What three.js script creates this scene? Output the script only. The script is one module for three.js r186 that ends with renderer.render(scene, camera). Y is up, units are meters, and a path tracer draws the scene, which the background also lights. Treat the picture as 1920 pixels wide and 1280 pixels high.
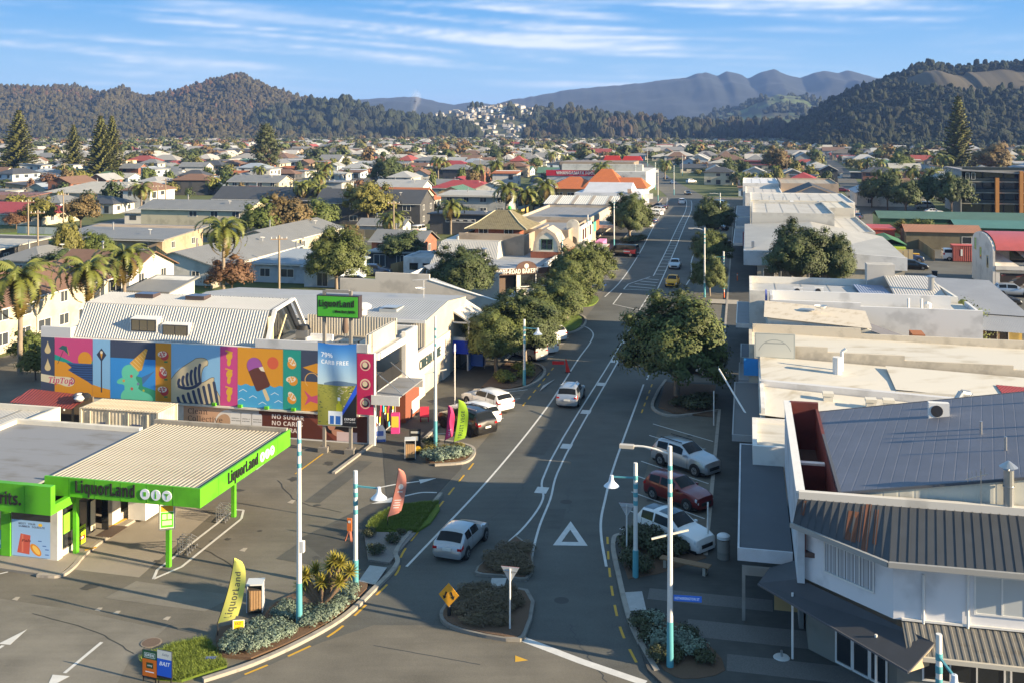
import * as THREE from 'three';
import { FontLoader } from 'three/addons/loaders/FontLoader.js';
import { TextGeometry } from 'three/addons/geometries/TextGeometry.js';
import { mergeVertices, toCreasedNormals, mergeGeometries } from 'three/addons/utils/BufferGeometryUtils.js';

// ---------- camera, sky, sun, exposure ----------
const scene = new THREE.Scene();
const F = 1940, CAMH = 22.5, HOR = 240, CX = 960;            // lens in pixels of the 1920x1280 photograph, eye height, horizon row
const camera = new THREE.PerspectiveCamera(2 * Math.atan(1040 / F) * 180 / Math.PI, 1920 / 2080, 0.5, 30000);
camera.setViewOffset(1920, 2080, 0, 800, 1920, 1280);         // shifted lens: verticals stay vertical
camera.position.set(0, CAMH, 0); camera.lookAt(0, CAMH, -100);
camera.updateProjectionMatrix();

const renderer = new THREE.WebGLRenderer({ antialias: true });
renderer.toneMapping = THREE.LinearToneMapping;
renderer.toneMappingExposure = 3.0;
renderer.shadowMap.enabled = true;

const SUN_EL = 17 * Math.PI / 180, sunH = new THREE.Vector3(1, 0, 0.40).normalize();
const sunDir = new THREE.Vector3(sunH.x * Math.cos(SUN_EL), Math.sin(SUN_EL), sunH.z * Math.cos(SUN_EL));
const sun = new THREE.DirectionalLight(new THREE.Color().setRGB(1, 0.79, 0.51), 5);
sun.position.copy(sunDir).multiplyScalar(300); sun.target.position.set(0, 0, 0);
sun.position.add(new THREE.Vector3(10, 0, -120)); sun.target.position.set(10, 0, -120);
sun.castShadow = true; sun.shadow.mapSize.set(4096, 4096);
Object.assign(sun.shadow.camera, { left: -250, right: 250, top: 200, bottom: -200, near: 1, far: 900 });
scene.add(sun, sun.target);

// ---------- noise ----------
function rng(seed) { let a = seed >>> 0; return () => { a = (a + 0x6D2B79F5) | 0; let t = Math.imul(a ^ (a >>> 15), 1 | a); t = (t + Math.imul(t ^ (t >>> 7), 61 | t)) ^ t; return ((t ^ (t >>> 14)) >>> 0) / 4294967296; }; }
const R = rng(7);
const rr = (a, b) => a + (b - a) * R(), pick = (a) => a[Math.floor(R() * a.length)];
const hsh = (x, y, s) => { let h = Math.imul(x, 374761393) + Math.imul(y, 668265263) + Math.imul(s, 1274126177); h = Math.imul(h ^ (h >>> 13), 1274126177); return ((h ^ (h >>> 16)) >>> 0) / 4294967296; };
function vn(x, y, s = 1, per = 0) {                          // value noise, optionally periodic
  const xi = Math.floor(x), yi = Math.floor(y), fx = x - xi, fy = y - yi, w = (k) => per ? ((k % per) + per) % per : k;
  const a = hsh(w(xi), w(yi), s), b = hsh(w(xi + 1), w(yi), s), c = hsh(w(xi), w(yi + 1), s), d = hsh(w(xi + 1), w(yi + 1), s);
  const u = fx * fx * (3 - 2 * fx), v = fy * fy * (3 - 2 * fy);
  return a + (b - a) * u + (c - a) * v + (a - b - c + d) * u * v;
}
const fbm = (x, y, s = 1, n = 4, per = 0) => { let t = 0, a = .5, q = 0, f = 1; for (let i = 0; i < n; i++) { t += a * vn(x * f, y * f, s + i, per ? per * f : 0); q += a; a *= .5; f *= 2; } return t / q; };
const sst = (a, b, x) => { const t = Math.min(1, Math.max(0, (x - a) / (b - a))); return t * t * (3 - 2 * t); };
const lerp = (a, b, t) => a + (b - a) * t;

// ---------- sky: clear air with thin cirrus, all round ----------
{
  const W = 3072, Hh = 1536, d = new Float32Array(W * Hh * 4);
  for (let j = 0; j < Hh; j++) {
    const el = ((j + .5) / Hh - .5) * 180;
    for (let i = 0; i < W; i++) {
      const az = (i + .5) / W * 360 - 90, k = (j * W + i) * 4;   // az 0 = along -z
      const e = Math.max(0, el), t = sst(0, 9, e), t2 = sst(4, 60, e);
      let r = lerp(lerp(.16, .030, t), .080, t2), g = lerp(lerp(.25, .138, t), .140, t2), b = lerp(lerp(.33, .30, t), .205, t2);
      if (el > -1) {
        const x = az * .12 + 40;
        const dr = 0.7 * vn(x * .7, e * .35, 5);
        const streak = fbm(x * .8 + e * .2, e * .9 + x * .42 + dr * 1.6, 11, 5);
        const fine = fbm(x * 1.3 + e * .5, e * 6.5 + x * 2.6 + dr * 4, 23, 5);
        const mass = fbm(x * .55 + 3.1, e * .28 + 1.7, 31, 3);
        let c = (sst(.40, .82, streak * .6 + fine * .4) * .85 + .55 * sst(.46, .8, fine) * sst(.35, .6, streak)) * sst(.34, .70, mass) * .9;
        c *= sst(.6, 2.6, e) * (1 - .35 * sst(20, 70, e)); c = Math.min(.9, c);
        const hz = .28 * sst(2.2, 0, e);
        r = lerp(r, .27, hz); g = lerp(g, .30, hz); b = lerp(b, .34, hz);
        r = lerp(r, .34, c); g = lerp(g, .36, c); b = lerp(b, .39, c);
      } else { const q = sst(-1, -10, el); r = lerp(r, .12, q); g = lerp(g, .12, q); b = lerp(b, .12, q); }
      d[k] = r; d[k + 1] = g; d[k + 2] = b; d[k + 3] = 1;
    }
  }
  const sky = new THREE.DataTexture(d, W, Hh, THREE.RGBAFormat, THREE.FloatType);
  sky.mapping = THREE.EquirectangularReflectionMapping; sky.magFilter = THREE.LinearFilter; sky.minFilter = THREE.LinearFilter; sky.needsUpdate = true;
  scene.background = sky; scene.environment = sky;
}
scene.fog = new THREE.FogExp2(new THREE.Color(0.27, 0.47, 1.0), 0.00009);

// ---------- street frame: u runs up the main street, v across it to the right ----------
const ANG = Math.atan(.2268), SN = Math.sin(ANG), CS = Math.cos(ANG);
const W3 = (u, v, y = 0) => new THREE.Vector3(u * SN + v * CS, y, -(u * CS - v * SN));
const g = (x, y, h = 0) => { const Z = F * (CAMH - h) / (y - HOR), X = (x - CX) * Z / F; return [X * SN + Z * CS, X * CS - Z * SN]; };   // photo pixel to a point of the ground (or of a level h)

// ---------- materials ----------
const C = (r, g_, b) => new THREE.Color().setRGB(r, g_, b);
function dtex(n, fn, srgb = false) {
  const d = new Uint8Array(n * n * 4);
  for (let j = 0; j < n; j++) for (let i = 0; i < n; i++) { const c = fn(i / n, j / n), k = (j * n + i) * 4; if (typeof c === 'number') d[k] = d[k + 1] = d[k + 2] = Math.max(0, Math.min(255, c * 255)); else for (let q = 0; q < 3; q++) d[k + q] = Math.max(0, Math.min(255, c[q] * 255)); d[k + 3] = 255; }
  const t = new THREE.DataTexture(d, n, n); t.wrapS = t.wrapT = THREE.RepeatWrapping; t.magFilter = THREE.LinearFilter; t.minFilter = THREE.LinearMipmapLinearFilter; t.generateMipmaps = true; if (srgb) t.colorSpace = THREE.SRGBColorSpace; t.needsUpdate = true; return t;
}
const rep = (t, sx, sy = sx) => { const q = t.clone(); q.repeat.set(1 / sx, 1 / sy); q.needsUpdate = true; return q; };
const TX = {
  asphalt: dtex(1024, (x, y) => { const a = fbm(x * 6, y * 6, 3, 5, 6), b = vn(x * 400, y * 400, 9, 400), c = fbm(x * 3, y * 24, 14, 3, 3); return .50 + .40 * a + .18 * (b - .5) + .22 * (c - .5); }),
  wear: dtex(512, (x, y) => .80 + .22 * fbm(x * 5, y * 5, 21, 5, 5) + .07 * (vn(x * 120, y * 120, 5, 120) - .5)),
  stain: dtex(512, (x, y) => { const s = fbm(x * 26, y * 2, 41, 4, 2), b = fbm(x * 6, y * 6, 43, 5, 6); return .98 - .30 * sst(.5, .85, s) * b - .22 * sst(.5, .8, b); }),
  roofdirt: dtex(512, (x, y) => { const b = fbm(x * 5, y * 5, 53, 5, 5), c = fbm(x * 3, y * 14, 57, 4, 3); const k = sst(.52, .78, c * .6 + b * .4); return [1 - .34 * k, 1 - .40 * k, 1 - .50 * k]; }),
  grass: dtex(512, (x, y) => { const a = fbm(x * 8, y * 8, 61, 5, 8), b = vn(x * 250, y * 250, 4, 250); return [.55 + .5 * a + .2 * (b - .5), .72 + .35 * a + .25 * (b - .5), .5 + .2 * a]; }),
  gravel: dtex(512, (x, y) => { const b = vn(x * 170, y * 170, 77, 170), a = vn(x * 90, y * 90, 78, 90); return .45 + .45 * b + .2 * a; }),
  ribs: dtex(256, (x) => .5 + .5 * Math.cos(x * Math.PI * 2 * 4)),
  tiles: dtex(256, (x, y) => { const r = (y * 4) % 1; return .45 * r + .35 * Math.abs(Math.sin(x * Math.PI * 4)); }),
  boards: dtex(256, (x, y) => ((y * 6) % 1) < .08 ? 0 : .6 + .4 * ((y * 6) % 1)),
  vboards: dtex(256, (x, y) => ((x * 8) % 1) < .1 ? .25 : .75 + .25 * hsh(Math.floor(x * 8), 3, 3)),
  fine: dtex(256, (x, y) => .5 * fbm(x * 30, y * 30, 91, 3, 30) + .5 * vn(x * 128, y * 128, 92, 128)),
};
const MC = new Map();
// m(colour, options): a shared material; w: scale in metres of the wear map, k: which map, b: bump map, bs: its scale, bd: its depth
function m(col, o = {}) {
  const key = JSON.stringify([col, o]); if (MC.has(key)) return MC.get(key);
  const p = { color: Array.isArray(col) ? C(...col) : new THREE.Color(col), roughness: o.r ?? .8, metalness: o.m ?? 0, side: THREE.DoubleSide };
  if (o.k) p.map = texAt(o.k, o.w ?? 6, o.wy);
  if (o.b) { p.bumpMap = texAt(o.b, o.bs ?? 1); p.bumpScale = o.bd ?? .02; }
  let M;
  if (o.cc) { p.clearcoat = o.cc; p.clearcoatRoughness = .06; M = new THREE.MeshPhysicalMaterial(p); } else M = new THREE.MeshStandardMaterial(p);
  MC.set(key, M); return M;
}
const TC = new Map();
function texAt(k, sx, sy = sx) { const key = k + sx + '_' + sy; if (!TC.has(key)) TC.set(key, rep(TX[k], sx, sy)); return TC.get(key); }
const wall = (c) => m(c, { k: 'stain', w: 7, r: .85 });
const tin = (c) => m(c, { k: 'wear', w: 9, b: 'ribs', bs: 1.0, bd: .035, r: .55 });
const tile = (c) => m(c, { k: 'wear', w: 4, b: 'tiles', bs: 1.4, bd: .05, r: .8 });
const flat_ = (c) => m(c, { k: 'roofdirt', w: 11, r: .75 });
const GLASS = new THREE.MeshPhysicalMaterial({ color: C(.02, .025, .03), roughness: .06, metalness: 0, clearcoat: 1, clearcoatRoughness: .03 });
const WHITE = m([.78, .77, .74], { k: 'wear', w: 3, r: .6 }), STEEL = m([.45, .46, .47], { r: .35, m: .8 }), BLACK = m([.015, .015, .016], { r: .6 }), TIMBER = m([.30, .20, .12], { k: 'wear', w: 1.2, r: .85 }), DARKFRAME = m([.03, .03, .035], { r: .4 });
const RUBBER = m([.012, .012, .013], { r: .85 });

// ---------- mesh builder ----------
class MB {
  constructor(o = [0, 0]) { this.p = []; this.o = o; this.uvs = []; this.sm = false; }
  tri(a, b, c, ua, ub, uc) { this.p.push(...a, ...b, ...c); if (ua) this.uvs.push(...ua, ...ub, ...uc); return this; }
  quad(a, b, c, d, uv) { const q = uv || null; if (q) { this.tri(a, b, c, q[0], q[1], q[2]); this.tri(a, c, d, q[0], q[2], q[3]); } else { this.tri(a, b, c); this.tri(a, c, d); } return this; }
  box(x0, x1, y0, y1, z0, z1) {
    const P = (i) => [i & 1 ? x1 : x0, i & 2 ? y1 : y0, i & 4 ? z1 : z0];
    for (const f of [[0, 2, 3, 1], [4, 5, 7, 6], [0, 4, 6, 2], [1, 3, 7, 5], [2, 6, 7, 3], [0, 1, 5, 4]]) this.quad(...f.map(P)); return this;
  }
  ub(u0, u1, v0, v1, y0, y1) { return this.box(v0 - this.o[1], v1 - this.o[1], y0, y1, -(u1 - this.o[0]), -(u0 - this.o[0])); }
  uq(...pts) { return this.quad(...pts.map(([u, v, y]) => [v - this.o[1], y, -(u - this.o[0])])); }      // quad of [u, v, y] points
  ut(...pts) { return this.tri(...pts.map(([u, v, y]) => [v - this.o[1], y, -(u - this.o[0])])); }
  bar(a, b, w, h = w) {                                       // square bar between two points
    const A = new THREE.Vector3(...a), B = new THREE.Vector3(...b), d = B.clone().sub(A).normalize(), up = Math.abs(d.y) > .95 ? new THREE.Vector3(1, 0, 0) : new THREE.Vector3(0, 1, 0);
    const s = d.clone().cross(up).normalize().multiplyScalar(w / 2), t = s.clone().cross(d).normalize().multiplyScalar(h / 2);
    const c = (P, i, j) => P.clone().addScaledVector(s, i).addScaledVector(t, j).toArray();
    const a4 = [[-1, -1], [1, -1], [1, 1], [-1, 1]], q = a4.map(([i, j]) => c(A, i, j)), r = a4.map(([i, j]) => c(B, i, j));
    for (let i = 0; i < 4; i++) this.quad(q[i], q[(i + 1) % 4], r[(i + 1) % 4], r[i]);
    this.quad(q[3], q[2], q[1], q[0]); this.quad(...r); return this;
  }
  cyl(a, b, r0, r1 = r0, n = 12) {
    const A = new THREE.Vector3(...a), B = new THREE.Vector3(...b), d = B.clone().sub(A).normalize(), up = Math.abs(d.y) > .95 ? new THREE.Vector3(1, 0, 0) : new THREE.Vector3(0, 1, 0);
    const s = d.clone().cross(up).normalize(), t = s.clone().cross(d).normalize();
    const c = (P, r, i) => P.clone().addScaledVector(s, r * Math.cos(i / n * 2 * Math.PI)).addScaledVector(t, r * Math.sin(i / n * 2 * Math.PI)).toArray();
    for (let i = 0; i < n; i++) { this.quad(c(A, r0, i), c(A, r0, i + 1), c(B, r1, i + 1), c(B, r1, i)); if (r0 > .001) this.tri(A.toArray(), c(A, r0, i + 1), c(A, r0, i)); if (r1 > .001) this.tri(B.toArray(), c(B, r1, i), c(B, r1, i + 1)); }
    return this;
  }
  path(pts, r, n = 8) { for (let i = 0; i + 1 < pts.length; i++) this.cyl(pts[i], pts[i + 1], r, r, n); return this; }
  lathe(prof, x = 0, y = 0, z = 0, n = 16) { for (let k = 0; k + 1 < prof.length; k++) for (let i = 0; i < n; i++) { const P = (j, q) => { const an = j / n * 2 * Math.PI; return [x + prof[q][0] * Math.cos(an), y + prof[q][1], z + prof[q][0] * Math.sin(an)]; }; this.quad(P(i, k), P(i, k + 1), P(i + 1, k + 1), P(i + 1, k)); } return this; }
  poly(pts, y0, y1) {                                         // prism from [x, z] outline
    const c = pts.map(([x, z]) => new THREE.Vector2(x, z)); const cw = THREE.ShapeUtils.area(c) < 0; const q = cw ? pts.slice().reverse() : pts;
    const tr = THREE.ShapeUtils.triangulateShape(q.map(([x, z]) => new THREE.Vector2(x, z)), []);
    for (const [a, b, d] of tr) { this.tri([q[a][0], y1, q[a][1]], [q[d][0], y1, q[d][1]], [q[b][0], y1, q[b][1]]); if (y1 > y0) this.tri([q[a][0], y0, q[a][1]], [q[b][0], y0, q[b][1]], [q[d][0], y0, q[d][1]]); }
    if (y1 > y0) for (let i = 0; i < q.length; i++) { const a = q[i], b = q[(i + 1) % q.length]; this.quad([a[0], y0, a[1]], [a[0], y1, a[1]], [b[0], y1, b[1]], [b[0], y0, b[1]]); }
    return this;
  }
  upoly(pts, y0, y1) { return this.poly(pts.map(([u, v]) => [v - this.o[1], -(u - this.o[0])]), y0, y1); }
  prof(outline, along0, along1, axis = 'x') {                 // closed outline in (a, y) pushed along x (outline in z,y) or along z (outline in x,y)
    const c = outline.map(([a, b]) => new THREE.Vector2(a, b)), P = (q, s) => axis === 'x' ? [s, q[1], q[0]] : [q[0], q[1], s];
    const tr = THREE.ShapeUtils.triangulateShape(c, []);
    for (const [a, b, d] of tr) for (const s of [along0, along1]) this.tri(P(outline[a], s), P(outline[b], s), P(outline[d], s));
    for (let i = 0; i < outline.length; i++) { const a = outline[i], b = outline[(i + 1) % outline.length]; this.quad(P(a, along0), P(b, along0), P(b, along1), P(a, along1)); } return this;
  }
  corr(o, e1, e2, n, amp) {                                   // ribbed sheet: origin, vector across the ribs, vector along them, rib count, height
    const O = new THREE.Vector3(...o), A = new THREE.Vector3(...e1), B = new THREE.Vector3(...e2), N = A.clone().cross(B).normalize(); if (N.y < 0 || (Math.abs(N.y) < .01 && N.z < 0)) N.negate();
    const pr = [[0, 0], [.30, 0], [.42, 1], [.70, 1], [.82, 0]];
    let L = []; for (let i = 0; i < n; i++) for (const [t, hh] of pr) L.push([(i + t) / n, hh]); L.push([1, 0]);
    const P = (q, s) => O.clone().addScaledVector(A, q[0]).addScaledVector(B, s).addScaledVector(N, q[1] * amp).toArray();
    for (let i = 0; i + 1 < L.length; i++) this.quad(P(L[i], 0), P(L[i + 1], 0), P(L[i + 1], 1), P(L[i], 1)); return this;
  }
  geo(smooth = 0) {
    let G = new THREE.BufferGeometry(); const P = new Float32Array(this.p); G.setAttribute('position', new THREE.BufferAttribute(P, 3));
    if (this.uvs.length * 3 === this.p.length * 2) G.setAttribute('uv', new THREE.BufferAttribute(new Float32Array(this.uvs), 2));
    else {
      const U = new Float32Array(P.length / 3 * 2), a = new THREE.Vector3(), b = new THREE.Vector3(), c = new THREE.Vector3(), n = new THREE.Vector3(), t = new THREE.Vector3(), up = new THREE.Vector3(0, 1, 0), w = new THREE.Vector3();
      for (let i = 0; i < P.length / 9; i++) {
        a.fromArray(P, i * 9); b.fromArray(P, i * 9 + 3); c.fromArray(P, i * 9 + 6); n.copy(b).sub(a).cross(w.copy(c).sub(a)).normalize(); if (n.y < -.02) n.negate();
        if (Math.abs(n.y) > .999 || n.lengthSq() < .5) { t.set(1, 0, 0); w.set(0, 0, -1); } else { t.copy(up).cross(n).normalize(); w.copy(n).cross(t); }
        [a, b, c].forEach((q, k) => { U[(i * 3 + k) * 2] = q.dot(t); U[(i * 3 + k) * 2 + 1] = q.dot(w); });
      }
      G.setAttribute('uv', new THREE.BufferAttribute(U, 2));
    }
    if (smooth) { G = toCreasedNormals(mergeVertices(G, 1e-4), smooth); } else G.computeVertexNormals();
    return G;
  }
}
const names = {};
const numbered = (n) => { const k = names[n] = (names[n] ?? -1) + 1; return k ? `${n}_${String(k).padStart(3, '0')}` : n; };
function tag(o, label, category, group, kind) { if (label) o.userData.label = label; if (category) o.userData.category = category; if (group) o.userData.group = group; if (kind) o.userData.kind = kind; return o; }
function mesh(name, geo, mat, parent) { const o = new THREE.Mesh(geo, mat); o.name = parent ? name : numbered(name); o.castShadow = o.receiveShadow = true; (parent || scene).add(o); return o; }
// a thing: a Group at (u, v) of the street frame, turned with the street (local x = v, local z = -u) plus turn
function thing(name, label, category, u, v, turn = 0, group, y = 0) { const o = new THREE.Group(); o.name = numbered(name); o.position.copy(W3(u, v, y)); o.rotation.y = -ANG + turn; o.uv = [u, v]; scene.add(o); return tag(o, label, category, group); }
function part(t, name, mat, fn, smooth = 0, parent = t) { const b = new MB(t.uv); fn(b); return mesh(name, b.geo(smooth), mat, parent); }
function copyOf(o, u, v, turn, label, group, y = 0) { const c = o.clone(); c.name = numbered(o.name.replace(/_\d{3}$/, '')); c.position.copy(W3(u, v, y)); c.rotation.y = -ANG + turn; c.userData = { ...o.userData }; if (label) c.userData.label = label; if (group) c.userData.group = group; scene.add(c); return c; }
const struct = (o, label) => { o.userData.kind = 'structure'; if (label) o.userData.label = label; return o; };
// flat or raised area from [u, v] points, in world axes
function area(name, pts, y0, y1, mat, parent) { const b = new MB(); b.poly(pts.map(([u, v]) => { const w = W3(u, v); return [w.x, w.z]; }), y0, y1); return mesh(name, b.geo(), mat, parent); }
const px = (...a) => { const r = []; for (let i = 0; i < a.length; i += 2) r.push(g(a[i], a[i + 1])); return r; };
function ribbon(name, pts, w, y0, y1, mat, parent) {           // band of width w along [u, v] points
  const b = new MB(), P = pts.map(([u, v]) => W3(u, v)), L = [], Rr = [];
  for (let i = 0; i < P.length; i++) { const d = P[Math.min(i + 1, P.length - 1)].clone().sub(P[Math.max(0, i - 1)]).normalize(), n = new THREE.Vector3(-d.z, 0, d.x).multiplyScalar(w / 2); L.push(P[i].clone().add(n)); Rr.push(P[i].clone().sub(n)); }
  const at = (q, y) => [q.x, y, q.z];
  for (let i = 0; i + 1 < P.length; i++) { b.quad(at(L[i], y1), at(L[i + 1], y1), at(Rr[i + 1], y1), at(Rr[i], y1)); if (y1 > y0) { b.quad(at(L[i], y0), at(L[i + 1], y0), at(L[i + 1], y1), at(L[i], y1)); b.quad(at(Rr[i], y0), at(Rr[i], y1), at(Rr[i + 1], y1), at(Rr[i + 1], y0)); } }
  if (y1 > y0) { const e = P.length - 1; b.quad(at(L[0], y0), at(L[0], y1), at(Rr[0], y1), at(Rr[0], y0)); b.quad(at(L[e], y0), at(Rr[e], y0), at(Rr[e], y1), at(L[e], y1)); }
  return mesh(name, b.geo(), mat, parent);
}
function smoothLine(pts, n = 6) { const c = new THREE.CatmullRomCurve3(pts.map(([u, v]) => new THREE.Vector3(u, 0, v)), false, 'centripetal'); return c.getPoints((pts.length - 1) * n).map((p) => [p.x, p.z]); }
function ctex(w, h, draw) { const c = document.createElement('canvas'); c.width = w; c.height = h; const x = c.getContext('2d'); draw(x, w, h); const t = new THREE.CanvasTexture(c); t.colorSpace = THREE.SRGBColorSpace; t.anisotropy = 8; return t; }
const print = (w, h, draw, o = {}) => new THREE.MeshStandardMaterial({ map: ctex(w, h, draw), roughness: o.r ?? .6, side: THREE.DoubleSide });
const UV01 = [[0, 0], [1, 0], [1, 1], [0, 1]];
const FONT = await new FontLoader().loadAsync('fonts/droid/droid_sans_bold.typeface.json');
function text(parent, s, size, mat, pos, rotY = 0, depth = .05, name = 'lettering', squeeze = 1) { const G = new TextGeometry(s, { font: FONT, size, depth, curveSegments: 3 }); const o = mesh(name, G, mat, parent); o.position.set(...pos); o.rotation.y = rotY; o.scale.x = squeeze; return o; }
const UNIT = new THREE.BoxGeometry(1, 1, 1);
function cube(t, name, mat, x0, x1, y0, y1, z0, z1) { const o = mesh(name, UNIT, mat, t); o.position.set((x0 + x1) / 2, (y0 + y1) / 2, (z0 + z1) / 2); o.scale.set(Math.abs(x1 - x0), Math.abs(y1 - y0), Math.abs(z1 - z0)); return o; }
// a window set in a wall. axis: wall normal ('x' or 'z', sign s), at: the wall's plane; a0..a1 along it, y0..y1; n panes
function windowAt(t, axis, s, at, a0, a1, y0, y1, n = 2, frame = WHITE, pane = GLASS) {
  const o = new THREE.Group(); o.name = 'window'; t.add(o);
  const mb = new MB(), fw = .07, d0 = at - s * .06, d1 = at + s * .05, B = (p, q, r, u) => axis === 'z' ? mb.box(p, q, r, u, Math.min(d0, d1), Math.max(d0, d1)) : mb.box(Math.min(d0, d1), Math.max(d0, d1), r, u, p, q);
  B(a0 - fw, a1 + fw, y0 - fw, y0); B(a0 - fw, a1 + fw, y1, y1 + fw); B(a0 - fw, a0, y0, y1); B(a1, a1 + fw, y0, y1);
  for (let i = 1; i < n; i++) { const x = lerp(a0, a1, i / n); B(x - .03, x + .03, y0, y1); }
  mesh('frame', mb.geo(), frame, o);
  const e0 = Math.min(at + s * .003, at + s * .02), e1 = Math.max(at + s * .003, at + s * .02);
  for (let i = 0; i < n; i++) { const p = lerp(a0, a1, i / n) + (i ? .03 : 0), q = lerp(a0, a1, (i + 1) / n) - (i < n - 1 ? .03 : 0); if (axis === 'z') cube(o, 'pane', pane, p, q, y0, y1, e0, e1); else cube(o, 'pane', pane, e0, e1, y0, y1, p, q); }
  return o;
}
// ---------- the ground, roads, pavements ----------
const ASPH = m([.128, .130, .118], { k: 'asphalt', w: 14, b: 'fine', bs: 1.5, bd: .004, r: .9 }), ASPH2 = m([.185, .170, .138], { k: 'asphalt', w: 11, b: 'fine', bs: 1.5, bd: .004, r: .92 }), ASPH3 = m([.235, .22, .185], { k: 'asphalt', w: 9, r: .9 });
const CONC = m([.30, .27, .225], { k: 'wear', w: 5, b: 'fine', bs: 1.2, bd: .003, r: .88 }), CONC2 = m([.40, .36, .30], { k: 'wear', w: 2, r: .85 }), PAVE = m([.085, .085, .078], { k: 'asphalt', w: 5, r: .9 }), PAVE2 = m([.16, .155, .145], { k: 'gravel', w: 2.5, r: .9 });
const GRASS = m([.15, .20, .03], { k: 'grass', w: 3, b: 'fine', bs: .5, bd: .03, r: 1 }), SUBURB = m([.085, .10, .035], { k: 'grass', w: 23, r: 1 }), MULCH = m([.17, .105, .065], { k: 'gravel', w: 1.6, b: 'gravel', bs: 1.6, bd: .03, r: 1 }), GRAVEL = m([.27, .25, .23], { k: 'gravel', w: 2, r: 1 });
const PAINT = m([.62, .62, .60], { k: 'wear', w: 1.3, r: .7 }), YPAINT = m([.62, .36, .03], { k: 'wear', w: 1.3, r: .7 }), KERB = m([.33, .30, .26], { k: 'stain', w: 2, r: .9 }), BPAINT = m([.03, .16, .5], { k: 'wear', w: 1.3, r: .7 });
{ const b = new MB(); b.poly([[-9000, 300], [9000, 300], [9000, -14000], [-9000, -14000]], 0, -.03); struct(mesh('ground', b.geo(), SUBURB), 'grassy town ground that reaches the foot of the hills'); }
struct(area('commercial_asphalt', [[14, -34], [26, -56], [66, -62], [70, -28], [340, -34], [345, 34], [70, 42], [14, 26]], 0, 0, ASPH2), 'worn grey-brown asphalt of the town centre yards and parking');
// main street with its left bend far away
const CENTRE = [[30, -12.4], [120, -12.6], [180, -13.4], [240, -14.6], [290, -15.6], [330, -18], [370, -23.5], [420, -32], [490, -42], [600, -58], [760, -84], [1000, -124], [1400, -190]];
const CL = smoothLine(CENTRE, 8);
const offLine = (pts, d) => pts.map((p, i) => { const a = pts[Math.max(0, i - 1)], b = pts[Math.min(pts.length - 1, i + 1)], L = Math.hypot(b[0] - a[0], b[1] - a[1]); return [p[0] - (b[1] - a[1]) / L * d, p[1] + (b[0] - a[0]) / L * d]; });
struct(ribbon('main_road', CL.filter((p) => p[0] > 41), 12, .004, .004, ASPH), 'dark asphalt main street running up through the town');
struct(area('road_junction', [[22, -34], [30, -30], ...px(400, 1275, 470, 1252, 560, 1212, 640, 1165, 700, 1110, 745, 1060), [52, -18], [60, -18.3], [60, -6.8], [56.8, -7], ...px(1160, 1080, 1180, 1160, 1230, 1250), [40, -1], [30, 8], [14, 10]], .008, .008, ASPH), 'asphalt junction in front of the median island');
struct(area('sun_tinted_asphalt', [[20, -30], ...px(470, 1262, 600, 1205, 700, 1172, 820, 1172, 985, 1200, 1205, 1279), [36, 2], [14, 6]], .010, .010, ASPH2), 'asphalt of the crossing street with sunlight put into its tan colour');  // tan tint paints in the sunlit ground below the corner building shadow edge
struct(area('forecourt_concrete', px(-320, 1080, 0, 1122, 130, 1142, 300, 1178, 322, 1166, 240, 1240, 215, 1290, 60, 1400, -320, 1420), .004, .004, ASPH3), 'pale concrete forecourt with turning arrows');
struct(area('canopy_slab', px(135, 1067, 260, 1082, 395, 965, 330, 935, 232, 985, 160, 1040), .006, .006, CONC), 'oil stained concrete slab under the green canopy');
struct(area('shop_footpath', [...px(-120, 1052, 70, 1079, 112, 1079, 155, 1042, 240, 985, 330, 930), [62, -35.2], [62, -37], [44, -60]], 0, .13, CONC), 'raised concrete footpath along the bottle shop');
// left footpath by the shops, raised
struct(area('footpath_left', [...px(560, 1010, 640, 1075, 720, 1065), [52, -18.4], [60, -18.6], [66, -18.4], [70, -19.4], [70.8, -22.6], [86, -22.6], [88.5, -19], [95, -18.4], [98, -22.5], [112, -22.6], [113, -18.6], [122, -18.8], [127, -22.8], [300, -25], [300, -30], [70, -27.6], [69, -25], [60, -21.5]], 0, .012, PAVE), 'dark asphalt footpath in front of the left-hand shops');
struct(area('footpath_right', [[57, -2.0], [84, -2.0], [84.5, -7], [92, -7.2], [93, -2.2], [300, -3.2], [300, 1], [38, 8], [34, 4], [40.5, -2.2], [43, -4], ...px(1180, 1160, 1160, 1080, 1150, 1010, 1170, 1003)], 0, .12, PAVE), 'dark footpath along the right-hand shops');
for (const [a, b, c, d] of [[47.8, 46.2, -2.6, 3], [45.0, 43.6, -.8, 5], [50.6, 49.4, -4.6, 1.2], [42.6, 41.3, .6, 7]]) struct(area('paving_band', [[a, c], [a, d], [b, d], [b, c]], .12, .125, PAVE2), 'pale aggregate band set across the dark footpath');
// car park asphalt at right of the block (rear lane)
struct(area('rear_lane', [[120, 22], [146, 21.5], [345, 27], [345, 45], [150, 52], [120, 60]], .004, .004, ASPH), 'asphalt back street behind the shops');
struct(area('motel_driveway', [[62, -54], [84, -53.5], [128, -60], [130, -71.5], [84, -71.5], [62, -76]], 0, .008, ASPH2), 'asphalt driveway between the mural building and the motel');
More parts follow.
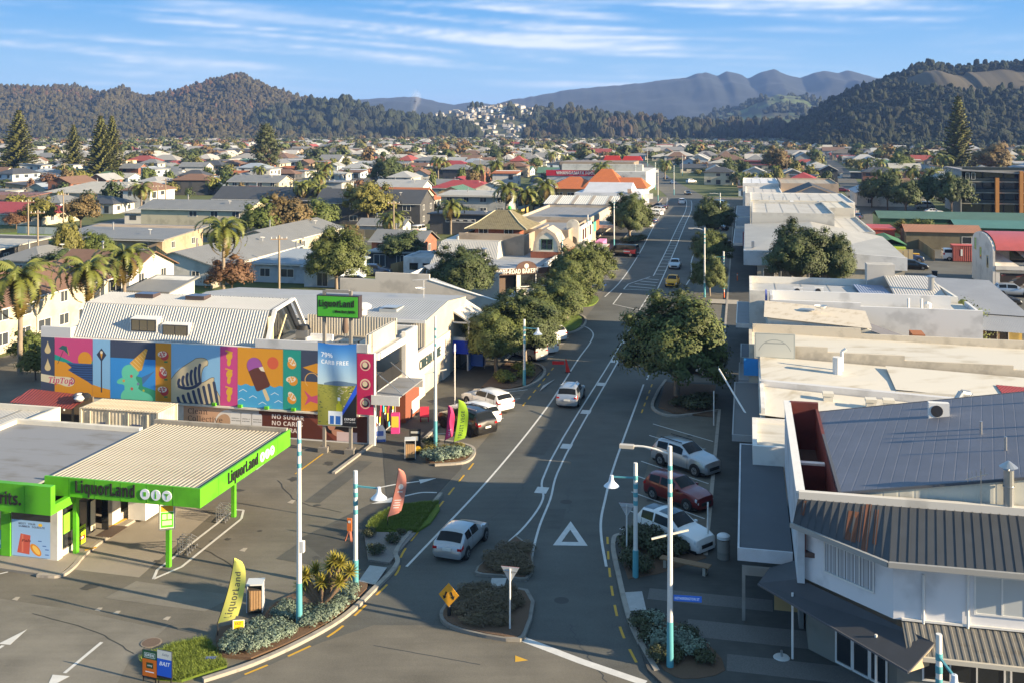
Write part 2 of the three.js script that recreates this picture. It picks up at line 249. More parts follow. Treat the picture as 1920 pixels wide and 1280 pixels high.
// kerbs
const kerb = (pts, label, h = .15, mat = KERB) => struct(ribbon('kerb', pts, .24, 0, h, mat), label);
kerb(smoothLine([...px(380, 1278, 470, 1248, 560, 1208, 640, 1162, 700, 1108, 745, 1058), [52, -18.1], [57, -18.2], [61, -18.3]]), 'curved concrete kerb round the planted corner');
kerb(smoothLine([...px(1232, 1262, 1205, 1215, 1180, 1160, 1160, 1080, 1150, 1020, 1158, 1006), [57.1, -5.5], [55.2, -2.6]]), 'curved kerb round the shaded garden bed');
kerb([[55.2, -2.1], [84, -2.1]], 'straight kerb at the nose of the angled bays'); kerb(smoothLine([[84, -2.1], [81.5, -5.8], [83, -7.2], [88, -7.4], [93, -7]]), 'rounded kerb of the big tree bed');
kerb([[93, -2.2], [300, -3.3]], 'long straight kerb under the far shop verandas'); kerb(smoothLine([...px(815, 873, 870, 868, 888, 852), [70.4, -18.9], [71.2, -20.5], [71.4, -22.6]]), 'pale kerb curling round the flag planter');
kerb([[71.4, -22.7], [86, -22.7]], 'kerb behind the black off-roader'); kerb(smoothLine([[86, -22.7], [86.6, -19.6], [89, -18.3], [94, -18.2], [96.5, -19.5], [97, -22.6]]), 'kerb round the barrier-flag planter'); kerb([[97, -22.7], [111, -22.8]], 'kerb behind the bays beside the grass tongue');
kerb(smoothLine([[111, -22.7], [111.3, -19.6], [114, -18.2], [121, -18.6], [124, -20.4], [127, -22.9]]), 'kerb of the grassy tongue between the parking bays'); kerb([[127, -22.9], [200, -24]], 'kerb beside the red van bays'); kerb([[205, -24.2], [330, -26]], 'far kerb beyond the round street tree');
kerb(smoothLine([...px(70, 1080, 112, 1081, 135, 1066, 155, 1043, 200, 1008), [54, -34.2]], 4), 'pale kerb edging the bottle shop footpath', .14);
const isl = px(287, 1085, 294, 1068, 440, 955, 456, 956, 452, 972, 340, 1062); for (let i = 0; i < 6; i++) struct(ribbon('island_line', [isl[i], isl[(i + 1) % 6]], .14, .006, .012, PAINT), 'white edge line of the trolley island');
kerb(px(700, 832, 625, 888), 'low concrete divider beside the sign posts', .12); struct(ribbon('bay_line', px(605, 850, 553, 888), .1, .004, .010, YPAINT), 'worn yellow bay line by the tall sign');
struct(ribbon('bay_line', px(517, 850, 480, 880), .1, .004, .010, PAINT), 'short white bay line under the canopy edge');
// garden beds and grass
const bed = (name, pts, mat, label, h = .13) => struct(area(name, pts, 0, h, mat), label);
bed('garden_bed', smoothLine(px(408, 1232, 412, 1180, 480, 1170, 520, 1130, 640, 1090, 690, 1092, 640, 1152, 560, 1200, 470, 1238), 3), MULCH, 'mulched corner bed under the silver shrubs');
bed('lawn', px(262, 1236, 330, 1212, 385, 1201, 425, 1252, 340, 1279, 290, 1275), GRASS, 'bright green grass corner behind the small sale boards');
bed('lawn', smoothLine(px(688, 992, 705, 970, 750, 950, 822, 943, 780, 1000, 700, 996), 3), GRASS, 'green grass under the pink feather flag'); bed('gravel_bed', px(682, 1000, 780, 1001, 730, 1058, 690, 1052), GRAVEL, 'grey gravel bed with three tussocks', .11);
bed('garden_bed', smoothLine(px(800, 868, 800, 852, 830, 838, 868, 842, 886, 853, 868, 868), 3), MULCH, 'mulched planter under the pink and green flags');
bed('garden_bed', [[86.8, -22.4], [87, -19.8], [89, -18.6], [94, -18.5], [96, -20], [96.4, -22.4]], MULCH, 'shaded planter beside the red barrier flag'); bed('lawn', smoothLine([[111.6, -22.3], [111.8, -19.8], [114, -18.6], [121, -19], [123.8, -20.8], [126, -22.6]], 3), GRASS, 'grass tongue between the angled bays');
bed('lawn', smoothLine([[128.5, -22], [129, -19.4], [133, -18.8], [137, -19.6], [138, -22]], 3), GRASS, 'grass patch below the bakery trees');
bed('garden_bed', px(1162, 1012, 1300, 1018, 1325, 1050, 1235, 1080, 1178, 1090, 1168, 1060), MULCH, 'dark planted bed beside the white off-roader', .14); bed('garden_bed', smoothLine(px(1188, 1168, 1235, 1160, 1300, 1190, 1360, 1262, 1280, 1278, 1245, 1262), 3), MULCH, 'shaded corner bed round the tall striped pole', .14);
bed('garden_bed', [[82, -2.6], [82.4, -5.6], [83.8, -6.9], [92, -7], [92, -2.6]], MULCH, 'bed at the foot of the big round tree', .13);
// median islands
const island = (pts, label) => { const s = smoothLine([...pts, pts[0]], 3); struct(area('traffic_island', s, 0, .16, m([.22, .205, .18], { k: 'stain', w: 2, r: .9 })), label); struct(area('island_soil', s.map(([u, v]) => { const cu = pts.reduce((a, b) => a + b[0], 0) / pts.length, cv = pts.reduce((a, b) => a + b[1], 0) / pts.length; return [cu + (u - cu) * .92, cv + (v - cv) * .92]; }), .16, .19, MULCH), 'bark mulch on ' + label); };
island(px(968, 1008, 930, 1040, 890, 1078, 940, 1084, 988, 1090, 994, 1030), 'the narrow tapering median island'); island(px(870, 1104, 825, 1150, 832, 1172, 880, 1190, 975, 1204, 988, 1190, 990, 1110), 'the broad median island with the yellow sign');
for (const [a, l] of [[[922, 1088, 950, 1088, 945, 1106, 918, 1104], 'pale tactile paving in the median gap'], [[693, 1064, 725, 1068, 703, 1100, 672, 1094], 'pale tactile paving at the curved kerb'], [[1172, 1115, 1204, 1113, 1212, 1148, 1176, 1150], 'pale tactile paving beside the shaded bed'], [[1018, 725, 1040, 713, 1028, 722, 1012, 735], 'pale tactile paving past the silver wagon']]) struct(area('tactile_paving', px(...a), .1, .135, m([.46, .46, .45], { k: 'wear', w: 1, b: 'fine', bs: .4, bd: .01 })), l);
// ---------- painted markings ----------
let MY = .014;
const line = (pts, w, label, mat = PAINT) => struct(ribbon('road_marking', pts, w, MY, MY, mat), label);
const seg = (pts, a, b) => pts.filter((p) => p[0] >= a && p[0] <= b);
line(smoothLine(px(762, 1062, 915, 900, 1023, 767, 1085, 672, 1108, 640, 1112, 625, 1100, 614, 1080, 608)), .14, 'white edge line beside the left parking bays');
line(smoothLine([[137, -18.4], [150, -18], [182, -18.6], [205, -19.4], [225, -20.2], [270, -21.8], [300, -22.5], [335, -24.8]]), .16, 'white edge line along the far bays');
line(smoothLine(px(1137, 1062, 1128, 1010, 1127, 975, 1135, 935, 1147, 887, 1207, 720)), .14, 'white edge line curving beside the right bays'); line([[93, -8.7], [128, -8.8]], .14, 'white edge line under the big tree');
line(smoothLine([[150, -8.4], [160, -8.2], [175, -9], [190, -9.2]]), .16, 'white edge line round the second right tree');
line(smoothLine([...px(935, 1032, 985, 985, 1018, 935), [65, -12.75], [100, -12.8], [128, -12.7]]), .13, 'outer line of the painted median'); line(smoothLine([...px(993, 1068, 1000, 1030, 1012, 985, 1032, 935), [66.5, -12.05], [100, -12.1], [128, -12.1]]), .13, 'inner line of the painted median');
for (let u = 62.6; u < 126; u += 9.1) struct(area('road_marking', [[u, -12.8], [u + 1.1, -12.8], [u + 1.1, -12.05], [u, -12.05]], MY, MY + .003, PAINT), 'white block bar between the median lines');
{ const A = offLine(seg(CL, 142, 330), -.75), B = offLine(seg(CL, 142, 330), .75);
  line(seg(A, 157, 330), .16, 'left line of the far ladder median'); line(seg(B, 142, 330), .16, 'right line of the far ladder median');
  line([[157, -14.2], [149, -16.6], [144, -16.7]], .16, 'splayed line opening the ladder median'); line([[144, -16.7], [144, -13.2]], .2, 'cross line of the splayed median');
  for (let i = 0; i < 4; i++) line([[147 + i * 2.6, -16.3 + i * .55], [145.6 + i * 2.8, -12.6]], .3, 'hatched bar in the splayed median');
  for (let u = 160; u < 330; u += 4.4) { const c = CL.reduce((a, b) => Math.abs(b[0] - u) < Math.abs(a[0] - u) ? b : a)[1]; line([[u, c - .75], [u, c + .75]], .3, 'short rung of the far ladder median'); } }
line([[128, -12.9], [131.5, -16.6], [140.5, -16.6]], .14, 'white turning bay outline'); line([[128, -12.9], [140.5, -16.6]].map((p, i) => i ? [140.5, -12.8] : p), .14, 'white turning bay side line');
// give-way triangle, limit line, arrows
{ const t = px(1070, 977, 1037, 1022, 1102, 1023), c = [(t[0][0] + t[1][0] + t[2][0]) / 3, (t[0][1] + t[1][1] + t[2][1]) / 3], q = t.map((p) => [c[0] + (p[0] - c[0]) * .5 - .1, c[1] + (p[1] - c[1]) * .5]);
  for (let i = 0; i < 3; i++) struct(area('give_way_triangle', [t[i], t[(i + 1) % 3], q[(i + 1) % 3], q[i]], MY, MY + .003, PAINT), 'side of the white give way triangle on the asphalt'); }
line(px(980, 1198, 1090, 1240, 1210, 1281), .42, 'thick white limit line at the junction mouth');
struct(area('road_marking', px(966, 1229, 990, 1238, 966, 1241), MY, MY + .003, YPAINT), 'small yellow arrow on the tan asphalt');
const arrow = (pts, head, label) => { line(smoothLine(px(...pts), 5), .16, label); struct(area('arrow_head', px(...head), MY, MY + .003, PAINT), 'white head of the ' + label); };
arrow([190, 1204, 120, 1262], [98, 1265, 130, 1268, 85, 1292], 'long forecourt arrow towards the street'); arrow([5, 1210, -40, 1240], [50, 1180, 18, 1209, -4, 1207], 'forecourt arrow beside the pale concrete');
arrow([709, 914, 740, 908, 785, 902], [785, 899, 818, 896, 788, 906], 'straight exit arrow by the pink flag'); arrow([819, 923, 790, 923, 765, 928, 740, 934], [735, 932, 696, 944, 738, 941], 'curved entry arrow by the pink flag');
for (const [x, y] of [[29, 1122], [184, 1142], [218, 1148], [312, 1159], [546, 940], [456, 1030]]) struct(area('painted_pad', px(x - 8, y + 2, x, y - 3, x + 8, y - 3, x + 2, y + 4), .010, .014, CONC2), 'small pale concrete pad on the forecourt');
struct(area('tar_patch', px(325, 915, 345, 905, 335, 918), .008, .014, BLACK), 'dark tar patch by the divider');
line(px(0, 1065, 14, 1072).map((p, i) => i ? p : g(-12, 1078)), .12, 'white line end near the shop path');
// yellow dashes
{ const pts = smoothLine([...px(455, 1266, 545, 1228, 620, 1190, 690, 1130, 745, 1072), [52, -17.75], [60, -17.85], [68, -17.9]], 30); let acc = 0, cur = [], on = true, n = 0;
  for (let i = 1; i < pts.length; i++) { acc += Math.hypot(pts[i][0] - pts[i - 1][0], pts[i][1] - pts[i - 1][1]); if (on) cur.push(pts[i]); if (acc > (on ? 1.15 : .95)) { if (on && cur.length > 1) line(cur, .12, 'yellow no stopping dash along the curved kerb', YPAINT); acc = 0; on = !on; cur = [pts[i]]; } } }
{ const pts = smoothLine(px(1139, 1005, 1142, 1060, 1150, 1120, 1166, 1185, 1200, 1255), 40); let acc = 0, cur = [], on = true;
  for (let i = 1; i < pts.length; i++) { acc += Math.hypot(pts[i][0] - pts[i - 1][0], pts[i][1] - pts[i - 1][1]); if (on) cur.push(pts[i]); if (acc > (on ? 1.05 : .95)) { if (on && cur.length > 1) line(cur, .12, 'yellow no stopping dash beside the shaded beds', YPAINT); acc = 0; on = !on; cur = [pts[i]]; } } }
for (let u = 82; u < 96; u += 2.1) { line([[u, -17.7], [u + 1.1, -17.7]], .12, 'yellow dash beside the barrier-flag planter', YPAINT); if (u < 91) line([[u, -8.1], [u + 1.1, -8.1]], .12, 'yellow dash beside the big tree bed', YPAINT); }
// angled bays
for (let i = 0; i < 8; i++) line([[79.2 - i * 3.02, -6.95], [75.7 - i * 3.02, -2.35]], .11, 'white bay line of the right angled parking');
for (let i = 0; i < 5; i++) line([[74 + i * 3.0, -18.4], [70.8 + i * 3.0 + (i ? 0 : 1), -22.3]].map(([u, v]) => [u + 1.2, v]), .11, 'white bay line of the left angled parking');
for (let i = 0; i < 5; i++) line([[99.5 + i * 3, -18.6], [96.6 + i * 3, -22.4]].map(([u, v]) => [u + 1, v]), .11, 'white bay line beyond the barrier-flag planter');
for (let i = 0; i < 22; i++) line([[141 + i * 3.1, -19.4 - i * .05], [138.6 + i * 3.1, -23]], .12, 'white bay line beside the red van');
for (let i = 0; i < 14; i++) line([[225 + i * 3.4, -20.8], [222 + i * 3.4, -25]], .12, 'white bay line of the far left bays');
for (const [u, v] of [[146, -20.6], [163, -6]]) struct(area('disabled_bay', [[u, v - 1], [u + 2.2, v - 1], [u + 2.2, v + 1], [u, v + 1]], MY, MY + .004, BPAINT), 'blue painted disabled parking panel');
for (const [p, l] of [[[[98, -12], [138, -12.1], [138, -8.9], [98, -8.9]], 'darker resealed strip in the far lane'], [[[70, -16], [76, -15.8], [76, -13.4], [70, -13.6]], 'square patch of newer asphalt in the near lane'], [[[57, -12], [60, -12], [60.4, -10.4], [57.2, -10.2]], 'small trench patch by the give way triangle'], [[[50, -24], [53.5, -23.5], [53, -20.4], [49.6, -21]], 'dark patched square on the forecourt'], [[[58, -26], [66, -25.6], [66, -24.6], [58, -25]], 'long trench patch across the forecourt'], [[[44, -30], [46, -29.6], [45.6, -24], [43.8, -24.6]], 'pale worn patch on the forecourt']]) struct(area('asphalt_patch', p, .0105, .0105, /pale/.test(l) ? ASPH3 : m([.112, .112, .102], { k: 'asphalt', w: 7, r: .9 })), l);
for (const [u, v, l] of [[61.5, -10.6, 'iron manhole in the far lane'], [90, -14.6, 'iron manhole in the near lane'], [48.6, -8.6, 'iron manhole by the limit line'], [55, -22.5, 'iron manhole on the forecourt']]) struct(area('manhole_cover', Array.from({ length: 16 }, (_, i) => [u + .36 * Math.cos(i * .3927), v + .36 * Math.sin(i * .3927)]), .0125, .0125, m([.07, .066, .06], { k: 'gravel', w: .6 })), l);
for (const [p, l] of [[[1068, 912, 1064, 928, 1069, 945, 1066, 962], 'by the give way triangle'], [[1068, 1170, 1082, 1200, 1110, 1240, 1138, 1279], 'crossing the limit line'], [[880, 1000, 960, 940, 985, 905], 'behind the silver hatchback'], [[700, 1210, 800, 1228, 900, 1246], 'across the tan asphalt'], [[330, 1010, 420, 1050, 470, 1110], 'on the forecourt'], [[60, 1150, 180, 1185, 250, 1225], 'on the pale forecourt'], [[520, 900, 560, 940, 640, 960], 'beside the tall mast'], [[1010, 820, 1040, 800, 1060, 770], 'in the near lane']]) struct(ribbon('tar_seal', smoothLine(px(...p), 6).map(([u, v], i) => [u, v + .09 * Math.sin(i * 2.1)]), .05, .0115, .0115, m([.035, .035, .034], { r: .6 })), 'thin tar sealed crack ' + l);
{ const r = rng(31); for (let k = 0; k < 46; k++) { const [u, v] = k < 16 ? [lerp(56, 78, r()), lerp(-6, -2.8, r())] : k < 30 ? [lerp(73, 86, r()), lerp(-21.8, -18.6, r())] : [lerp(42, 66, r()), lerp(-33, -20, r())], q = .12 + .3 * r(); struct(area('oil_stain', Array.from({ length: 11 }, (_, i) => { const a = i * .571, e = q * (.6 + .7 * r()); return [u + e * Math.cos(a), v + e * Math.sin(a)]; }), .0118, .0118, m([.07, .069, .063], { k: 'asphalt', w: 3 })), k < 16 ? 'oil spot in the right angled bays' : k < 30 ? 'oil spot in the left angled bays' : 'oil spot on the forecourt'); } }
// suburb streets and yards
const street = (pts, w, label) => struct(ribbon('side_street', smoothLine(pts, 5), w, .0, .006, ASPH), label);
street([[196, -31], [193, -60], [190, -90], [188, -140], [184, -260]], 9, 'asphalt side street running off behind the cottages'); street([[335, -30], [332, -120], [326, -300], [320, -420]], 8, 'asphalt suburb street beyond the dark roofed blocks');
street([[170, -136], [240, -150], [330, -168], [520, -205], [800, -250]], 8, 'asphalt suburb street running away between houses'); street([[330, -76], [520, -92], [800, -150]], 7, 'narrow suburb street parallel to the main street');
street([[520, -50], [510, -220], [490, -520]], 8, 'distant cross street of the suburb'); street([[345, 36], [430, 40], [600, 50], [900, 60]], 8, 'back street running on behind the right-hand shops'); street([[146, -1], [146, 30], [144, 90]], 8, 'short side street between the right-hand blocks'); street([[350, 0], [356, 60], [360, 200]], 8, 'cross street past the dark apartment block');
struct(area('grass_verge', [[112, -47], [128, -48], [131, -90], [118, -92]], 0, .014, GRASS), 'bright lawn in front of the pale blue cottage');
struct(area('grass_verge', [[183, -110], [196, -112], [200, -150], [176, -165]], 0, .012, GRASS), 'grass verge beside the parked grey ute'); struct(area('grass_verge', [[150, -52], [166, -53], [165, -42], [150, -43]], 0, .014, GRASS), 'small lawn behind the hedge');
struct(ribbon('crossing_band', [[136, -4.6], [136, -1]], 3.2, .12, .128, CONC2), 'pale crossing paving at the far corner');
// ---------- buildings, left of the street ----------
const GREEN = m([.105, .44, .016], { k: 'stain', w: 5, r: .5 }), LIME = GREEN, CREAM = wall([.66, .62, .53]), OFFW = wall([.74, .72, .68]), GREYW = wall([.48, .48, .47]), TAN = wall([.36, .29, .22]), BRICKR = m([.26, .085, .05], { k: 'stain', w: 3, b: 'boards', bs: 1.2, bd: .02, r: .9 });
const TINW = tin([.48, .47, .44]), TING = tin([.38, .39, .40]), MEMB = flat_([.47, .46, .43]), MEMG = m([.22, .23, .25], { k: 'roofdirt', w: 9, r: .8 }), DARKROOF = m([.05, .052, .06], { k: 'wear', w: 6, r: .7 }), VB = m([.55, .50, .41], { k: 'wear', w: 5, b: 'ribs', bs: .9, bd: .03, r: .6 }), DKGREY = wall([.09, .09, .095]), DKGREEN = wall([.03, .10, .05]);
// plain commercial block: walls with a parapet round a sunken roof
function block(name, label, { u0, u1, v0, v1, h, par = .5, w = OFFW, roof = MEMB, cap, group, y0 = 0, hb = h }) {
  const t = thing(name, label, 'building', u0, (v0 + v1) / 2, 0, group), T = .25;
  part(t, 'wall', w, (b) => { b.ub(u0, u0 + T, v0, v1, y0, h); b.ub(u1 - T, u1, v0, v1, y0, hb); b.uq([u0 + T, v0, y0], [u1 - T, v0, y0], [u1 - T, v0, hb], [u0 + T, v0, h]); b.uq([u0 + T, v0 + T, y0], [u1 - T, v0 + T, y0], [u1 - T, v0 + T, hb], [u0 + T, v0 + T, h]); b.uq([u0 + T, v0, h], [u1 - T, v0, hb], [u1 - T, v0 + T, hb], [u0 + T, v0 + T, h]); b.uq([u0 + T, v1, y0], [u1 - T, v1, y0], [u1 - T, v1, hb], [u0 + T, v1, h]); b.uq([u0 + T, v1 - T, y0], [u1 - T, v1 - T, y0], [u1 - T, v1 - T, hb], [u0 + T, v1 - T, h]); b.uq([u0 + T, v1, h], [u1 - T, v1, hb], [u1 - T, v1 - T, hb], [u0 + T, v1 - T, h]); });
  part(t, 'roof', roof, (b) => b.uq([u0 + T, v0 + T, h - par], [u0 + T, v1 - T, h - par], [u1 - T, v1 - T, hb - par], [u1 - T, v0 + T, hb - par]));
  const ns = Math.min(7, Math.floor((v1 - v0) / 3)); for (let i = 1; i <= ns; i++) { const v = lerp(v0, v1, i / (ns + 1)); part(t, 'roof_seam', m([.36, .35, .33], { k: 'stain', w: 1 }), (b) => b.uq([u0 + T + .02, v - .05, h - par + .03], [u0 + T + .02, v + .05, h - par + .03], [u1 - T - .02, v + .05, hb - par + .03], [u1 - T - .02, v - .05, hb - par + .03])); } part(t, 'edge_flashing', m([.40, .40, .39], { r: .5 }), (b) => b.ub(u0 + T + .01, u0 + T + .07, v0 + T, v1 - T, h - par, h - .05));
  if (cap) part(t, 'parapet_cap', cap, (b) => { b.ub(u0 - .03, u0 + T + .03, v0 - .03, v1 + .03, h + .003, h + .06); if (hb === h) { b.ub(u0 + T + .04, u1 - T - .04, v0 - .03, v0 + T, h + .003, h + .06); b.ub(u0 + T + .04, u1 - T - .04, v1 - T, v1 + .03, h + .003, h + .06); } });
  return t;
}
const awning = (t, u0, u1, v0, v1, y, mat = MEMG, fas = WHITE, hh = .4) => { part(t, 'awning_roof', mat, (b) => b.ub(u0 + .1, u1 - .1, v0 + .1, v1 - .01, y, y + .08)); part(t, 'awning_fascia', fas, (b) => { b.ub(u0, u0 + .09, v0, v1 - .01, y - hh + .1, y + .12); b.ub(u1 - .09, u1, v0, v1 - .01, y - hh + .1, y + .12); b.ub(u0 + .09, u1 - .09, v0, v0 + .09, y - hh + .1, y + .12); }); };
// a vent pipe with a cap, or an outdoor unit, as parts of a building
const vent = (t, u, v, y, h = .9, r = .16, cap = true) => part(t, 'vent_pipe', STEEL, (b) => { const x = v - t.uv[1], z = -(u - t.uv[0]); b.cyl([x, y, z], [x, y + h, z], r, r, 10); if (cap) { b.cyl([x, y + h + .05, z], [x, y + h + .22, z], r * 1.9, r * .3, 12); } });
const acUnit = (t, u, v, y, s = 1) => { const x = v - t.uv[1], z = -(u - t.uv[0]); const o = part(t, 'outdoor_unit', WHITE, (b) => { b.box(x - .45 * s, x + .45 * s, y + .1, y + .1 + .75 * s, z - .17 * s, z + .17 * s); b.box(x - .4 * s, x - .3 * s, y, y + .1, z - .2, z + .2); b.box(x + .3 * s, x + .4 * s, y, y + .1, z - .2, z + .2); }); part(t, 'fan_grille', DARKFRAME, (b) => b.cyl([x - .1 * s, y + .1 + .38 * s, z + .172 * s], [x - .1 * s, y + .1 + .38 * s, z + .19 * s], .27 * s, .27 * s, 16), 0, o); return o; };
const shopfront = (t, v, u0, u1, side, y1 = 2.6, n = 3) => { for (let i = 0; i < n; i++) { const a = lerp(u0, u1, i / n) + .25, b = lerp(u0, u1, (i + 1) / n) - .25; windowAt(t, 'x', side, v - t.uv[1], -(b - t.uv[0]), -(a - t.uv[0]), .4, y1, 2, DARKFRAME); } };

// bottle shop with its green fascia
{
  const t = thing('bottle_shop', 'flat roofed bottle shop with a green fascia and blue poster wall', 'shop', 47, -40);
  part(t, 'wall', CREAM, (b) => { b.ub(47.0, 47.25, -56, -35.15, .13, 3.0); b.ub(47.25, 49.0, -35.15, -34.9, .13, .5); b.ub(51.9, 52.7, -35.15, -34.9, .13, 4.1); b.ub(52.7, 57.8, -35.15, -34.9, 2.6, 4.1); b.ub(52.7, 57.8, -35.15, -34.9, .13, .5); b.ub(56.6, 56.9, -45, -35.15, .13, 3.6); b.ub(47.0, 47.4, -35.15, -34.8, .13, 3.0); });
  part(t, 'roof', MEMG, (b) => { b.ub(46.4, 56.2, -44.5, -35.95, 3.95, 4.05); }); part(t, 'roof_parapet', CREAM, (b) => { b.ub(46.4, 56.2, -44.9, -44.5, 3.6, 4.3); b.ub(56.2, 56.55, -44.9, -35.95, 3.6, 4.3); });
  part(t, 'side_roof', MEMG, (b) => b.ub(46.5, 49.8, -56, -44.95, 3.5, 3.6));
  part(t, 'fascia', GREEN, (b) => { b.ub(46.0, 46.35, -56, -34.45, 2.85, 4.3); b.ub(46.35, 52.6, -34.75, -34.45, 2.85, 3.3); });
  for (const v of [-36.0, -37.6, -39.4, -41.2]) part(t, 'fascia_joint', m([.06, .30, .01]), (b) => b.ub(45.985, 46, v, v + .03, 2.9, 4.25));
  text(t, 'Spirits.', .62, BLACK, [1.55, 3.25, 1.003], 0, .05, 'lettering', .8);
  part(t, 'window_band', GLASS, (b) => { b.ub(46.96, 46.99, -37.5, -35.2, 2.1, 2.84); });
  part(t, 'poster', print(256, 320, (x, w, h) => { x.fillStyle = '#9cc0e6'; x.fillRect(0, 0, w, h); x.fillStyle = '#2b2f45'; x.font = 'bold 21px monospace'; x.fillText('MEET YOUR', 45, 38); x.fillText('SUMMER SQUEEZE', 45, 62); x.fillStyle = '#f0c030'; x.beginPath(); x.arc(190, 32, 14, 0, 7); x.fill(); x.fillStyle = '#c95a48'; x.beginPath(); x.moveTo(60, 120); x.lineTo(125, 130); x.lineTo(118, 300); x.lineTo(36, 290); x.fill(); x.fillStyle = '#dd7a60'; x.fillRect(66, 124, 12, 160); x.fillStyle = '#3a1410'; x.font = 'italic bold 30px serif'; x.fillText('Pals', 64, 190); x.fillStyle = '#e08a20'; x.beginPath(); x.ellipse(160, 255, 28, 58, -.5, 0, 7); x.fill(); x.fillStyle = '#f6c860'; x.beginPath(); x.ellipse(163, 255, 17, 44, -.5, 0, 7); x.fill(); x.fillStyle = '#3b62a8'; for (const [a, b] of [[175, 170], [205, 210], [222, 240], [222, 285]]) x.fillRect(a, b, 24, 8); }), (b) => b.quad([2.5, .2, .03], [4.8, .2, .03], [4.8, 2.08, .03], [2.5, 2.08, .03], UV01));
  part(t, 'poster', print(128, 256, (x, w, h) => { x.fillStyle = '#9a8a5c'; x.fillRect(0, 0, w, h); x.fillStyle = '#c9b88a'; x.fillRect(0, 20, w, 60); x.fillStyle = '#3d7fc0'; x.fillRect(0, 150, w, 106); x.fillStyle = '#cfe3f2'; x.font = 'bold 40px sans-serif'; x.fillText('KING', 10, 195); x.fillText('TRUTH', 2, 235); }), (b) => b.quad([-1.4, .5, .03], [1.9, .5, .03], [1.9, 2.8, .03], [-1.4, 2.8, .03], UV01));
  part(t, 'green_pier', GREEN, (b) => { b.ub(46.9, 47.05, -38.1, -37.55, .15, 2.84); b.ub(46.93, 47.0, -41.5, -38.1, .15, .45); });
  // side wall: dark glazing, posters, doorway
  for (const [a, b2] of [[49.0, 50.3], [47.4, 48.9]]) windowAt(t, 'x', 1, 5.05, -(b2 - 47), -(a - 47), .5, 2.75, 1, DARKFRAME);
  part(t, 'interior_wall', m([.34, .31, .27], { k: 'wear', w: 2 }), (b) => { b.ub(48.5, 48.6, -41, -35.4, .15, 3.9); b.ub(54, 54.1, -41, -35.4, .15, 3.9); b.ub(48.6, 54, -41.1, -41, .15, 3.9); }); for (let i = 0; i < 3; i++) part(t, 'shelf', m([.3, .2, .12]), (b) => b.ub(49, 53.6, -40.9, -40.5, .7 + i * .7, .76 + i * .7)); part(t, 'lintel', CREAM, (b) => b.ub(49, 51.9, -35.15, -34.92, 2.8, 4.0)); part(t, 'door_leaf', GLASS, (b) => { b.ub(51.2, 51.26, -35.1, -34.7, .15, 2.3); }); part(t, 'door_mat', m([.12, .085, .07], { k: 'gravel', w: 1 }), (b) => b.ub(50.3, 51.9, -34.85, -33.9, .135, .15));
  const gp = m([.20, .52, .03], { k: 'wear', w: 1 }); part(t, 'green_poster', gp, (b) => { b.ub(47.5, 48.6, -34.83, -34.8, 1.3, 2.3); }); part(t, 'green_poster', gp, (b) => b.ub(52.8, 53.8, -34.88, -34.84, 1.3, 2.5)); part(t, 'pale_poster', m([.6, .55, .4]), (b) => { b.ub(49.8, 50.2, -34.83, -34.8, .6, 2.2); });
  part(t, 'price_poster', print(64, 128, (x) => { x.fillStyle = '#a8d020'; x.fillRect(0, 0, 64, 128); x.fillStyle = '#c02020'; x.fillRect(6, 70, 52, 30); x.fillStyle = '#fff'; x.font = 'bold 20px sans-serif'; x.fillText('$29', 12, 92); x.fillStyle = '#222'; x.fillRect(10, 20, 44, 8); x.fillRect(10, 36, 34, 8); }), (b) => b.quad([5.2, .2, -1.75], [5.2, .2, -2.35], [5.2, 1.2, -2.35], [5.2, 1.2, -1.75], UV01));
  part(t, 'window_board', m([.05, .06, .05]), (b) => b.ub(54, 57.6, -34.92, -34.89, .55, 2.55));
  const c = thing('shop_canopy', 'ribbed cream canopy roof with lime fascias on green posts', 'canopy', 47.7, -31.4);
  part(c, 'fascia', GREEN, (b) => { b.ub(47.5, 47.62, -35.95, -26.95, 3.3, 4.28); b.ub(47.62, 58.1, -27.07, -26.95, 3.3, 4.28); });
  part(c, 'ribbed_roof', m([.41, .385, .33], { k: 'roofdirt', w: 8, r: .55 }), (b) => { for (let i = 0; i < 34; i++) { const v = -35.8 + i * .254; b.ub(47.7, 57.75, v, v + .1, 4.085, 4.19); } b.ub(47.62, 57.8, -35.95, -27.35, 4.02, 4.085); });
  part(c, 'soffit', WHITE, (b) => b.ub(47.62, 57.9, -35.9, -27.08, 3.36, 3.4)); part(c, 'gutter', m([.16, .19, .24], { r: .4 }), (b) => b.ub(47.65, 57.8, -27.33, -27.09, 4.03, 4.08)); part(c, 'rear_upstand', m([.34, .30, .24], { k: 'stain', w: 2 }), (b) => b.ub(57.82, 58.05, -35.95, -27.08, 3.3, 4.4));
  for (const [u, v] of [[47.9, -28.95], [54.9, -29], [48.1, -34.5]]) part(c, 'post', GREEN, (b) => b.ub(u - .11, u + .11, v - .11, v + .11, 0, 3.35));
  text(c, 'LiquorLand', .62, BLACK, [-2.75, 3.56, .205], 0, .05, 'lettering', .76); text(c, 'LiquorLand', .6, BLACK, [4.455, 3.56, -2.6], Math.PI / 2, .05, 'lettering', .78);
  for (let i = 1; i < 6; i++) { part(c, 'fascia_joint', m([.06, .28, .012]), (b) => b.ub(47.49, 47.5, -35.95 + i * 1.5, -35.93 + i * 1.5, 3.32, 4.26)); part(c, 'fascia_joint', m([.06, .28, .012]), (b) => b.ub(47.62 + i * 1.75, 47.64 + i * 1.75, -26.95, -26.94, 3.32, 4.26)); }
  const disc = m([.72, .76, .84], { r: .5 });
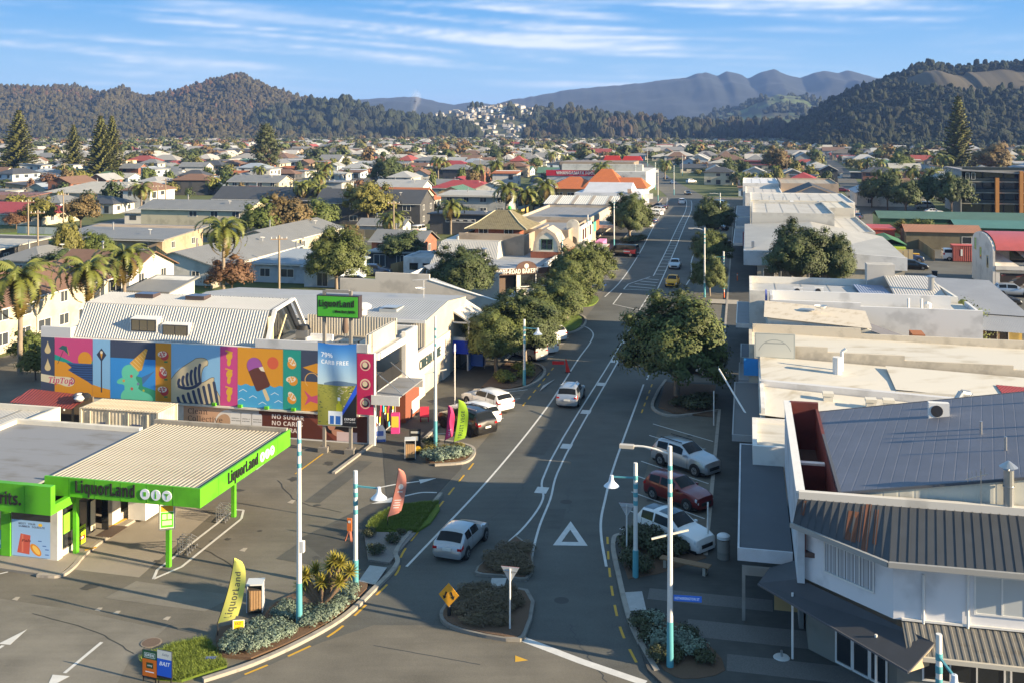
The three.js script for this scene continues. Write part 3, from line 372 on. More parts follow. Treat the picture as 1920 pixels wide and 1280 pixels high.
  for (let i = 0; i < 3; i++) { const d = part(c, 'emblem_disc', disc, (b) => b.cyl([1.35 + i * .62, 3.78, .2], [1.35 + i * .62, 3.78, .24], .27, .27, 24)); part(c, 'emblem_glass', GREEN, (b) => { const x = 1.35 + i * .62; if (i === 0) b.box(x - .08, x + .08, 3.68, 3.9, .242, .25); else if (i === 1) { b.box(x - .045, x + .045, 3.6, 3.84, .242, .25); b.box(x - .02, x + .02, 3.84, 3.98, .242, .25); } else { b.prof([[x - .14, 3.9], [x + .14, 3.9], [x, 3.74]], .242, .25, 'z'); b.box(x - .015, x + .015, 3.6, 3.76, .242, .25); } }, 0, d);
    const e = part(c, 'emblem_disc', disc, (b) => b.cyl([4.455, 3.78, -6.65 - i * .62], [4.49, 3.78, -6.65 - i * .62], .27, .27, 24)); part(c, 'emblem_glass', GREEN, (b) => { const z = -6.65 - i * .62; if (i === 0) b.box(4.492, 4.5, 3.68, 3.9, z - .08, z + .08); else if (i === 1) b.box(4.492, 4.5, 3.6, 3.95, z - .04, z + .04); else b.prof([[z - .14, 3.9], [z + .14, 3.9], [z, 3.74]], 4.492, 4.5, 'x'); }, 0, e); }
  const s = thing('hanging_sign', 'green and yellow double sided board on the front canopy post', 'sign', 47.75, -28.95, 0, null, 0); part(s, 'panel', print(96, 160, (x) => { x.fillStyle = '#dfe8c8'; x.fillRect(0, 0, 96, 160); x.fillStyle = '#e0a020'; x.fillRect(6, 6, 84, 40); x.fillStyle = '#4fae20'; x.fillRect(6, 50, 84, 104); x.fillStyle = '#cde8a0'; x.fillRect(16, 62, 28, 36); x.fillRect(52, 62, 28, 36); x.fillRect(16, 108, 64, 30); }), (b) => { b.quad([-.28, 2.05, .22], [.34, 2.05, -.1], [.34, 3.25, -.1], [-.28, 3.25, .22], UV01); }); part(s, 'frame', STEEL, (b) => { b.bar([-.3, 2.0, .23], [-.3, 3.3, .23], .05); b.bar([.36, 2, -.11], [.36, 3.3, -.11], .05); b.bar([-.3, 2, .23], [.36, 2, -.11], .05); });
  for (const [k, u] of [[0, 52.9], [1, 55.2]]) { const f = thing('ice_freezer', k ? 'white ice chest beside the rear canopy post' : 'white ice chest next to the shop doorway', 'freezer', u, -34.0, 0, null, .13); part(f, 'body', WHITE, (b) => b.box(-.55, .55, 0, 1.05, -2.1, 0)); part(f, 'lid', m([.42, .40, .36]), (b) => b.box(-.56, .56, 1.053, 1.12, -2.1, .01)); part(f, 'label', m([.75, .75, .74]), (b) => b.box(.553, .56, .3, .8, -1.5, -.5)); }
  const y2 = m([.66, .36, .03], { k: 'wear', w: 1 }); for (const [a, b2] of [[[205, 992], [236, 976]], [[158, 1036], [180, 1030]]]) struct(ribbon('kerb_paint', [g(...a), g(...b2)], .16, .13, .145, y2), 'yellow painted kerb edge by the shop');
}
// trolley racks
for (const [k, u, v] of [[0, 49.6, -29.0], [1, 54.2, -29.3]]) { const t = thing('trolley_rack', k ? 'steel trolley rail at the rear canopy post' : 'nested wire trolleys at the front canopy post', 'trolley', u, v, .15); for (let i = 0; i < 3; i++) part(t, 'trolley', STEEL, (b) => { const z = -i * .32; for (const x of [-.25, .25]) { b.bar([x, .1, z + .4], [x, .95, z + .45], .03); b.bar([x, .45, z - .4], [x, .95, z + .45], .03); b.bar([x, .1, z - .4], [x, .1, z + .4], .03); b.cyl([x, .06, z - .35], [x + .03, .06, z - .35], .06, .06, 8); b.cyl([x, .06, z + .35], [x + .03, .06, z + .35], .06, .06, 8); } for (const y of [.45, .7, .95]) b.bar([-.25, y, z + .43], [.25, y, z + .43], .02); b.bar([-.25, .5, z - .35], [.25, .5, z - .35], .02); }); }
// neighbour behind the shop
{ const t = block('rear_annex', 'low white annex with a ribbed roof behind the bottle shop', { u0: 50, u1: 63, v0: -64, v1: -46.4, h: 3.2, par: .35, w: CREAM, roof: TINW }); }
{ const t = thing('yard_shed', 'open lean-to yard shed with a faded red tin roof', 'shed', 67, -49.2); part(t, 'roof', tin([.24, .045, .035]), (b) => b.uq([65.6, -52.6, 2.5], [65.4, -47.3, 2.35], [67.8, -47.3, 2.7], [68, -52.6, 2.9])); for (const v of [-52.4, -50, -47.5]) part(t, 'post', TIMBER, (b) => b.ub(65.7, 65.85, v, v + .12, 0, 2.4)); part(t, 'back_wall', m([.16, .13, .1]), (b) => b.ub(67.9, 68.05, -52.6, -47.3, 0, 2.6)); for (let i = 0; i < 7; i++) part(t, 'festoon_globe', WHITE, (b) => b.lathe([[.02, .12], [.07, .08], [.06, 0], [.02, -.03]], -3.2 + i * .75, 2.22, 1.57, 8));
  const r = thing('rubbish_heap', 'heap of black and white bags on the shed roof', 'bags', 66.6, -47.1, 0, null, 2.72); for (let i = 0; i < 6; i++) part(r, 'bag', pick([BLACK, WHITE, m([.1, .1, .13])]), (b) => b.lathe([[0, 0], [.35, .05], [.4, .25], [.22, .42], [0, .46]].map(([p, q]) => [p * rr(.7, 1.1), q]), rr(-.9, .9), 0, rr(-.5, .5), 9), .9); }
{ const t = thing('shipping_container', 'weathered cream shipping container standing below the mural', 'container', 64.5, -42.9); const CM = m([.52, .48, .39], { k: 'stain', w: 3, b: 'ribs', bs: 1.1, bd: .03, r: .7 });
  part(t, 'shell', CM, (b) => b.ub(64.6, 67, -45.9, -39.9, .15, 2.75)); part(t, 'roof', m([.50, .44, .34], { k: 'roofdirt', w: 3, r: .8 }), (b) => { for (let i = 0; i < 26; i++) b.ub(64.62, 66.98, -45.85 + i * .229, -45.73 + i * .229, 2.78, 2.82); b.ub(64.5, 67.1, -46, -39.8, 2.753, 2.78); });
  part(t, 'corner_post', m([.5, .46, .36]), (b) => { for (const u of [64.5, 66.9]) for (const v of [-46, -39.95]) b.ub(u, u + .15, v, v + .15, 0, 2.75); b.ub(64.5, 64.6, -45.85, -39.95, 0, .18); });
  for (let i = 0; i < 4; i++) part(t, 'lock_bar', m([.55, .5, .4]), (b) => b.ub(64.52, 64.58, -45.2 + i * 1.5, -45.12 + i * 1.5, .3, 2.6)); for (const [a, c] of [[-44.4, -44], [-41.9, -41.2]]) part(t, 'stencil', m([.06, .08, .15]), (b) => b.ub(64.56, 64.59, a, c, 1.55, 1.85)); }

// mural building
const MURV = [-52.9, -51.7, -48.4, -46.9, -43.1, -41.8, -37.8, -36.4, -32.8, -31.4, -27.1, -25.85], MW = 2048, MH = 330;
const MUR = ctex(MW, MH, (x) => {
  const K = MW / 27.05, X = (v) => (v + 52.9) * K, col = { navy: '#34405c', pink: '#d0447f', lb: '#86bfe8', bl: '#2c8fe0', or: '#e2961f', teal: '#12998a', mint: '#62d6b0', hot: '#d81c60' };
  const P = (i, c, fn) => { const a = X(MURV[i]), w = X(MURV[i + 1]) - a; x.save(); x.beginPath(); x.rect(a, 0, w + 1, MH); x.clip(); x.translate(a, 0); x.fillStyle = c; x.fillRect(0, 0, w + 1, MH); fn(w, MH); x.restore(); };
  const circ = (a, b, r, c) => { x.fillStyle = c; x.beginPath(); x.arc(a, b, r, 0, 7); x.fill(); }, path = (c, ...p) => { x.fillStyle = c; x.beginPath(); x.moveTo(p[0], p[1]); for (let i = 2; i < p.length; i += 2) x.lineTo(p[i], p[i + 1]); x.fill(); };
  const drop = (cx, cy, c) => { x.fillStyle = c; x.beginPath(); x.moveTo(cx, cy - 46); x.bezierCurveTo(cx + 8, cy - 10, cx + 22, cy, cx + 20, cy + 14); x.bezierCurveTo(cx + 16, cy + 34, cx - 16, cy + 34, cx - 20, cy + 14); x.bezierCurveTo(cx - 22, cy, cx - 8, cy - 10, cx, cy - 46); x.fill(); };
  P(0, col.navy, (w) => { drop(w / 2, 65, '#e0c890'); drop(w / 2, 165, '#e0c890'); path('#e8dcb8', 0, 212, w, 222, w, 268, 0, 256); });
  P(1, col.pink, (w, h) => { path(col.teal, 0, 95, w * .3, 120, w * .55, 146, w, 122, w, 150, 0, 150); circ(w * .8, 118, 46, '#e2961f'); x.fillStyle = '#27508f'; x.fillRect(0, 140, w, 120); x.strokeStyle = '#16315f'; x.lineWidth = 7; for (let i = 0; i < 7; i++) { x.beginPath(); x.moveTo(w * .35 + i * 9, 152 + i * 14); x.quadraticCurveTo(w * .7, 160 + i * 12, w, 150 + i * 14); x.stroke(); } path(col.or, 0, 128, w * .3, 140, w * .45, 166, w * .35, 182, w * .62, 214, w * .85, 240, w, 262, w, h, 0, h); path('#1d5a5c', 26, 62, 50, 42, 80, 46, 92, 96, 60, 68); path('#c9a14a', 84, 54, 98, 96, 91, 98, 80, 48); x.strokeStyle = '#333'; x.lineWidth = 3; x.beginPath(); x.moveTo(58, 70); x.lineTo(20, 150); x.stroke(); x.fillStyle = '#e8dcb8'; x.beginPath(); x.moveTo(0, 222); x.bezierCurveTo(60, 226, 110, 214, 130, 240); x.bezierCurveTo(140, 275, 90, 290, 40, 268); x.lineTo(0, 262); x.fill(); x.strokeStyle = '#8e2c74'; x.lineWidth = 6; x.beginPath(); x.arc(112, 244, 18, -1.8, 2); x.stroke(); x.beginPath(); x.arc(108, 244, 9, -1.8, 2); x.stroke(); });
  x.fillStyle = '#d0346a'; x.font = 'italic bold 46px serif'; x.fillText('TipTop', X(-52.3), 262);
  P(2, col.lb, (w, h) => { path(col.or, 0, 258, w * .5, 272, w, 282, w, h, 0, h); x.fillStyle = '#26304a'; x.fillRect(w / 2 - 4, 110, 8, 190); path('#26304a', w / 2, 46, w / 2 + 32, 84, w / 2, 124, w / 2 - 32, 84); path('#e2a030', w / 2 - 9, 76, w / 2 + 9, 76, w / 2, 108); circ(w / 2, 70, 9, '#f3e6c8'); });
  P(3, col.bl, (w, h) => { x.fillStyle = col.navy; x.fillRect(0, 0, w, 96); path('#3e6fa8', w * .62, 210, w * .98, 160, w * .72, 240); path('#2a9a72', w * .5, 190, w * .7, 200, w * .72, 250, w, 270, w, h, w * .5, h); x.fillStyle = col.mint; x.beginPath(); x.moveTo(w * .42, 130); x.bezierCurveTo(w * .2, 140, w * .25, 200, w * .28, 205); x.bezierCurveTo(w * .1, 225, w * .12, 245, w * .22, 245); x.bezierCurveTo(w * .36, 245, w * .3, 262, w * .32, 275); x.bezierCurveTo(w * .2, 300, w * .24, 330, w * .24, 330); x.lineTo(w * .95, 330); x.bezierCurveTo(w * .95, 280, w * .7, 290, w * .62, 262); x.bezierCurveTo(w * .7, 230, w * .5, 215, w * .6, 190); x.bezierCurveTo(w * .7, 170, w * .6, 130, w * .42, 130); x.fill(); path('#e8a83a', w * .43, 122, w * .78, 36, w * .83, 40, w * .70, 158, w * .62, 168); x.strokeStyle = '#f5d890'; x.lineWidth = 3; for (let i = 0; i < 7; i++) { x.beginPath(); x.moveTo(w * (.45 + i * .05), 120 - i * 12); x.lineTo(w * (.62 + i * .03), 160 - i * 16); x.stroke(); } circ(w * .47, 196, 9, '#c85a50'); circ(w * .3, 225, 8, '#e0a050'); circ(w * .48, 268, 9, '#c85a50'); circ(w * .74, 274, 7, '#b8c040'); circ(w * .62, 238, 9, '#6f88a8'); });
  const fruit = (cx, cy, a, c, d) => { x.save(); x.translate(cx, cy); x.rotate(a); x.fillStyle = c; x.beginPath(); x.ellipse(4, 8, 27, 26, 0, 0, 7); x.fill(); x.fillStyle = '#f6e6d0'; x.beginPath(); x.ellipse(-4, -6, 29, 17, .35, 0, 7); x.fill(); x.fillStyle = d; for (let i = 0; i < 6; i++) { x.beginPath(); x.ellipse(-4 + 15 * Math.cos(i * 1.05), -6 + 9 * Math.sin(i * 1.05), 7, 4.4, i, 0, 7); x.fill(); } x.restore(); };
  P(4, '#d98e1c', (w) => { fruit(w / 2, 65, -.5, '#c83434', '#c84848'); fruit(w / 2, 165, .6, '#c83434', '#c84848'); fruit(w / 2, 265, -.4, '#c83434', '#c84848'); x.fillStyle = '#2f7a40'; for (const y of [100, 200, 298]) x.fillRect(w * .55, y, 22, 9); });
  P(5, col.lb, (w, h) => { x.fillStyle = '#dcc9a0'; x.beginPath(); x.moveTo(0, 200); x.bezierCurveTo(w * .15, 130, w * .35, 110, w * .5, 76); x.bezierCurveTo(w * .7, 60, w * .8, 80, w * .74, 112); x.bezierCurveTo(w * .6, 118, w * .62, 190, w * .62, 210); x.bezierCurveTo(w * .75, 200, w * .8, 170, w * .88, 178); x.bezierCurveTo(w * .86, 240, w, 270, w, 290); x.lineTo(w, h); x.lineTo(0, h); x.fill(); x.strokeStyle = '#6a5a3c'; x.lineWidth = 3; x.stroke(); x.lineCap = 'round'; x.strokeStyle = '#2f3b57'; for (let i = 0; i < 6; i++) { const a = w * (.14 + i * .085), t0 = 196 - i * 18; x.lineWidth = 16; x.beginPath(); x.moveTo(a + 8, t0 + 4); x.quadraticCurveTo(a - 4, t0 + 30, a + 10, 236 - i * 5); x.stroke(); } x.lineWidth = 17; x.beginPath(); x.moveTo(w * .16, 238); x.quadraticCurveTo(w * .4, 262, w * .58, 214); x.stroke(); x.lineWidth = 18; for (let i = 0; i < 8; i++) { const a = w * (.14 + i * .105), t0 = 304 - i * 14; x.beginPath(); x.moveTo(a, t0); x.quadraticCurveTo(a + 6, t0 + 30, a + 26, h + 10); x.stroke(); } });
  const foot = (cx, cy) => { x.fillStyle = '#e2b02c'; x.beginPath(); x.ellipse(cx + 3, cy - 14, 19, 23, .2, 0, 7); x.fill(); x.beginPath(); x.ellipse(cx + 1, cy + 20, 12, 22, .1, 0, 7); x.fill(); for (let i = 0; i < 5; i++) circ(cx - 17 + i * 9, cy - 42 + i * 2, 5, '#e2b02c'); };
  P(6, '#cf3f86', (w) => { foot(w / 2, 66); foot(w / 2, 166); foot(w / 2, 266); });
  P(7, '#e0961c', (w, h) => { circ(w * .78, 78, 34, '#dd5a3a'); x.fillStyle = '#3fa8e0'; x.beginPath(); x.moveTo(0, 205); for (let i = 0; i <= 8; i++) x.quadraticCurveTo(w * (i + .5) / 8, i % 2 ? 196 : 216, w * (i + 1) / 8, 206); x.lineTo(w, h); x.lineTo(0, h); x.fill(); x.strokeStyle = '#d8eefa'; x.lineWidth = 4; for (const [a, b] of [[.12, 238], [.34, 270], [.82, 246], [.08, 288], [.55, 302], [.9, 288]]) { x.beginPath(); x.moveTo(w * a - 24, b + 8); x.lineTo(w * a, b - 6); x.lineTo(w * a + 24, b + 6); x.stroke(); } x.save(); x.translate(w * .44, 140); x.rotate(-.42); x.fillStyle = '#5a2a24'; x.beginPath(); x.roundRect(-46, -92, 92, 184, [46, 46, 14, 14]); x.fill(); x.fillStyle = '#a050a8'; x.beginPath(); x.moveTo(-44, -30); x.lineTo(-44, -50); x.arc(0, -48, 44, Math.PI, 0); x.lineTo(44, -16); x.quadraticCurveTo(10, -40, -44, -30); x.fill(); path('#f2e8d0', 20, -28, 46, -24, 46, 8, 26, -6); x.fillStyle = '#e8cf9c'; x.beginPath(); x.roundRect(-11, 92, 22, 70, 10); x.fill(); x.restore(); });
  P(8, col.teal, (w) => { fruit(w / 2, 70, .5, '#e89424', '#e8a040'); fruit(w / 2, 165, -.5, '#e89424', '#e8a040'); fruit(w / 2, 262, .5, '#e89424', '#e8a040'); });
  P(9, col.navy, (w, h) => { x.fillStyle = '#e0961c'; x.fillRect(0, 168, w, h); path('#e0961c', 10, 92, 90, 66, 180, 74, 180, 120, 90, 122); x.strokeStyle = '#e8b060'; x.lineWidth = 5; x.beginPath(); x.arc(64, 160, 40, 2.2, 6.6); x.stroke(); path('#d04878', 16, 215, 60, 250, 110, 236, 110, 290, 56, 276, 20, 300, 40, 258); });
  x.fillStyle = 'rgba(120,116,108,.13)'; x.fillRect(0, 0, MW, MH);
  P(10, '#c42a60', (w) => { for (const y of [62, 165, 268]) { circ(w / 2, y, 30, '#e8d8b8'); circ(w / 2, y + 2, 24, '#e05a88'); circ(w / 2, y + 2, 20, '#2d3a2c'); circ(w / 2 - 2, y - 2, 15, '#e8d8b8'); } });
});
{
  const t = thing('mural_building', 'long two storey building with a painted ice cream mural wall', 'building', 69.5, -39.4), MM = new THREE.MeshStandardMaterial({ map: MUR, roughness: .75 });
  part(t, 'wall', OFFW, (b) => { b.ub(69.56, 69.85, -52.95, -25.8, 0, 6.5); b.ub(69.85, 80, -52.95, -52.7, 0, 6.5); b.ub(79.75, 80, -52.7, -26, 0, 6.5); b.ub(76.2, 79.75, -26.25, -26, 0, 6.5); });
  for (let i = 0; i < 11; i++) { const a = MURV[i], c = MURV[i + 1], f = (v) => (v + 52.9) / 27.05; part(t, 'mural_panel', MM, (b) => b.quad([a + 39.4, 2.13, .004], [c + 39.4 - .012, 2.13, .004], [c + 39.4 - .012, 6.46, .004], [a + 39.4, 6.46, .004], [[f(a), 0], [f(c), 0], [f(c), 1], [f(a), 1]])); }
  part(t, 'ledge', CREAM, (b) => b.ub(69.35, 69.555, -41.9, -26.9, 1.98, 2.1)); for (let i = 0; i < 5; i++) part(t, 'floodlight', GREEN, (b) => b.ub(69.3, 69.5, -38.4 + i * 2.1, -38.1 + i * 2.1, 2.1, 2.3));
  part(t, 'advert_panel', print(1024, 150, (x, w, h) => { const gr = x.createLinearGradient(0, 0, 300, 0); x.fillStyle = '#c9a083'; x.fillRect(0, 0, 260, h); x.fillStyle = '#a9a49e'; x.fillRect(260, 0, 170, h); x.fillStyle = '#5a2a1e'; x.fillRect(430, 0, 594, h); x.fillStyle = '#d8d2cc'; x.beginPath(); x.ellipse(240, 90, 60, 80, .4, 0, 7); x.fill(); x.fillStyle = '#b89578'; x.beginPath(); x.ellipse(225, 95, 40, 60, .4, 0, 7); x.fill(); x.fillStyle = '#4a3a30'; x.font = '44px serif'; x.fillText('Clean', 22, 48); x.fillText('Collective', 22, 92); for (const [a, c, n, n2] of [[270, '#a02030', 'VANILLA CLA', 'WITH BERRY'], [330, '#6f8f2a', 'LEMON, LIME', '& BITTERS'], [392, '#b0442c', 'GINGER BEER', 'WITH PEAR']]) { x.fillStyle = '#dcdad8'; x.beginPath(); x.roundRect(a, 24, 56, 126, 10); x.fill(); x.fillStyle = '#444'; x.font = 'bold 9px sans-serif'; x.fillText(n.slice(0, 9), a + 5, 62); x.fillText(n2, a + 5, 76); x.fillStyle = c; x.beginPath(); x.arc(a + 30, 122, 20, 0, 7); x.fill(); } x.fillStyle = '#e8dcd4'; x.font = 'bold 36px sans-serif'; ['NO SUGAR', 'NO CARBS', 'NATURAL'].forEach((q, i) => x.fillText(q, 500, 46 + i * 38)); x.strokeStyle = '#7d4030'; x.lineWidth = 16; for (let i = 0; i < 4; i++) { x.beginPath(); x.moveTo(690 + i * 30, 0); x.quadraticCurveTo(760, 60 + i * 20, 860 + i * 40, 150); x.stroke(); } x.fillStyle = '#151215'; x.beginPath(); x.ellipse(830, 60, 40, 50, 0, 0, 7); x.fill(); x.beginPath(); x.ellipse(905, 70, 38, 52, 0, 0, 7); x.fill(); x.fillStyle = '#c08a70'; x.beginPath(); x.ellipse(832, 62, 22, 30, 0, 0, 7); x.fill(); x.beginPath(); x.ellipse(880, 110, 50, 22, .3, 0, 7); x.fill(); x.fillStyle = '#d8c0c0'; x.fillRect(860, 96, 110, 54); }), (b) => b.quad([-1.4, .12, -.04], [13.05, .12, -.04], [13.05, 1.97, -.04], [-1.4, 1.97, -.04], UV01));
  part(t, 'corner_pillar', WHITE, (b) => { b.ub(69.3, 69.555, -26.12, -25.7, 0, 2.12); b.ub(69.5, 69.553, -25.83, -25.78, 2.13, 6.5); });
  part(t, 'parapet', wall([.55, .56, .57]), (b) => { b.ub(69.56, 69.85, -52.95, -50.35, 6.503, 7.25); b.ub(69.86, 72, -50.6, -50.35, 6.503, 7.25); }); part(t, 'parapet', wall([.55, .56, .57]), (b) => b.ub(69.5, 69.75, -35.0, -26.3, 6.503, 7.1));
  part(t, 'terrace_wall', VB, (b) => { b.ub(69.76, 75.5, -26.55, -26.3, 6.2, 7.7); b.ub(76.5, 76.7, -34, -26.6, 6.2, 7.7); }); part(t, 'terrace_floor', CONC, (b) => b.ub(69.76, 76.5, -34.2, -26.55, 6.05, 6.2));
  part(t, 'lower_roof', MEMG, (b) => b.ub(69.86, 79.7, -52.7, -34.2, 6.0, 6.1));
  part(t, 'mansard_roof', m([.46, .46, .45], { k: 'wear', w: 6, r: .5 }), (b) => { const X = (v) => v + 39.4; b.corr([X(-50.3), 6.52, -.36], [15.6, 0, 0], [0, 2.35, -1.4], 70, .035); b.corr([X(-50.3), 8.88, -1.78], [15.6, 0, 0], [0, .35, -3.2], 70, .025); b.corr([X(-50.3), 9.23, -5], [15.6, 0, 0], [0, -2.9, -2.5], 52, .04); });
  const END = [[-.36, 6.5], [-1.76, 8.86], [-5, 9.2], [-7.5, 6.3], [-7.5, 6.1], [-.36, 6.1]]; part(t, 'gable_end', OFFW, (b) => b.prof(END.map(([z, y]) => [z, y - .02]), -10.88, -10.7)); part(t, 'end_frame', WHITE, (b) => { for (let i = 0; i < 3; i++) b.bar([5.1, END[i][1] + .05, END[i][0]], [5.1, END[i + 1][1] + .05, END[i + 1][0]], .3, .16); }); part(t, 'end_glass', GLASS, (b) => b.prof(END, 4.2, 4.3)); part(t, 'open_door', m([.55, .47, .3]), (b) => { b.box(4.35, 4.45, 6.2, 8.3, -2.9, -2.0); b.bar([4.6, 6.2, -3.2], [4.9, 8.2, -4.1], .12); });
  for (const [a, y0, n] of [[-6.15, 7.15, 3], [-3.5, 6.85, 2]]) { const d = part(t, 'dormer', WHITE, (b) => { b.prof([[-.62, y0 - .08], [-.62, y0 + .9], [-1.9, y0 + 1.15], [-1.9, y0 - .08]], a - .08, a + 2.18); }); for (let i = 0; i < n; i++) part(t, 'pane', m([.17, .145, .10], { r: .1 }), (b) => b.box(a + .07 + i * 2.0 / n, a + .05 + (i + 1) * 2.0 / n - .06, y0 + .04, y0 + .8, -.618, -.59), 0, d); part(t, 'frame', DARKFRAME, (b) => b.box(a, a + 2.1, y0 - .03, y0 + .86, -.619, -.6), 0, d); }
  for (const v of [-46.3, -41.9]) part(t, 'skylight_dome', m([.08, .06, .06], { r: .2 }), (b) => b.box(v + 39.4 - .8, v + 39.4 + .8, 9.12, 9.42, -4.6, -3.5));
  // balcony end
  part(t, 'balcony_slab', CONC2, (b) => { b.ub(69.86, 76.2, -28.5, -25.95, 3.3, 3.55); }); part(t, 'balcony_roof', MEMB, (b) => b.ub(69.86, 76.1, -28.6, -25.8, 6.15, 6.32)); part(t, 'balcony_fascia', WHITE, (b) => { b.ub(69.86, 76.1, -25.78, -25.6, 5.95, 6.4); b.ub(75.9, 76.2, -25.95, -25.6, 3.3, 6.8); }); part(t, 'railing', BLACK, (b) => b.ub(69.9, 75.85, -25.98, -25.92, 3.6, 4.65)); part(t, 'balcony_wall', wall([.5, .5, .46]), (b) => b.ub(69.86, 76.2, -28.75, -28.55, 3.3, 6.2)); part(t, 'shop_wall', wall([.3, .28, .27]), (b) => b.ub(69.86, 76.2, -26.4, -26.2, 0, 3.3));
  part(t, 'shop_display', print(256, 96, (x, w, h) => { x.fillStyle = '#141118'; x.fillRect(0, 0, w, h); for (let i = 0; i < 26; i++) { x.fillStyle = ['#d03060', '#f0f0ea', '#40b0d0', '#e8c030', '#181818', '#c03030', '#6a3020'][i % 7]; x.fillRect((i * 47) % 240, 14 + (i * 31) % 70, 12, 20); } x.fillStyle = '#38c8e0'; x.fillRect(0, 0, w, 10); }), (b) => b.quad([13.25, .15, -.5], [13.25, .15, -5.4], [13.25, 2.9, -5.4], [13.25, 2.9, -.5], UV01));
  awning(t, 69.4, 75, -26, -23.9, 3.45, MEMG, WHITE, .65); for (const u of [70.3, 73.5]) part(t, 'stay_rod', STEEL, (b) => b.bar([13.4, 5, -(u - 69.5)], [15.3, 3.6, -(u - 69.5)], .05));
  part(t, 'kiosk', m([.22, .07, .04]), (b) => b.ub(75.2, 78.6, -26.4, -25.4, 0, 2.4)); part(t, 'kiosk_panel', WHITE, (b) => b.ub(76.6, 78.5, -25.38, -25.35, .3, 1.3));
  // terrace things
  const TF = (n, l, c, u, v) => thing(n, l, c, u, v, 0, null, 6.2); let q = TF('patio_umbrella', 'folded brown patio umbrella on the roof terrace', 'umbrella', 73, -29.4); part(q, 'canopy', m([.13, .09, .07]), (b) => b.lathe([[.02, 2.9], [.16, 2.2], [.26, 1.2], [.2, .9]], 0, 0, 0, 10), .8); part(q, 'pole', STEEL, (b) => b.cyl([0, 0, 0], [0, 2.9, 0], .03)); part(q, 'base', BLACK, (b) => b.cyl([0, 0, 0], [0, .1, 0], .35));
  q = TF('barbecue', 'black hooded barbecue on the roof terrace', 'barbecue', 73.5, -33); part(q, 'hood', BLACK, (b) => b.lathe([[.01, 1.35], [.4, 1.25], [.55, .95]], 0, 0, 0, 12), .8); part(q, 'cabinet', STEEL, (b) => b.box(-.5, .5, 0, .95, -.35, .35)); q = TF('outdoor_sofa', 'white outdoor sofa on the roof terrace', 'sofa', 72.5, -31.2); part(q, 'seat', WHITE, (b) => b.box(-.9, .9, 0, .42, -.4, .4)); part(q, 'backrest', WHITE, (b) => { b.box(-.9, .9, .423, .8, -.4, -.2); b.box(-1.05, -.903, 0, .6, -.4, .4); });
  q = TF('patio_table', 'low slatted timber table under the folded umbrella', 'table', 71.9, -28.8); for (let i = 0; i < 6; i++) part(q, 'slat', m([.5, .44, .36]), (b) => b.box(-.9, .9, .6, .64, -.5 + i * .17, -.37 + i * .17)); for (const x of [-.8, .7]) for (const z of [-.42, .34]) part(q, 'leg', TIMBER, (b) => b.box(x, x + .09, 0, .6, z, z + .09));
}
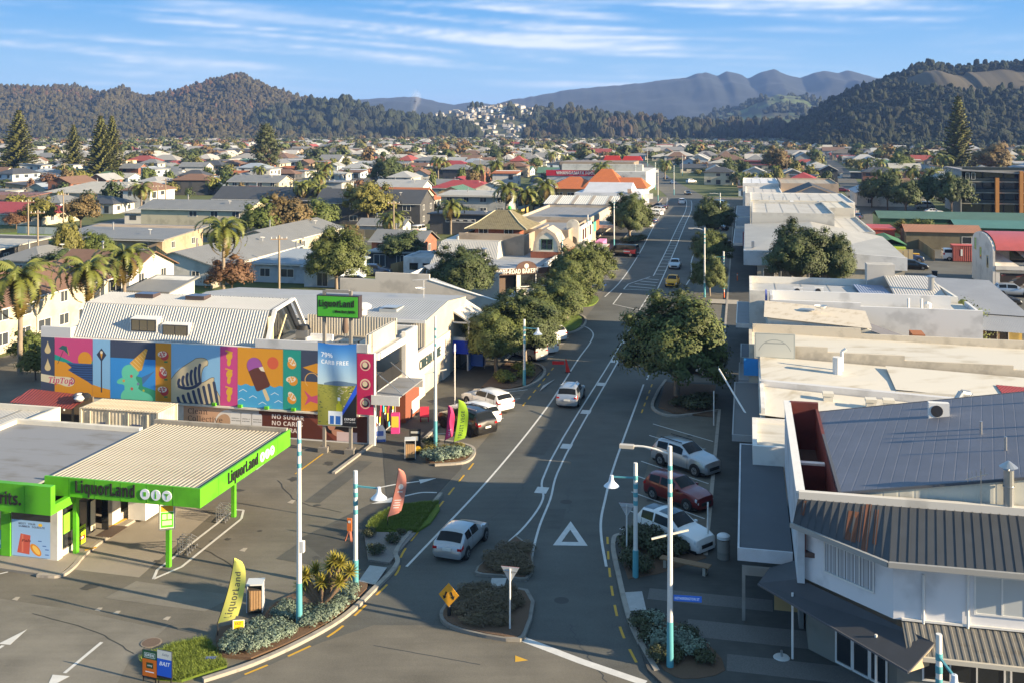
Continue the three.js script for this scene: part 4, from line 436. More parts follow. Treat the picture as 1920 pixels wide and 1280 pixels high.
// tall sign structure with the board and the hanging banner
{
  const t = thing('roadside_sign', 'tall two post sign with a green board above a beach banner', 'sign', 67.4, -27.7);
  for (const v of [-28.7, -26.75]) part(t, 'post', m([.28, .26, .23], { r: .5, m: .3 }), (b) => { b.ub(67.3, 67.5, v - .1, v + .1, 0, 11.2); b.poly([[v + 27.7 - .35, .35], [v + 27.7 + .35, .35], [v + 27.7 + .25, -.35], [v + 27.7 - .25, -.35]], 0, .35); });
  part(t, 'crossbar', m([.28, .26, .23], { r: .5 }), (b) => { b.ub(67.3, 67.5, -28.6, -26.85, 11.05, 11.25); });
  part(t, 'sign_box', m([.05, .04, .045], { r: .4 }), (b) => b.ub(67.12, 67.75, -29.15, -26.05, 9.35, 10.9)); part(t, 'sign_face', m([.07, .42, .03], { r: .4 }), (b) => b.ub(67.09, 67.115, -29.07, -26.13, 9.43, 10.82));
  text(t, 'LiquorLand', .44, BLACK, [-1.3, 10.13, .32], 0, .03, 'lettering', .80); text(t, 'Wine. Beer. Spirits.', .17, BLACK, [-.1, 9.72, .32], 0, .02, 'small_lettering', .72);
  part(t, 'banner', print(384, 784, (x, w, h) => { const s = x.createLinearGradient(0, 0, 0, 400); s.addColorStop(0, '#2f7fd4'); s.addColorStop(.5, '#8fb8dc'); s.addColorStop(1, '#a8c0cc'); x.fillStyle = s; x.fillRect(0, 0, w, 400); x.fillStyle = '#5d7690'; x.beginPath(); x.moveTo(60, 380); x.quadraticCurveTo(200, 330, 300, 360); x.lineTo(w, 376); x.lineTo(w, 400); x.lineTo(60, 400); x.fill(); x.fillStyle = '#8a8c3c'; x.fillRect(0, 396, w, h); for (let i = 0; i < 130; i++) { x.fillStyle = ['#6f7434', '#9a9a48', '#c8c0a0', '#40503c'][i % 4]; x.fillRect((i * 97) % w, 392 + (i * i * 13) % (i < 60 ? 110 : 380), 8 + i % 18, 5 + i % 7); } x.fillStyle = '#f4f7fb'; x.font = 'bold 60px sans-serif'; x.fillText('79%', 30, 130); x.font = 'bold 54px sans-serif'; x.fillText('CARB FREE', 30, 196); x.fillStyle = '#1f4fc8'; x.beginPath(); x.moveTo(w, 380); x.lineTo(w, 470); x.lineTo(230, 784); x.lineTo(210, 700); x.fill(); x.fillStyle = '#12151c'; x.beginPath(); x.moveTo(w, 470); x.lineTo(w, h); x.lineTo(235, h); x.lineTo(240, 690); x.fill(); x.fillStyle = '#b8b820'; x.beginPath(); x.roundRect(182, 570, 56, 200, 16); x.fill(); x.fillRect(200, 520, 20, 60); x.fillStyle = '#dfe8f2'; x.fillRect(196, 508, 28, 34); x.fillRect(104, 644, 140, 130); x.fillStyle = '#2e68b8'; x.fillRect(120, 690, 40, 80); x.fillRect(176, 690, 50, 80); x.fillStyle = '#e8e8e8'; x.font = 'bold 30px sans-serif'; x.fillText('EXPORT', 262, 726); x.font = '18px sans-serif'; x.fillText('ultra low carb', 262, 748); }), (b) => { const n = 10, mm = 16; for (let i = 0; i < n; i++) for (let j = 0; j < mm; j++) { const P = (i2, j2) => { const s = i2 / n, r = j2 / mm; return [-1.42 + s * 2.86, 1.9 + r * 5.72 - .12 * Math.sin(s * Math.PI) * r, .16 + .05 * Math.sin(s * 9 + r * 4) * Math.sin(r * 3.1)]; }; b.quad(P(i, j), P(i + 1, j), P(i + 1, j + 1), P(i, j + 1), [[i / n, j / mm], [(i + 1) / n, j / mm], [(i + 1) / n, (j + 1) / mm], [i / n, (j + 1) / mm]]); } }, 1);
  part(t, 'banner_rail', STEEL, (b) => { b.bar([-1.45, 7.62, .13], [1.45, 7.62, .13], .06); b.bar([-1.45, 1.88, .13], [1.45, 1.88, .13], .06); });
}
// cinema wall and low roofs behind the balcony
{ const t = thing('cinema_building', 'pale low building with dark cinema lettering along its street wall', 'cinema', 79.4, -30);
  part(t, 'wall', wall([.62, .55, .48]), (b) => { b.ub(80.1, 80.35, -34, -26.7, 0, 3.6); b.ub(80.1, 91, -26.7, -26.4, 1.9, 4.0); b.ub(80.1, 83.5, -26.75, -26.45, 0, 1.9); b.ub(88.8, 91, -26.75, -26.45, 0, 1.9); }); part(t, 'recess_wall', m([.34, .28, .24]), (b) => b.ub(83.5, 88.8, -27.4, -27.3, 0, 1.9)); part(t, 'roof', MEMG, (b) => b.ub(80.3, 84, -34, -26.75, 3.3, 3.4)); part(t, 'door', m([.2, .05, .04]), (b) => b.ub(85.2, 86.6, -27.29, -27.25, 0, 1.85));
  text(t, 'CINEMA LANE', .8, m([.03, .06, .07]), [3.62, 2.5, -2.2], Math.PI / 2, .05, 'lettering', .82); const lo = acUnit(t, 81.6, -28, 3.4, 1.2); acUnit(t, 82.2, -29.2, 3.4, .8); part(t, 'step_roof', WHITE, (b) => { b.prof([[-.2, 3.4], [-.2, 4.9], [-2.6, 4.6], [-2.6, 3.4]], -3.6, -1.8); }); }
{ const t = thing('ribbed_warehouse', 'long warehouse with ribbed cream wall and grey metal roof', 'warehouse', 84, -38);
  part(t, 'wall', VB, (b) => { b.ub(84, 84.2, -50.5, -26.6, 0, 6.15); b.ub(84.2, 97, -26.8, -26.6, 0, 6.15); b.ub(84.2, 97, -50.5, -50.3, 0, 6.15); b.ub(96.8, 97, -50.3, -26.8, 0, 6.1); for (const v of [-26.62, -50.48]) b.ut([84, v, 6.1], [97, v, 6.1], [90.5, v, 6.72]); }); part(t, 'roof', TING, (b) => { b.uq([83.8, -50.7, 6.16], [83.8, -26.5, 6.16], [90.5, -26.5, 6.75], [90.5, -50.7, 6.75]); b.uq([90.5, -50.7, 6.75], [90.5, -26.5, 6.75], [97.2, -26.5, 6.16], [97.2, -50.7, 6.16]); }); part(t, 'fascia', WHITE, (b) => b.ub(83.7, 83.78, -50.7, -26.5, 5.95, 6.22));
  for (const v of [-46.5, -34.8, -31.4]) part(t, 'skylight', m([.35, .38, .4], { r: .2 }), (b) => b.uq([86, v, 6.75], [86, v + 1.5, 6.75], [88, v + 1.5, 6.65], [88, v, 6.65]).ub(85.95, 88.05, v - .05, v + 1.55, 6.2, 6.62)); { const x = v0 => v0 - t.uv[1]; part(t, 'roof_ventilator', WHITE, (b) => b.lathe([[.4, 6.3], [.4, 6.75], [.75, 6.85], [.8, 7.1], [.5, 7.3], [.02, 7.32]], x(-32.5), 0, -.6, 18), .7); } part(t, 'dish', WHITE, (b) => { b.lathe([[.02, 0], [.35, .1], [.5, .22]], 8, 7.2, -9.2, 12); b.bar([8.3, 6.2, -9.3], [8.3, 8.2, -9.3], .05); b.bar([7.2, 8.1, -9.3], [9.6, 8.3, -9.3], .05); }); }
{ const t = thing('gable_porch', 'small open gabled porch with a weathered white roof', 'porch', 97, -27.1); part(t, 'roof', flat_([.68, .6, .5]), (b) => { b.uq([92.6, -29.2, 4.5], [98.2, -29.2, 4.5], [98.2, -27.1, 5.75], [92.6, -27.1, 5.75]); b.uq([92.6, -25, 4.5], [98.2, -25, 4.5], [98.2, -27.1, 5.75], [92.6, -27.1, 5.75]); }); part(t, 'frame', WHITE, (b) => { for (const u of [92.7, 98]) { const z = -(u - 97); b.bar([-2.1, 4.45, z], [0, 5.7, z], .16); b.bar([2.1, 4.45, z], [0, 5.7, z], .16); b.bar([-2, 4.42, z], [2, 4.42, z], .14); for (const x of [-1.95, 1.95]) b.bar([x, 2.9, z], [x, 4.45, z], .14); } b.bar([1.95, 2.9, 4.3], [1.95, 2.9, -1], .2); b.bar([-1.95, 2.9, 4.3], [1.95, 2.9, 4.3], .3); }); part(t, 'screen', m([.22, .17, .08], { b: 'vboards', bs: 1, bd: .03 }), (b) => b.box(-1.9, -.2, 2.95, 4.3, 3.6, 3.7)); part(t, 'floor', CONC, (b) => b.box(-2, 2, 2.6, 2.8, -1, 4.3)); part(t, 'blue_sign', print(256, 96, (x) => { x.fillStyle = '#1540c8'; x.fillRect(0, 0, 256, 96); x.fillStyle = '#c8d8ff'; x.font = 'bold 22px sans-serif'; x.strokeStyle = '#c8d8ff'; x.strokeRect(90, 14, 76, 26); x.fillText('pride', 100, 34); x.font = 'italic bold 24px serif'; x.fillText('Clothing', 78, 76); }), (b) => b.quad([-1.9, 1.6, 4.55], [2.0, 1.6, 4.55], [2.0, 2.8, 4.55], [-1.9, 2.8, 4.55], UV01)); part(t, 'shop_glass', GLASS, (b) => { b.box(-1.8, 1.7, .1, 1.55, 4.1, 4.2); }); part(t, 'shop_post', WHITE, (b) => { for (const x of [-1.9, -.2, 1.8]) b.box(x, x + .12, 0, 2.7, 4.22, 4.34); }); part(t, 'side_wall', wall([.2, .3, .55]), (b) => b.box(1.8, 1.95, 0, 2.6, -1, 4.1)); }
{ const t = thing('parapet_hall', 'big plain grey stepped parapet hall above the warehouse roof', 'hall', 104, -33); part(t, 'wall', wall([.60, .55, .47]), (b) => b.prof([[-9.5, 0], [-9.5, 6.4], [-5.5, 6.4], [-5.5, 7.15], [.5, 7.1], [.5, 6.5], [8.0, 4.5], [8.0, 0]], -.3, 0, 'z')); part(t, 'roof', TING, (b) => { b.uq([104.3, -42.5, 5.6], [104.3, -33, 6.5], [107, -33, 6.3], [107, -42.5, 5.2]); b.uq([104.3, -25.5, 4.2], [104.3, -33, 6.5], [107, -33, 6.3], [107, -25.5, 3.9]); }); part(t, 'side_wall', GREYW, (b) => { b.ub(104.3, 107, -25.5, -25.2, 0, 4.0); b.ub(106.8, 107, -42.5, -25.6, 0, 3.9); b.ub(104.3, 106.8, -42.5, -42.2, 0, 5.2); }); part(t, 'veranda_roof', tin([.10, .17, .32]), (b) => b.uq([104, -25.1, 4.4], [112, -25.1, 4.4], [112, -22.9, 3.4], [104, -22.9, 3.4])); part(t, 'veranda_gable', m([.45, .16, .06]), (b) => b.prof([[7.95, 3.2], [7.95, 4.3], [10.05, 3.3]], .02, .06, 'z')); part(t, 'coping', WHITE, (b) => b.bar([.5, 6.52, -.15], [8.05, 4.53, -.15], .4, .08)); }
// bakery on its splayed corner
{ const t = thing('bakery_building', 'white corner bakery with a dark arched name board', 'bakery', 136.6, -29.2, Math.atan2(7.7, 3.9) * .53); const L = 4.4;
  part(t, 'wall', OFFW, (b) => { b.box(-L, -L + .5, 0, 3.6, -.3, 0); b.box(-1.2, -.6, 0, 2.7, -.3, 0); b.box(L - .6, L, 0, 3.6, -.3, 0); b.box(-L + .5, L - .6, 2.7, 3.6, -.3, 0); b.box(-.6, L - .6, 0, .8, -.3, 0); }); part(t, 'doorway', m([.12, .08, .06]), (b) => b.box(-L + .5, -1.2, 0, 2.7, -1.2, -1.1)); for (let i = 0; i < 2; i++) part(t, 'pane', GLASS, (b) => b.box(-.55 + i * 2.2, 1.55 + i * 2.2, .8, 2.7, -.22, -.18)); part(t, 'mullion', WHITE, (b) => { b.box(1.55, 1.68, .8, 2.7, -.17, .02); b.box(-.6, L - .6, 1.0, 1.12, -.17, .02); });
  part(t, 'name_board', m([.10, .055, .045]), (b) => { const o = [[-L + .1, 2.75], [L - .3, 2.75], [L - .3, 3.55], [1.7, 3.55]]; for (let i = 0; i <= 10; i++) { const a = i / 10 * Math.PI; o.push([.2 + 1.5 * Math.cos(a), 3.56 + .95 * Math.sin(a)]); } o.push([-L + .1, 3.55]); b.prof(o, .02, .12, 'z'); }); text(t, 'PORT ROAD BAKERY', .62, m([.75, .72, .66]), [-L + .25, 2.88, .13], 0, .03, 'lettering', .74); part(t, 'emblem', m([.7, .65, .55]), (b) => { b.cyl([.2, 3.85, .12], [.2, 3.85, .15], .33, .33, 18); });
  const s = thing('bakery_shops', 'low row of white fascia shops beyond the bakery sign', 'shop', 138, -30); part(s, 'roof', m([.30, .32, .35], { k: 'roofdirt', w: 8 }), (b) => b.upoly([[133.5, -31.8], [141, -28], [165, -27.2], [168, -38], [138, -44], [131, -40]], 3.1, 3.25)); part(s, 'fascia', WHITE, (b) => b.ub(141, 168, -27.4, -27.1, 2.7, 3.75)); part(s, 'wall', OFFW, (b) => { b.ub(141.5, 167, -28.3, -28.1, 0, 2.9); b.ub(131.2, 138, -43.8, -43.6, 0, 3.1); b.upoly([[131, -40], [131.2, -40], [133.5, -32], [133.2, -32]], 0, 3.1); }); shopfront(s, -28.1, 142, 166, 1, 2.4, 6); vent(s, 143, -36.5, 3.2, 2.0, .3); awning(s, 141, 167, -28.0, -24.6, 2.75, MEMB, WHITE, .45); }
{ const t = thing('mansard_house', 'white house with a steep ribbed mansard roof behind a street tree', 'building', 149, -40.5); part(t, 'wall', wall([.58, .61, .64]), (b) => b.ub(146.5, 160, -45.3, -35.6, 0, 2.4)); part(t, 'roof', TINW, (b) => { b.uq([146, -45.6, 2.35], [146, -35.4, 2.35], [149.5, -36, 5.5], [149.5, -44.8, 5.5]); b.uq([149.5, -44.8, 5.5], [149.5, -36, 5.5], [160, -36, 5.6], [160, -44.8, 5.6]); b.uq([146, -35.4, 2.35], [160, -35.4, 2.35], [160, -36, 5.6], [149.5, -36, 5.5]); b.uq([146, -45.6, 2.35], [160, -45.6, 2.35], [160, -44.8, 5.6], [149.5, -44.8, 5.5]); }); windowAt(t, 'z', 1, 2.5, -3.4, -1.6, 1.2, 2.0, 2, DARKFRAME); part(t, 'small_sign', BLACK, (b) => b.box(-1.5, 0, .2, 1.0, 2.52, 2.56)); vent(t, 152, -43, 5.5, .5, .25, false); vent(t, 155, -40, 5.5, .5, .25, false); part(t, 'roof_window', GLASS, (b) => b.uq([147.6, -40.3, 3.9], [147.6, -38.9, 3.9], [148.3, -38.9, 4.53], [148.3, -40.3, 4.53])); const s = block('pale_annex', 'small pale blue flat annex beside the mansard house', { u0: 150, u1: 158, v0: -51, v1: -45.7, h: 2.9, par: .3, w: wall([.55, .6, .66]), roof: TING }); windowAt(s, 'z', 1, 0, -1.6, -.4, 1, 1.9, 1, DARKFRAME); windowAt(s, 'z', 1, 0, .5, 1.6, 1, 1.9, 1, DARKFRAME); }
{ const t = thing('pagoda_building', 'brick upper floor under a mossy pagoda roof on a tan base', 'building', 158, -38); part(t, 'base_wall', TAN, (b) => { b.ub(152, 152.3, -42.8, -32.6, 0, 6.5); b.ub(152.3, 172, -32.9, -32.6, 0, 6.2); b.ub(152.3, 172, -42.8, -42.5, 0, 6.2); }); part(t, 'base_roof', MEMG, (b) => b.ub(152.3, 172, -42.5, -32.9, 4.6, 4.8)); part(t, 'brick_storey', BRICKR, (b) => b.ub(157, 166, -41.6, -34.4, 4.8, 7.1)); windowAt(t, 'z', 1, 1, -2.9, -1.5, 5.6, 6.8, 2, WHITE); windowAt(t, 'z', 1, 1, 1.2, 2.5, 5.6, 6.8, 2, WHITE); part(t, 'pagoda_roof', m([.185, .16, .095], { k: 'stain', w: 3, b: 'tiles', bs: 1.2, bd: .05, r: .95 }), (b) => { const L = [[5.0, 6.75, 5.6], [3.4, 7.6, 3.7], [1.2, 9.3, .9], [1.0, 9.4, .05]]; for (let k = 0; k < 3; k++) { const [x, y, z] = L[k], [X, Y, Z] = L[k + 1], c = -3.5, q = (a, b2, d) => [a, b2, c + d]; b.quad(q(-x, y, z), q(x, y, z), q(X, Y, Z), q(-X, Y, Z)); b.quad(q(x, y, z), q(x, y, -z), q(X, Y, -Z), q(X, Y, Z)); b.quad(q(x, y, -z), q(-x, y, -z), q(-X, Y, -Z), q(X, Y, -Z)); b.quad(q(-x, y, -z), q(-x, y, z), q(-X, Y, Z), q(-X, Y, -Z)); } }); part(t, 'finial', m([.05, .45, .08]), (b) => b.lathe([[.02, 0], [.3, .15], [.3, .5], [.02, .7]], 1, 9.35, -3.5, 10)); part(t, 'ridge_trim', m([.45, .42, .3]), (b) => { for (const s of [-1, 1]) { b.bar([s * 5, 6.78, 2.1], [s * 3.4, 7.63, .2], .14); b.bar([s * 3.4, 7.63, .2], [s * 1.2, 9.33, -2.6], .14); } }); }
{ const t = thing('arch_window_tower', 'small brick tower with a pointed arch window', 'building', 150, -28.8); part(t, 'base', BRICKR, (b) => b.box(-2.4, 2.6, 3.2, 4.2, -6, 0)); part(t, 'arch_frame', wall([.5, .42, .33]), (b) => { const o = [[-2.1, 4.2], [2.2, 4.2], [2.0, 5.6], [1.3, 6.9], [.05, 7.7], [-1.2, 6.9], [-1.9, 5.6]], i2 = [[-1.7, 4.2], [1.8, 4.2], [1.6, 5.5], [1, 6.5], [.05, 7.1], [-.9, 6.5], [-1.5, 5.5]]; for (let i = 0; i < 7; i++) { const j = (i + 1) % 7; if (i === 0) continue; b.quad([...o[i], .06], [...o[j], .06], [...i2[j], .06], [...i2[i], .06]); b.quad([...o[i], .06], [...o[j], .06], [...o[j], -5], [...o[i], -5]); } }); part(t, 'infill', wall([.62, .6, .5]), (b) => b.prof([[-1.9, 4.2], [2.0, 4.2], [1.7, 5.5], [1.1, 6.6], [.05, 7.3], [-1, 6.6], [-1.6, 5.5]], -.3, -.05, 'z')); windowAt(t, 'z', 1, -.05, -.75, .85, 4.6, 6.0, 2, DKGREEN); part(t, 'side_roof', m([.25, .2, .14], { b: 'tiles', bs: 1, bd: .05 }), (b) => { b.quad([2.2, 5.6, 0], [3.4, 4.6, 0], [3.4, 4.6, -6], [2.2, 5.8, -6]); }); part(t, 'side_wall', BRICKR, (b) => b.box(2.4, 3.2, 3.2, 4.7, -6, -.2)); part(t, 'lower_floor', OFFW, (b) => b.box(-2.5, 3.4, 0, 3.15, -8, -.4)); }
{ const t = block('tan_block', 'tan rendered block beside the white bell arch', { u0: 160, u1: 178, v0: -34.4, v1: -27.2, h: 6.5, w: TAN, roof: MEMG }); const s = thing('bell_arch_front', 'cream mission style arch facade with small red windows', 'building', 164, -26.6); part(s, 'facade', CREAM, (b) => { const o = [[-1.6, 0], [-1.6, 7.0]]; for (let i = 8; i >= 0; i--) { const a = i / 8 * Math.PI; o.push([-.6 + 1.0 * Math.cos(a), 7 + .8 * Math.sin(a)]); } o.push([.4, 0]); b.prof(o, -.3, 0, 'z'); }); part(s, 'arch_shade_panel', GLASS, (b) => { const o = [[-1.1, 2.6], [-1.1, 4.4]]; for (let i = 6; i >= 0; i--) { const a = i / 6 * Math.PI; o.push([-.5 + .6 * Math.cos(a), 4.4 + .7 * Math.sin(a)]); } o.push([.1, 2.6]); b.prof(o, .01, .04, 'z'); }); part(s, 'side_wall', OFFW, (b) => b.box(.4, .7, 0, 6.6, -12, -.3)); for (let i = 0; i < 4; i++) windowAt(s, 'x', 1, .7, -11 + i * 2.6, -9.6 + i * 2.6, 4.4, 6, 1, m([.4, .1, .05])); part(s, 'name_board', WHITE, (b) => b.box(1.2, 1.4, 2.6, 4.4, -3, 0)); awning(s, 163, 176, -25.9, -22.8, 2.6, MEMB, m([.25, .12, .08]), .6); }  // dark sheet in the arch is added to stand for shade inside the opening
{ const t = block('tan_flat_shop', 'long tan flat roofed shop with a colourful street front', { u0: 200, u1: 232, v0: -44, v1: -29.6, h: 5.0, w: wall([.42, .37, .30]), roof: MEMG }); for (const [a, b2, c] of [[196, 199, [.08, .5, .3]], [199.2, 203, [.5, .12, .05]]]) part(t, 'sign_panel', m(c), (b) => b.ub(a, b2, -28.6, -28.4, 2.6, 4.4)); part(t, 'pink_counter', m([.55, .2, .42]), (b) => b.ub(192, 198, -27.6, -26.2, 0, 1.2)); awning(t, 203, 231, -29.6, -25.5, 3.2, MEMB, wall([.42, .37, .3]), .6); shopfront(t, -29.55, 201, 231, 1, 2.6, 6); const s = block('low_tan_block', 'low tan block with a stepped parapet behind the bell arch', { u0: 180, u1: 199, v0: -41, v1: -28.5, h: 4.2, w: wall([.4, .36, .3]), roof: MEMG }); }
{ const t = thing('striped_roof_market', 'white market hall with a ribbed striped roof', 'market', 235, -37); part(t, 'roof', m([.62, .62, .58], { k: 'wear', w: 5, r: .5 }), (b) => { b.corr([-9, 4.9, 0], [17, 0, 0], [0, 1.4, -9], 34, .1); b.corr([-9, 6.3, -9], [17, 0, 0], [0, -1.4, -8], 34, .1); }); part(t, 'wall', wall([.42, .40, .5]), (b) => b.box(-8.8, 7.8, 0, 4.85, -16.5, -.4)); for (let i = 0; i < 4; i++) part(t, 'roof_stripe', m([.33, .29, .24]), (b) => b.quad([-6.5 + i * 4, 5.03, .02], [-5.7 + i * 4, 5.03, .02], [-5.7 + i * 4, 6.43, -9], [-6.5 + i * 4, 6.43, -9])); awning(t, 234, 252, -29.2, -25.8, 3.3, MEMB, WHITE); }
{ const t = thing('white_gable_store', 'white painted store with a broad low gable front', 'shop', 262, -34); part(t, 'wall', wall([.68, .70, .74]), (b) => b.box(-9, 8.2, 0, 5.9, -20, 0)); part(t, 'roof', tin([.55, .57, .62]), (b) => { b.quad([-7, 5.95, -.5], [5, 5.95, -.5], [5, 8.2, -9], [-6.5, 8.2, -9]); b.quad([-7, 5.95, -18], [5, 5.95, -18], [5, 8.2, -9], [-6.5, 8.2, -9]); }); part(t, 'gable', wall([.6, .55, .7]), (b) => b.prof([[-.5, 5.9], [-9, 8.2], [-18, 5.9]], 4.9, 5.1)); part(t, 'poster', m([.3, .5, .1]), (b) => b.box(8.2, 8.3, 3, 5.5, -3, -1)); part(t, 'side_sign', WHITE, (b) => b.box(8.3, 10.5, 4.2, 5.6, -6, -5.8)); part(t, 'chimney', m([.5, .35, .25]), (b) => b.box(4.6, 5.6, 5.9, 7, -.8, .1)); }
{ const t = thing('orange_tile_hotel', 'large building with a sweeping orange tiled roof', 'building', 300, -44); const OT = tile([.45, .13, .04]); const hip = (b, x0, x1, z0, z1, y, rh, ins) => { const zm = (z0 + z1) / 2; b.quad([x0, y, z1], [x1, y, z1], [x1 - ins, y + rh, zm], [x0 + ins, y + rh, zm]); b.quad([x0, y, z0], [x1, y, z0], [x1 - ins, y + rh, zm], [x0 + ins, y + rh, zm]); b.tri([x0, y, z0], [x0, y, z1], [x0 + ins, y + rh, zm]); b.tri([x1, y, z0], [x1, y, z1], [x1 - ins, y + rh, zm]); }; part(t, 'roof', OT, (b) => { hip(b, -14, 1, -16, 0, 4.6, 3.2, 6); hip(b, -3, 9, -18, -1, 5.2, 5.0, 4.5); hip(b, 4, 16, -14, 0, 5.0, 2.8, 2.5); }); part(t, 'wall', wall([.42, .28, .16]), (b) => { b.box(-13, 0, 0, 4.6, -15, -1); b.box(0, 15, 0, 5.1, -15, -1); }); part(t, 'gablet', wall([.5, .3, .14]), (b) => b.prof([[2.5, 5.3], [6, 5.3], [4.3, 6.8]], -1.3, -1.1, 'z')); for (const x of [-11, -7.5, -4]) windowAt(t, 'z', 1, -1, x, x + 2, 1.4, 3.4, 2, WHITE); }
{ const t = thing('supermarket', 'long grey supermarket with a red name fascia', 'supermarket', 360, -52); part(t, 'wall', wall([.52, .53, .52]), (b) => b.box(-17, 18, 0, 7.2, -40, 0)); part(t, 'fascia', m([.5, .02, .05], { k: 'wear', w: 6 }), (b) => b.box(-17.2, 7, 5.6, 7.6, .05, .3)); text(t, 'WHANGAMATA FOODMARKET', 1.1, WHITE, [-13.5, 6.1, .31], 0, .05, 'lettering', .9); part(t, 'roof', tin([.27, .22, .17]), (b) => { b.box(-14.5, 12.5, 7.25, 10.2, -30, -12); }); part(t, 'roof_wall', wall([.45, .46, .43]), (b) => b.box(-13, 16, 7.25, 9.4, -11.9, -8)); part(t, 'red_gable', m([.55, .05, .05]), (b) => { b.prof([[-1, 10.25], [6, 10.25], [5, 12], [0, 12]], -31, -29.9, 'z'); b.prof([[6.2, 10.25], [14, 10.25], [13, 11.9], [7, 11.9]], -31, -29.9, 'z'); }); }
// ---------- buildings, right of the street ----------
{
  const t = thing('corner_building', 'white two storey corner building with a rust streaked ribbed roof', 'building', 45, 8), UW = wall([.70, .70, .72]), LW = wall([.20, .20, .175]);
  const U = [[46, 2.3], [42.7, 5.6], [42.7, 24], [45.2, 24], [45.2, 6], [48, 2.3]];
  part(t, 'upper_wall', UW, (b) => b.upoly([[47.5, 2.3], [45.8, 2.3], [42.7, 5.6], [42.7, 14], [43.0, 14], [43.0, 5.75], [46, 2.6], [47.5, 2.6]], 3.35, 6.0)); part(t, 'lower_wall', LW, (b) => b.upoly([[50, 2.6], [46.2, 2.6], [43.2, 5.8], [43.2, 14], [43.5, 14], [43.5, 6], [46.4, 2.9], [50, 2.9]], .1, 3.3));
  const RM = m([.048, .055, .066], { k: 'wear', w: 2.5, r: .6 });
  part(t, 'ribbed_roof', RM, (b) => { const X = (v) => v - 8, Z = (u) => -(u - 45); const rib = (e0, e1, t0, t1, n) => { for (let i = 0; i < n; i++) { const q = (e, f, s) => [lerp(e[0], f[0], s), lerp(e[1], f[1], s), lerp(e[2], f[2], s)], W = (p, dy = 0) => [X(p[1]), p[2] + dy, Z(p[0])]; const a = i / n, c = (i + .9) / n, d = (i + 1) / n; b.quad(W(q(e0, e1, a)), W(q(e0, e1, c)), W(q(t0, t1, c)), W(q(t0, t1, a))); b.quad(W(q(e0, e1, c), .0), W(q(e0, e1, c), .03), W(q(t0, t1, c), .03), W(q(t0, t1, c), 0)); b.quad(W(q(e0, e1, c), .03), W(q(e0, e1, d), .03), W(q(t0, t1, d), .03), W(q(t0, t1, c), .03)); b.quad(W(q(e0, e1, d), .03), W(q(e0, e1, d)), W(q(t0, t1, d)), W(q(t0, t1, d), .03)); } }; rib([44.9, 1.9, 5.95], [41.75, 5.35, 5.95], [45.0, 2.1, 6.95], [45.0, 5.9, 6.95], 13); rib([41.75, 5.35, 5.95], [41.75, 14, 5.95], [45.0, 5.9, 6.95], [45.0, 14.4, 6.95], 25); });
  const RUST = m([.17, .065, .035], { k: 'gravel', w: 1.5, r: .9 }); for (const [a, c, s0, s1] of [[.55, .66, .1, .8], [.67, .70, .15, .95], [.72, .78, 0, 1], [.82, .86, .2, .9], [.06, .10, .4, .95]]) part(t, 'rust_streak', RUST, (b) => { const P = (s, r) => [lerp(lerp(44.9, 41.75, s), 45, r), lerp(lerp(1.9, 5.35, s), lerp(2.1, 5.9, s), r), lerp(5.95, 6.95, r) + .012]; b.uq(P(a, s0), P(c, s0), P(c, s1), P(a, s1)); });
  part(t, 'gutter', m([.30, .30, .29], { r: .5 }), (b) => { const G = [[44.95, 1.82], [41.68, 5.28], [41.68, 14]]; for (let i = 0; i < 2; i++) b.bar([G[i][1] - 8, 5.86, -(G[i][0] - 45)], [G[i + 1][1] - 8, 5.86, -(G[i + 1][0] - 45)], .14, .2); }); part(t, 'soffit', wall([.55, .55, .54]), (b) => b.upoly([[44.9, 2.0], [41.75, 5.4], [41.75, 14], [42.68, 14], [42.68, 5.6], [45.8, 2.25]], 5.7, 5.74));
  part(t, 'parapet', wall([.58, .56, .52]), (b) => { b.ub(45.02, 45.3, 2.15, 14, 6.0, 7.25); }); part(t, 'downpipe', WHITE, (b) => { b.cyl([6.7 - 8, 3.3, 2.36], [6.7 - 8, 5.2, 2.36], .05); b.cyl([8.3 - 8, 3.3, 2.38], [8.3 - 8, 5.7, 2.38], .05); b.ub(42.6, 42.69, 5.9, 14, 3.36, 3.44); });
  // windows: curtained on the splay, blinds on the front
  const CURT = new THREE.MeshStandardMaterial({ map: ctex(256, 128, (x) => { for (let i = 0; i < 256; i += 6) { const k = 165 + 50 * Math.sin(i * .45) * Math.sin(i * .13); x.fillStyle = `rgb(${k},${k + 2},${k + 6})`; x.fillRect(i, 0, 6, 128); } }), roughness: .5 });
  { const o = new THREE.Group(); o.name = 'window'; t.add(o); const P = (s, y, d = 0) => [lerp(2.3, 5.6, s) - 8 - .02 * d, y, -(lerp(45.8, 42.7, s) - 45) + .02 * d]; const q = new MB(); q.quad(P(.28, 4.1, 1), P(.80, 4.1, 1), P(.80, 5.3, 1), P(.28, 5.3, 1), UV01); mesh('curtain', q.geo(), CURT, o); const f = new MB(); for (const [a, c] of [[.27, 4.06], [.27, 5.32]]) f.bar(P(.27, c, 2), P(.81, c, 2), .07); for (const s of [.275, .42, .66, .805]) f.bar(P(s, 4.06, 2), P(s, 5.32, 2), .05); mesh('frame', f.geo(), WHITE, o); }
  windowAt(t, 'z', 1, 2.3, .6, 3.4, 3.9, 5.3, 3, WHITE, m([.46, .49, .50], { r: .15 })); part(t, 'blind_gap', m([.35, .07, .02]), (b) => b.box(2.75, 2.98, 4.0, 5.2, 2.322, 2.33)); 
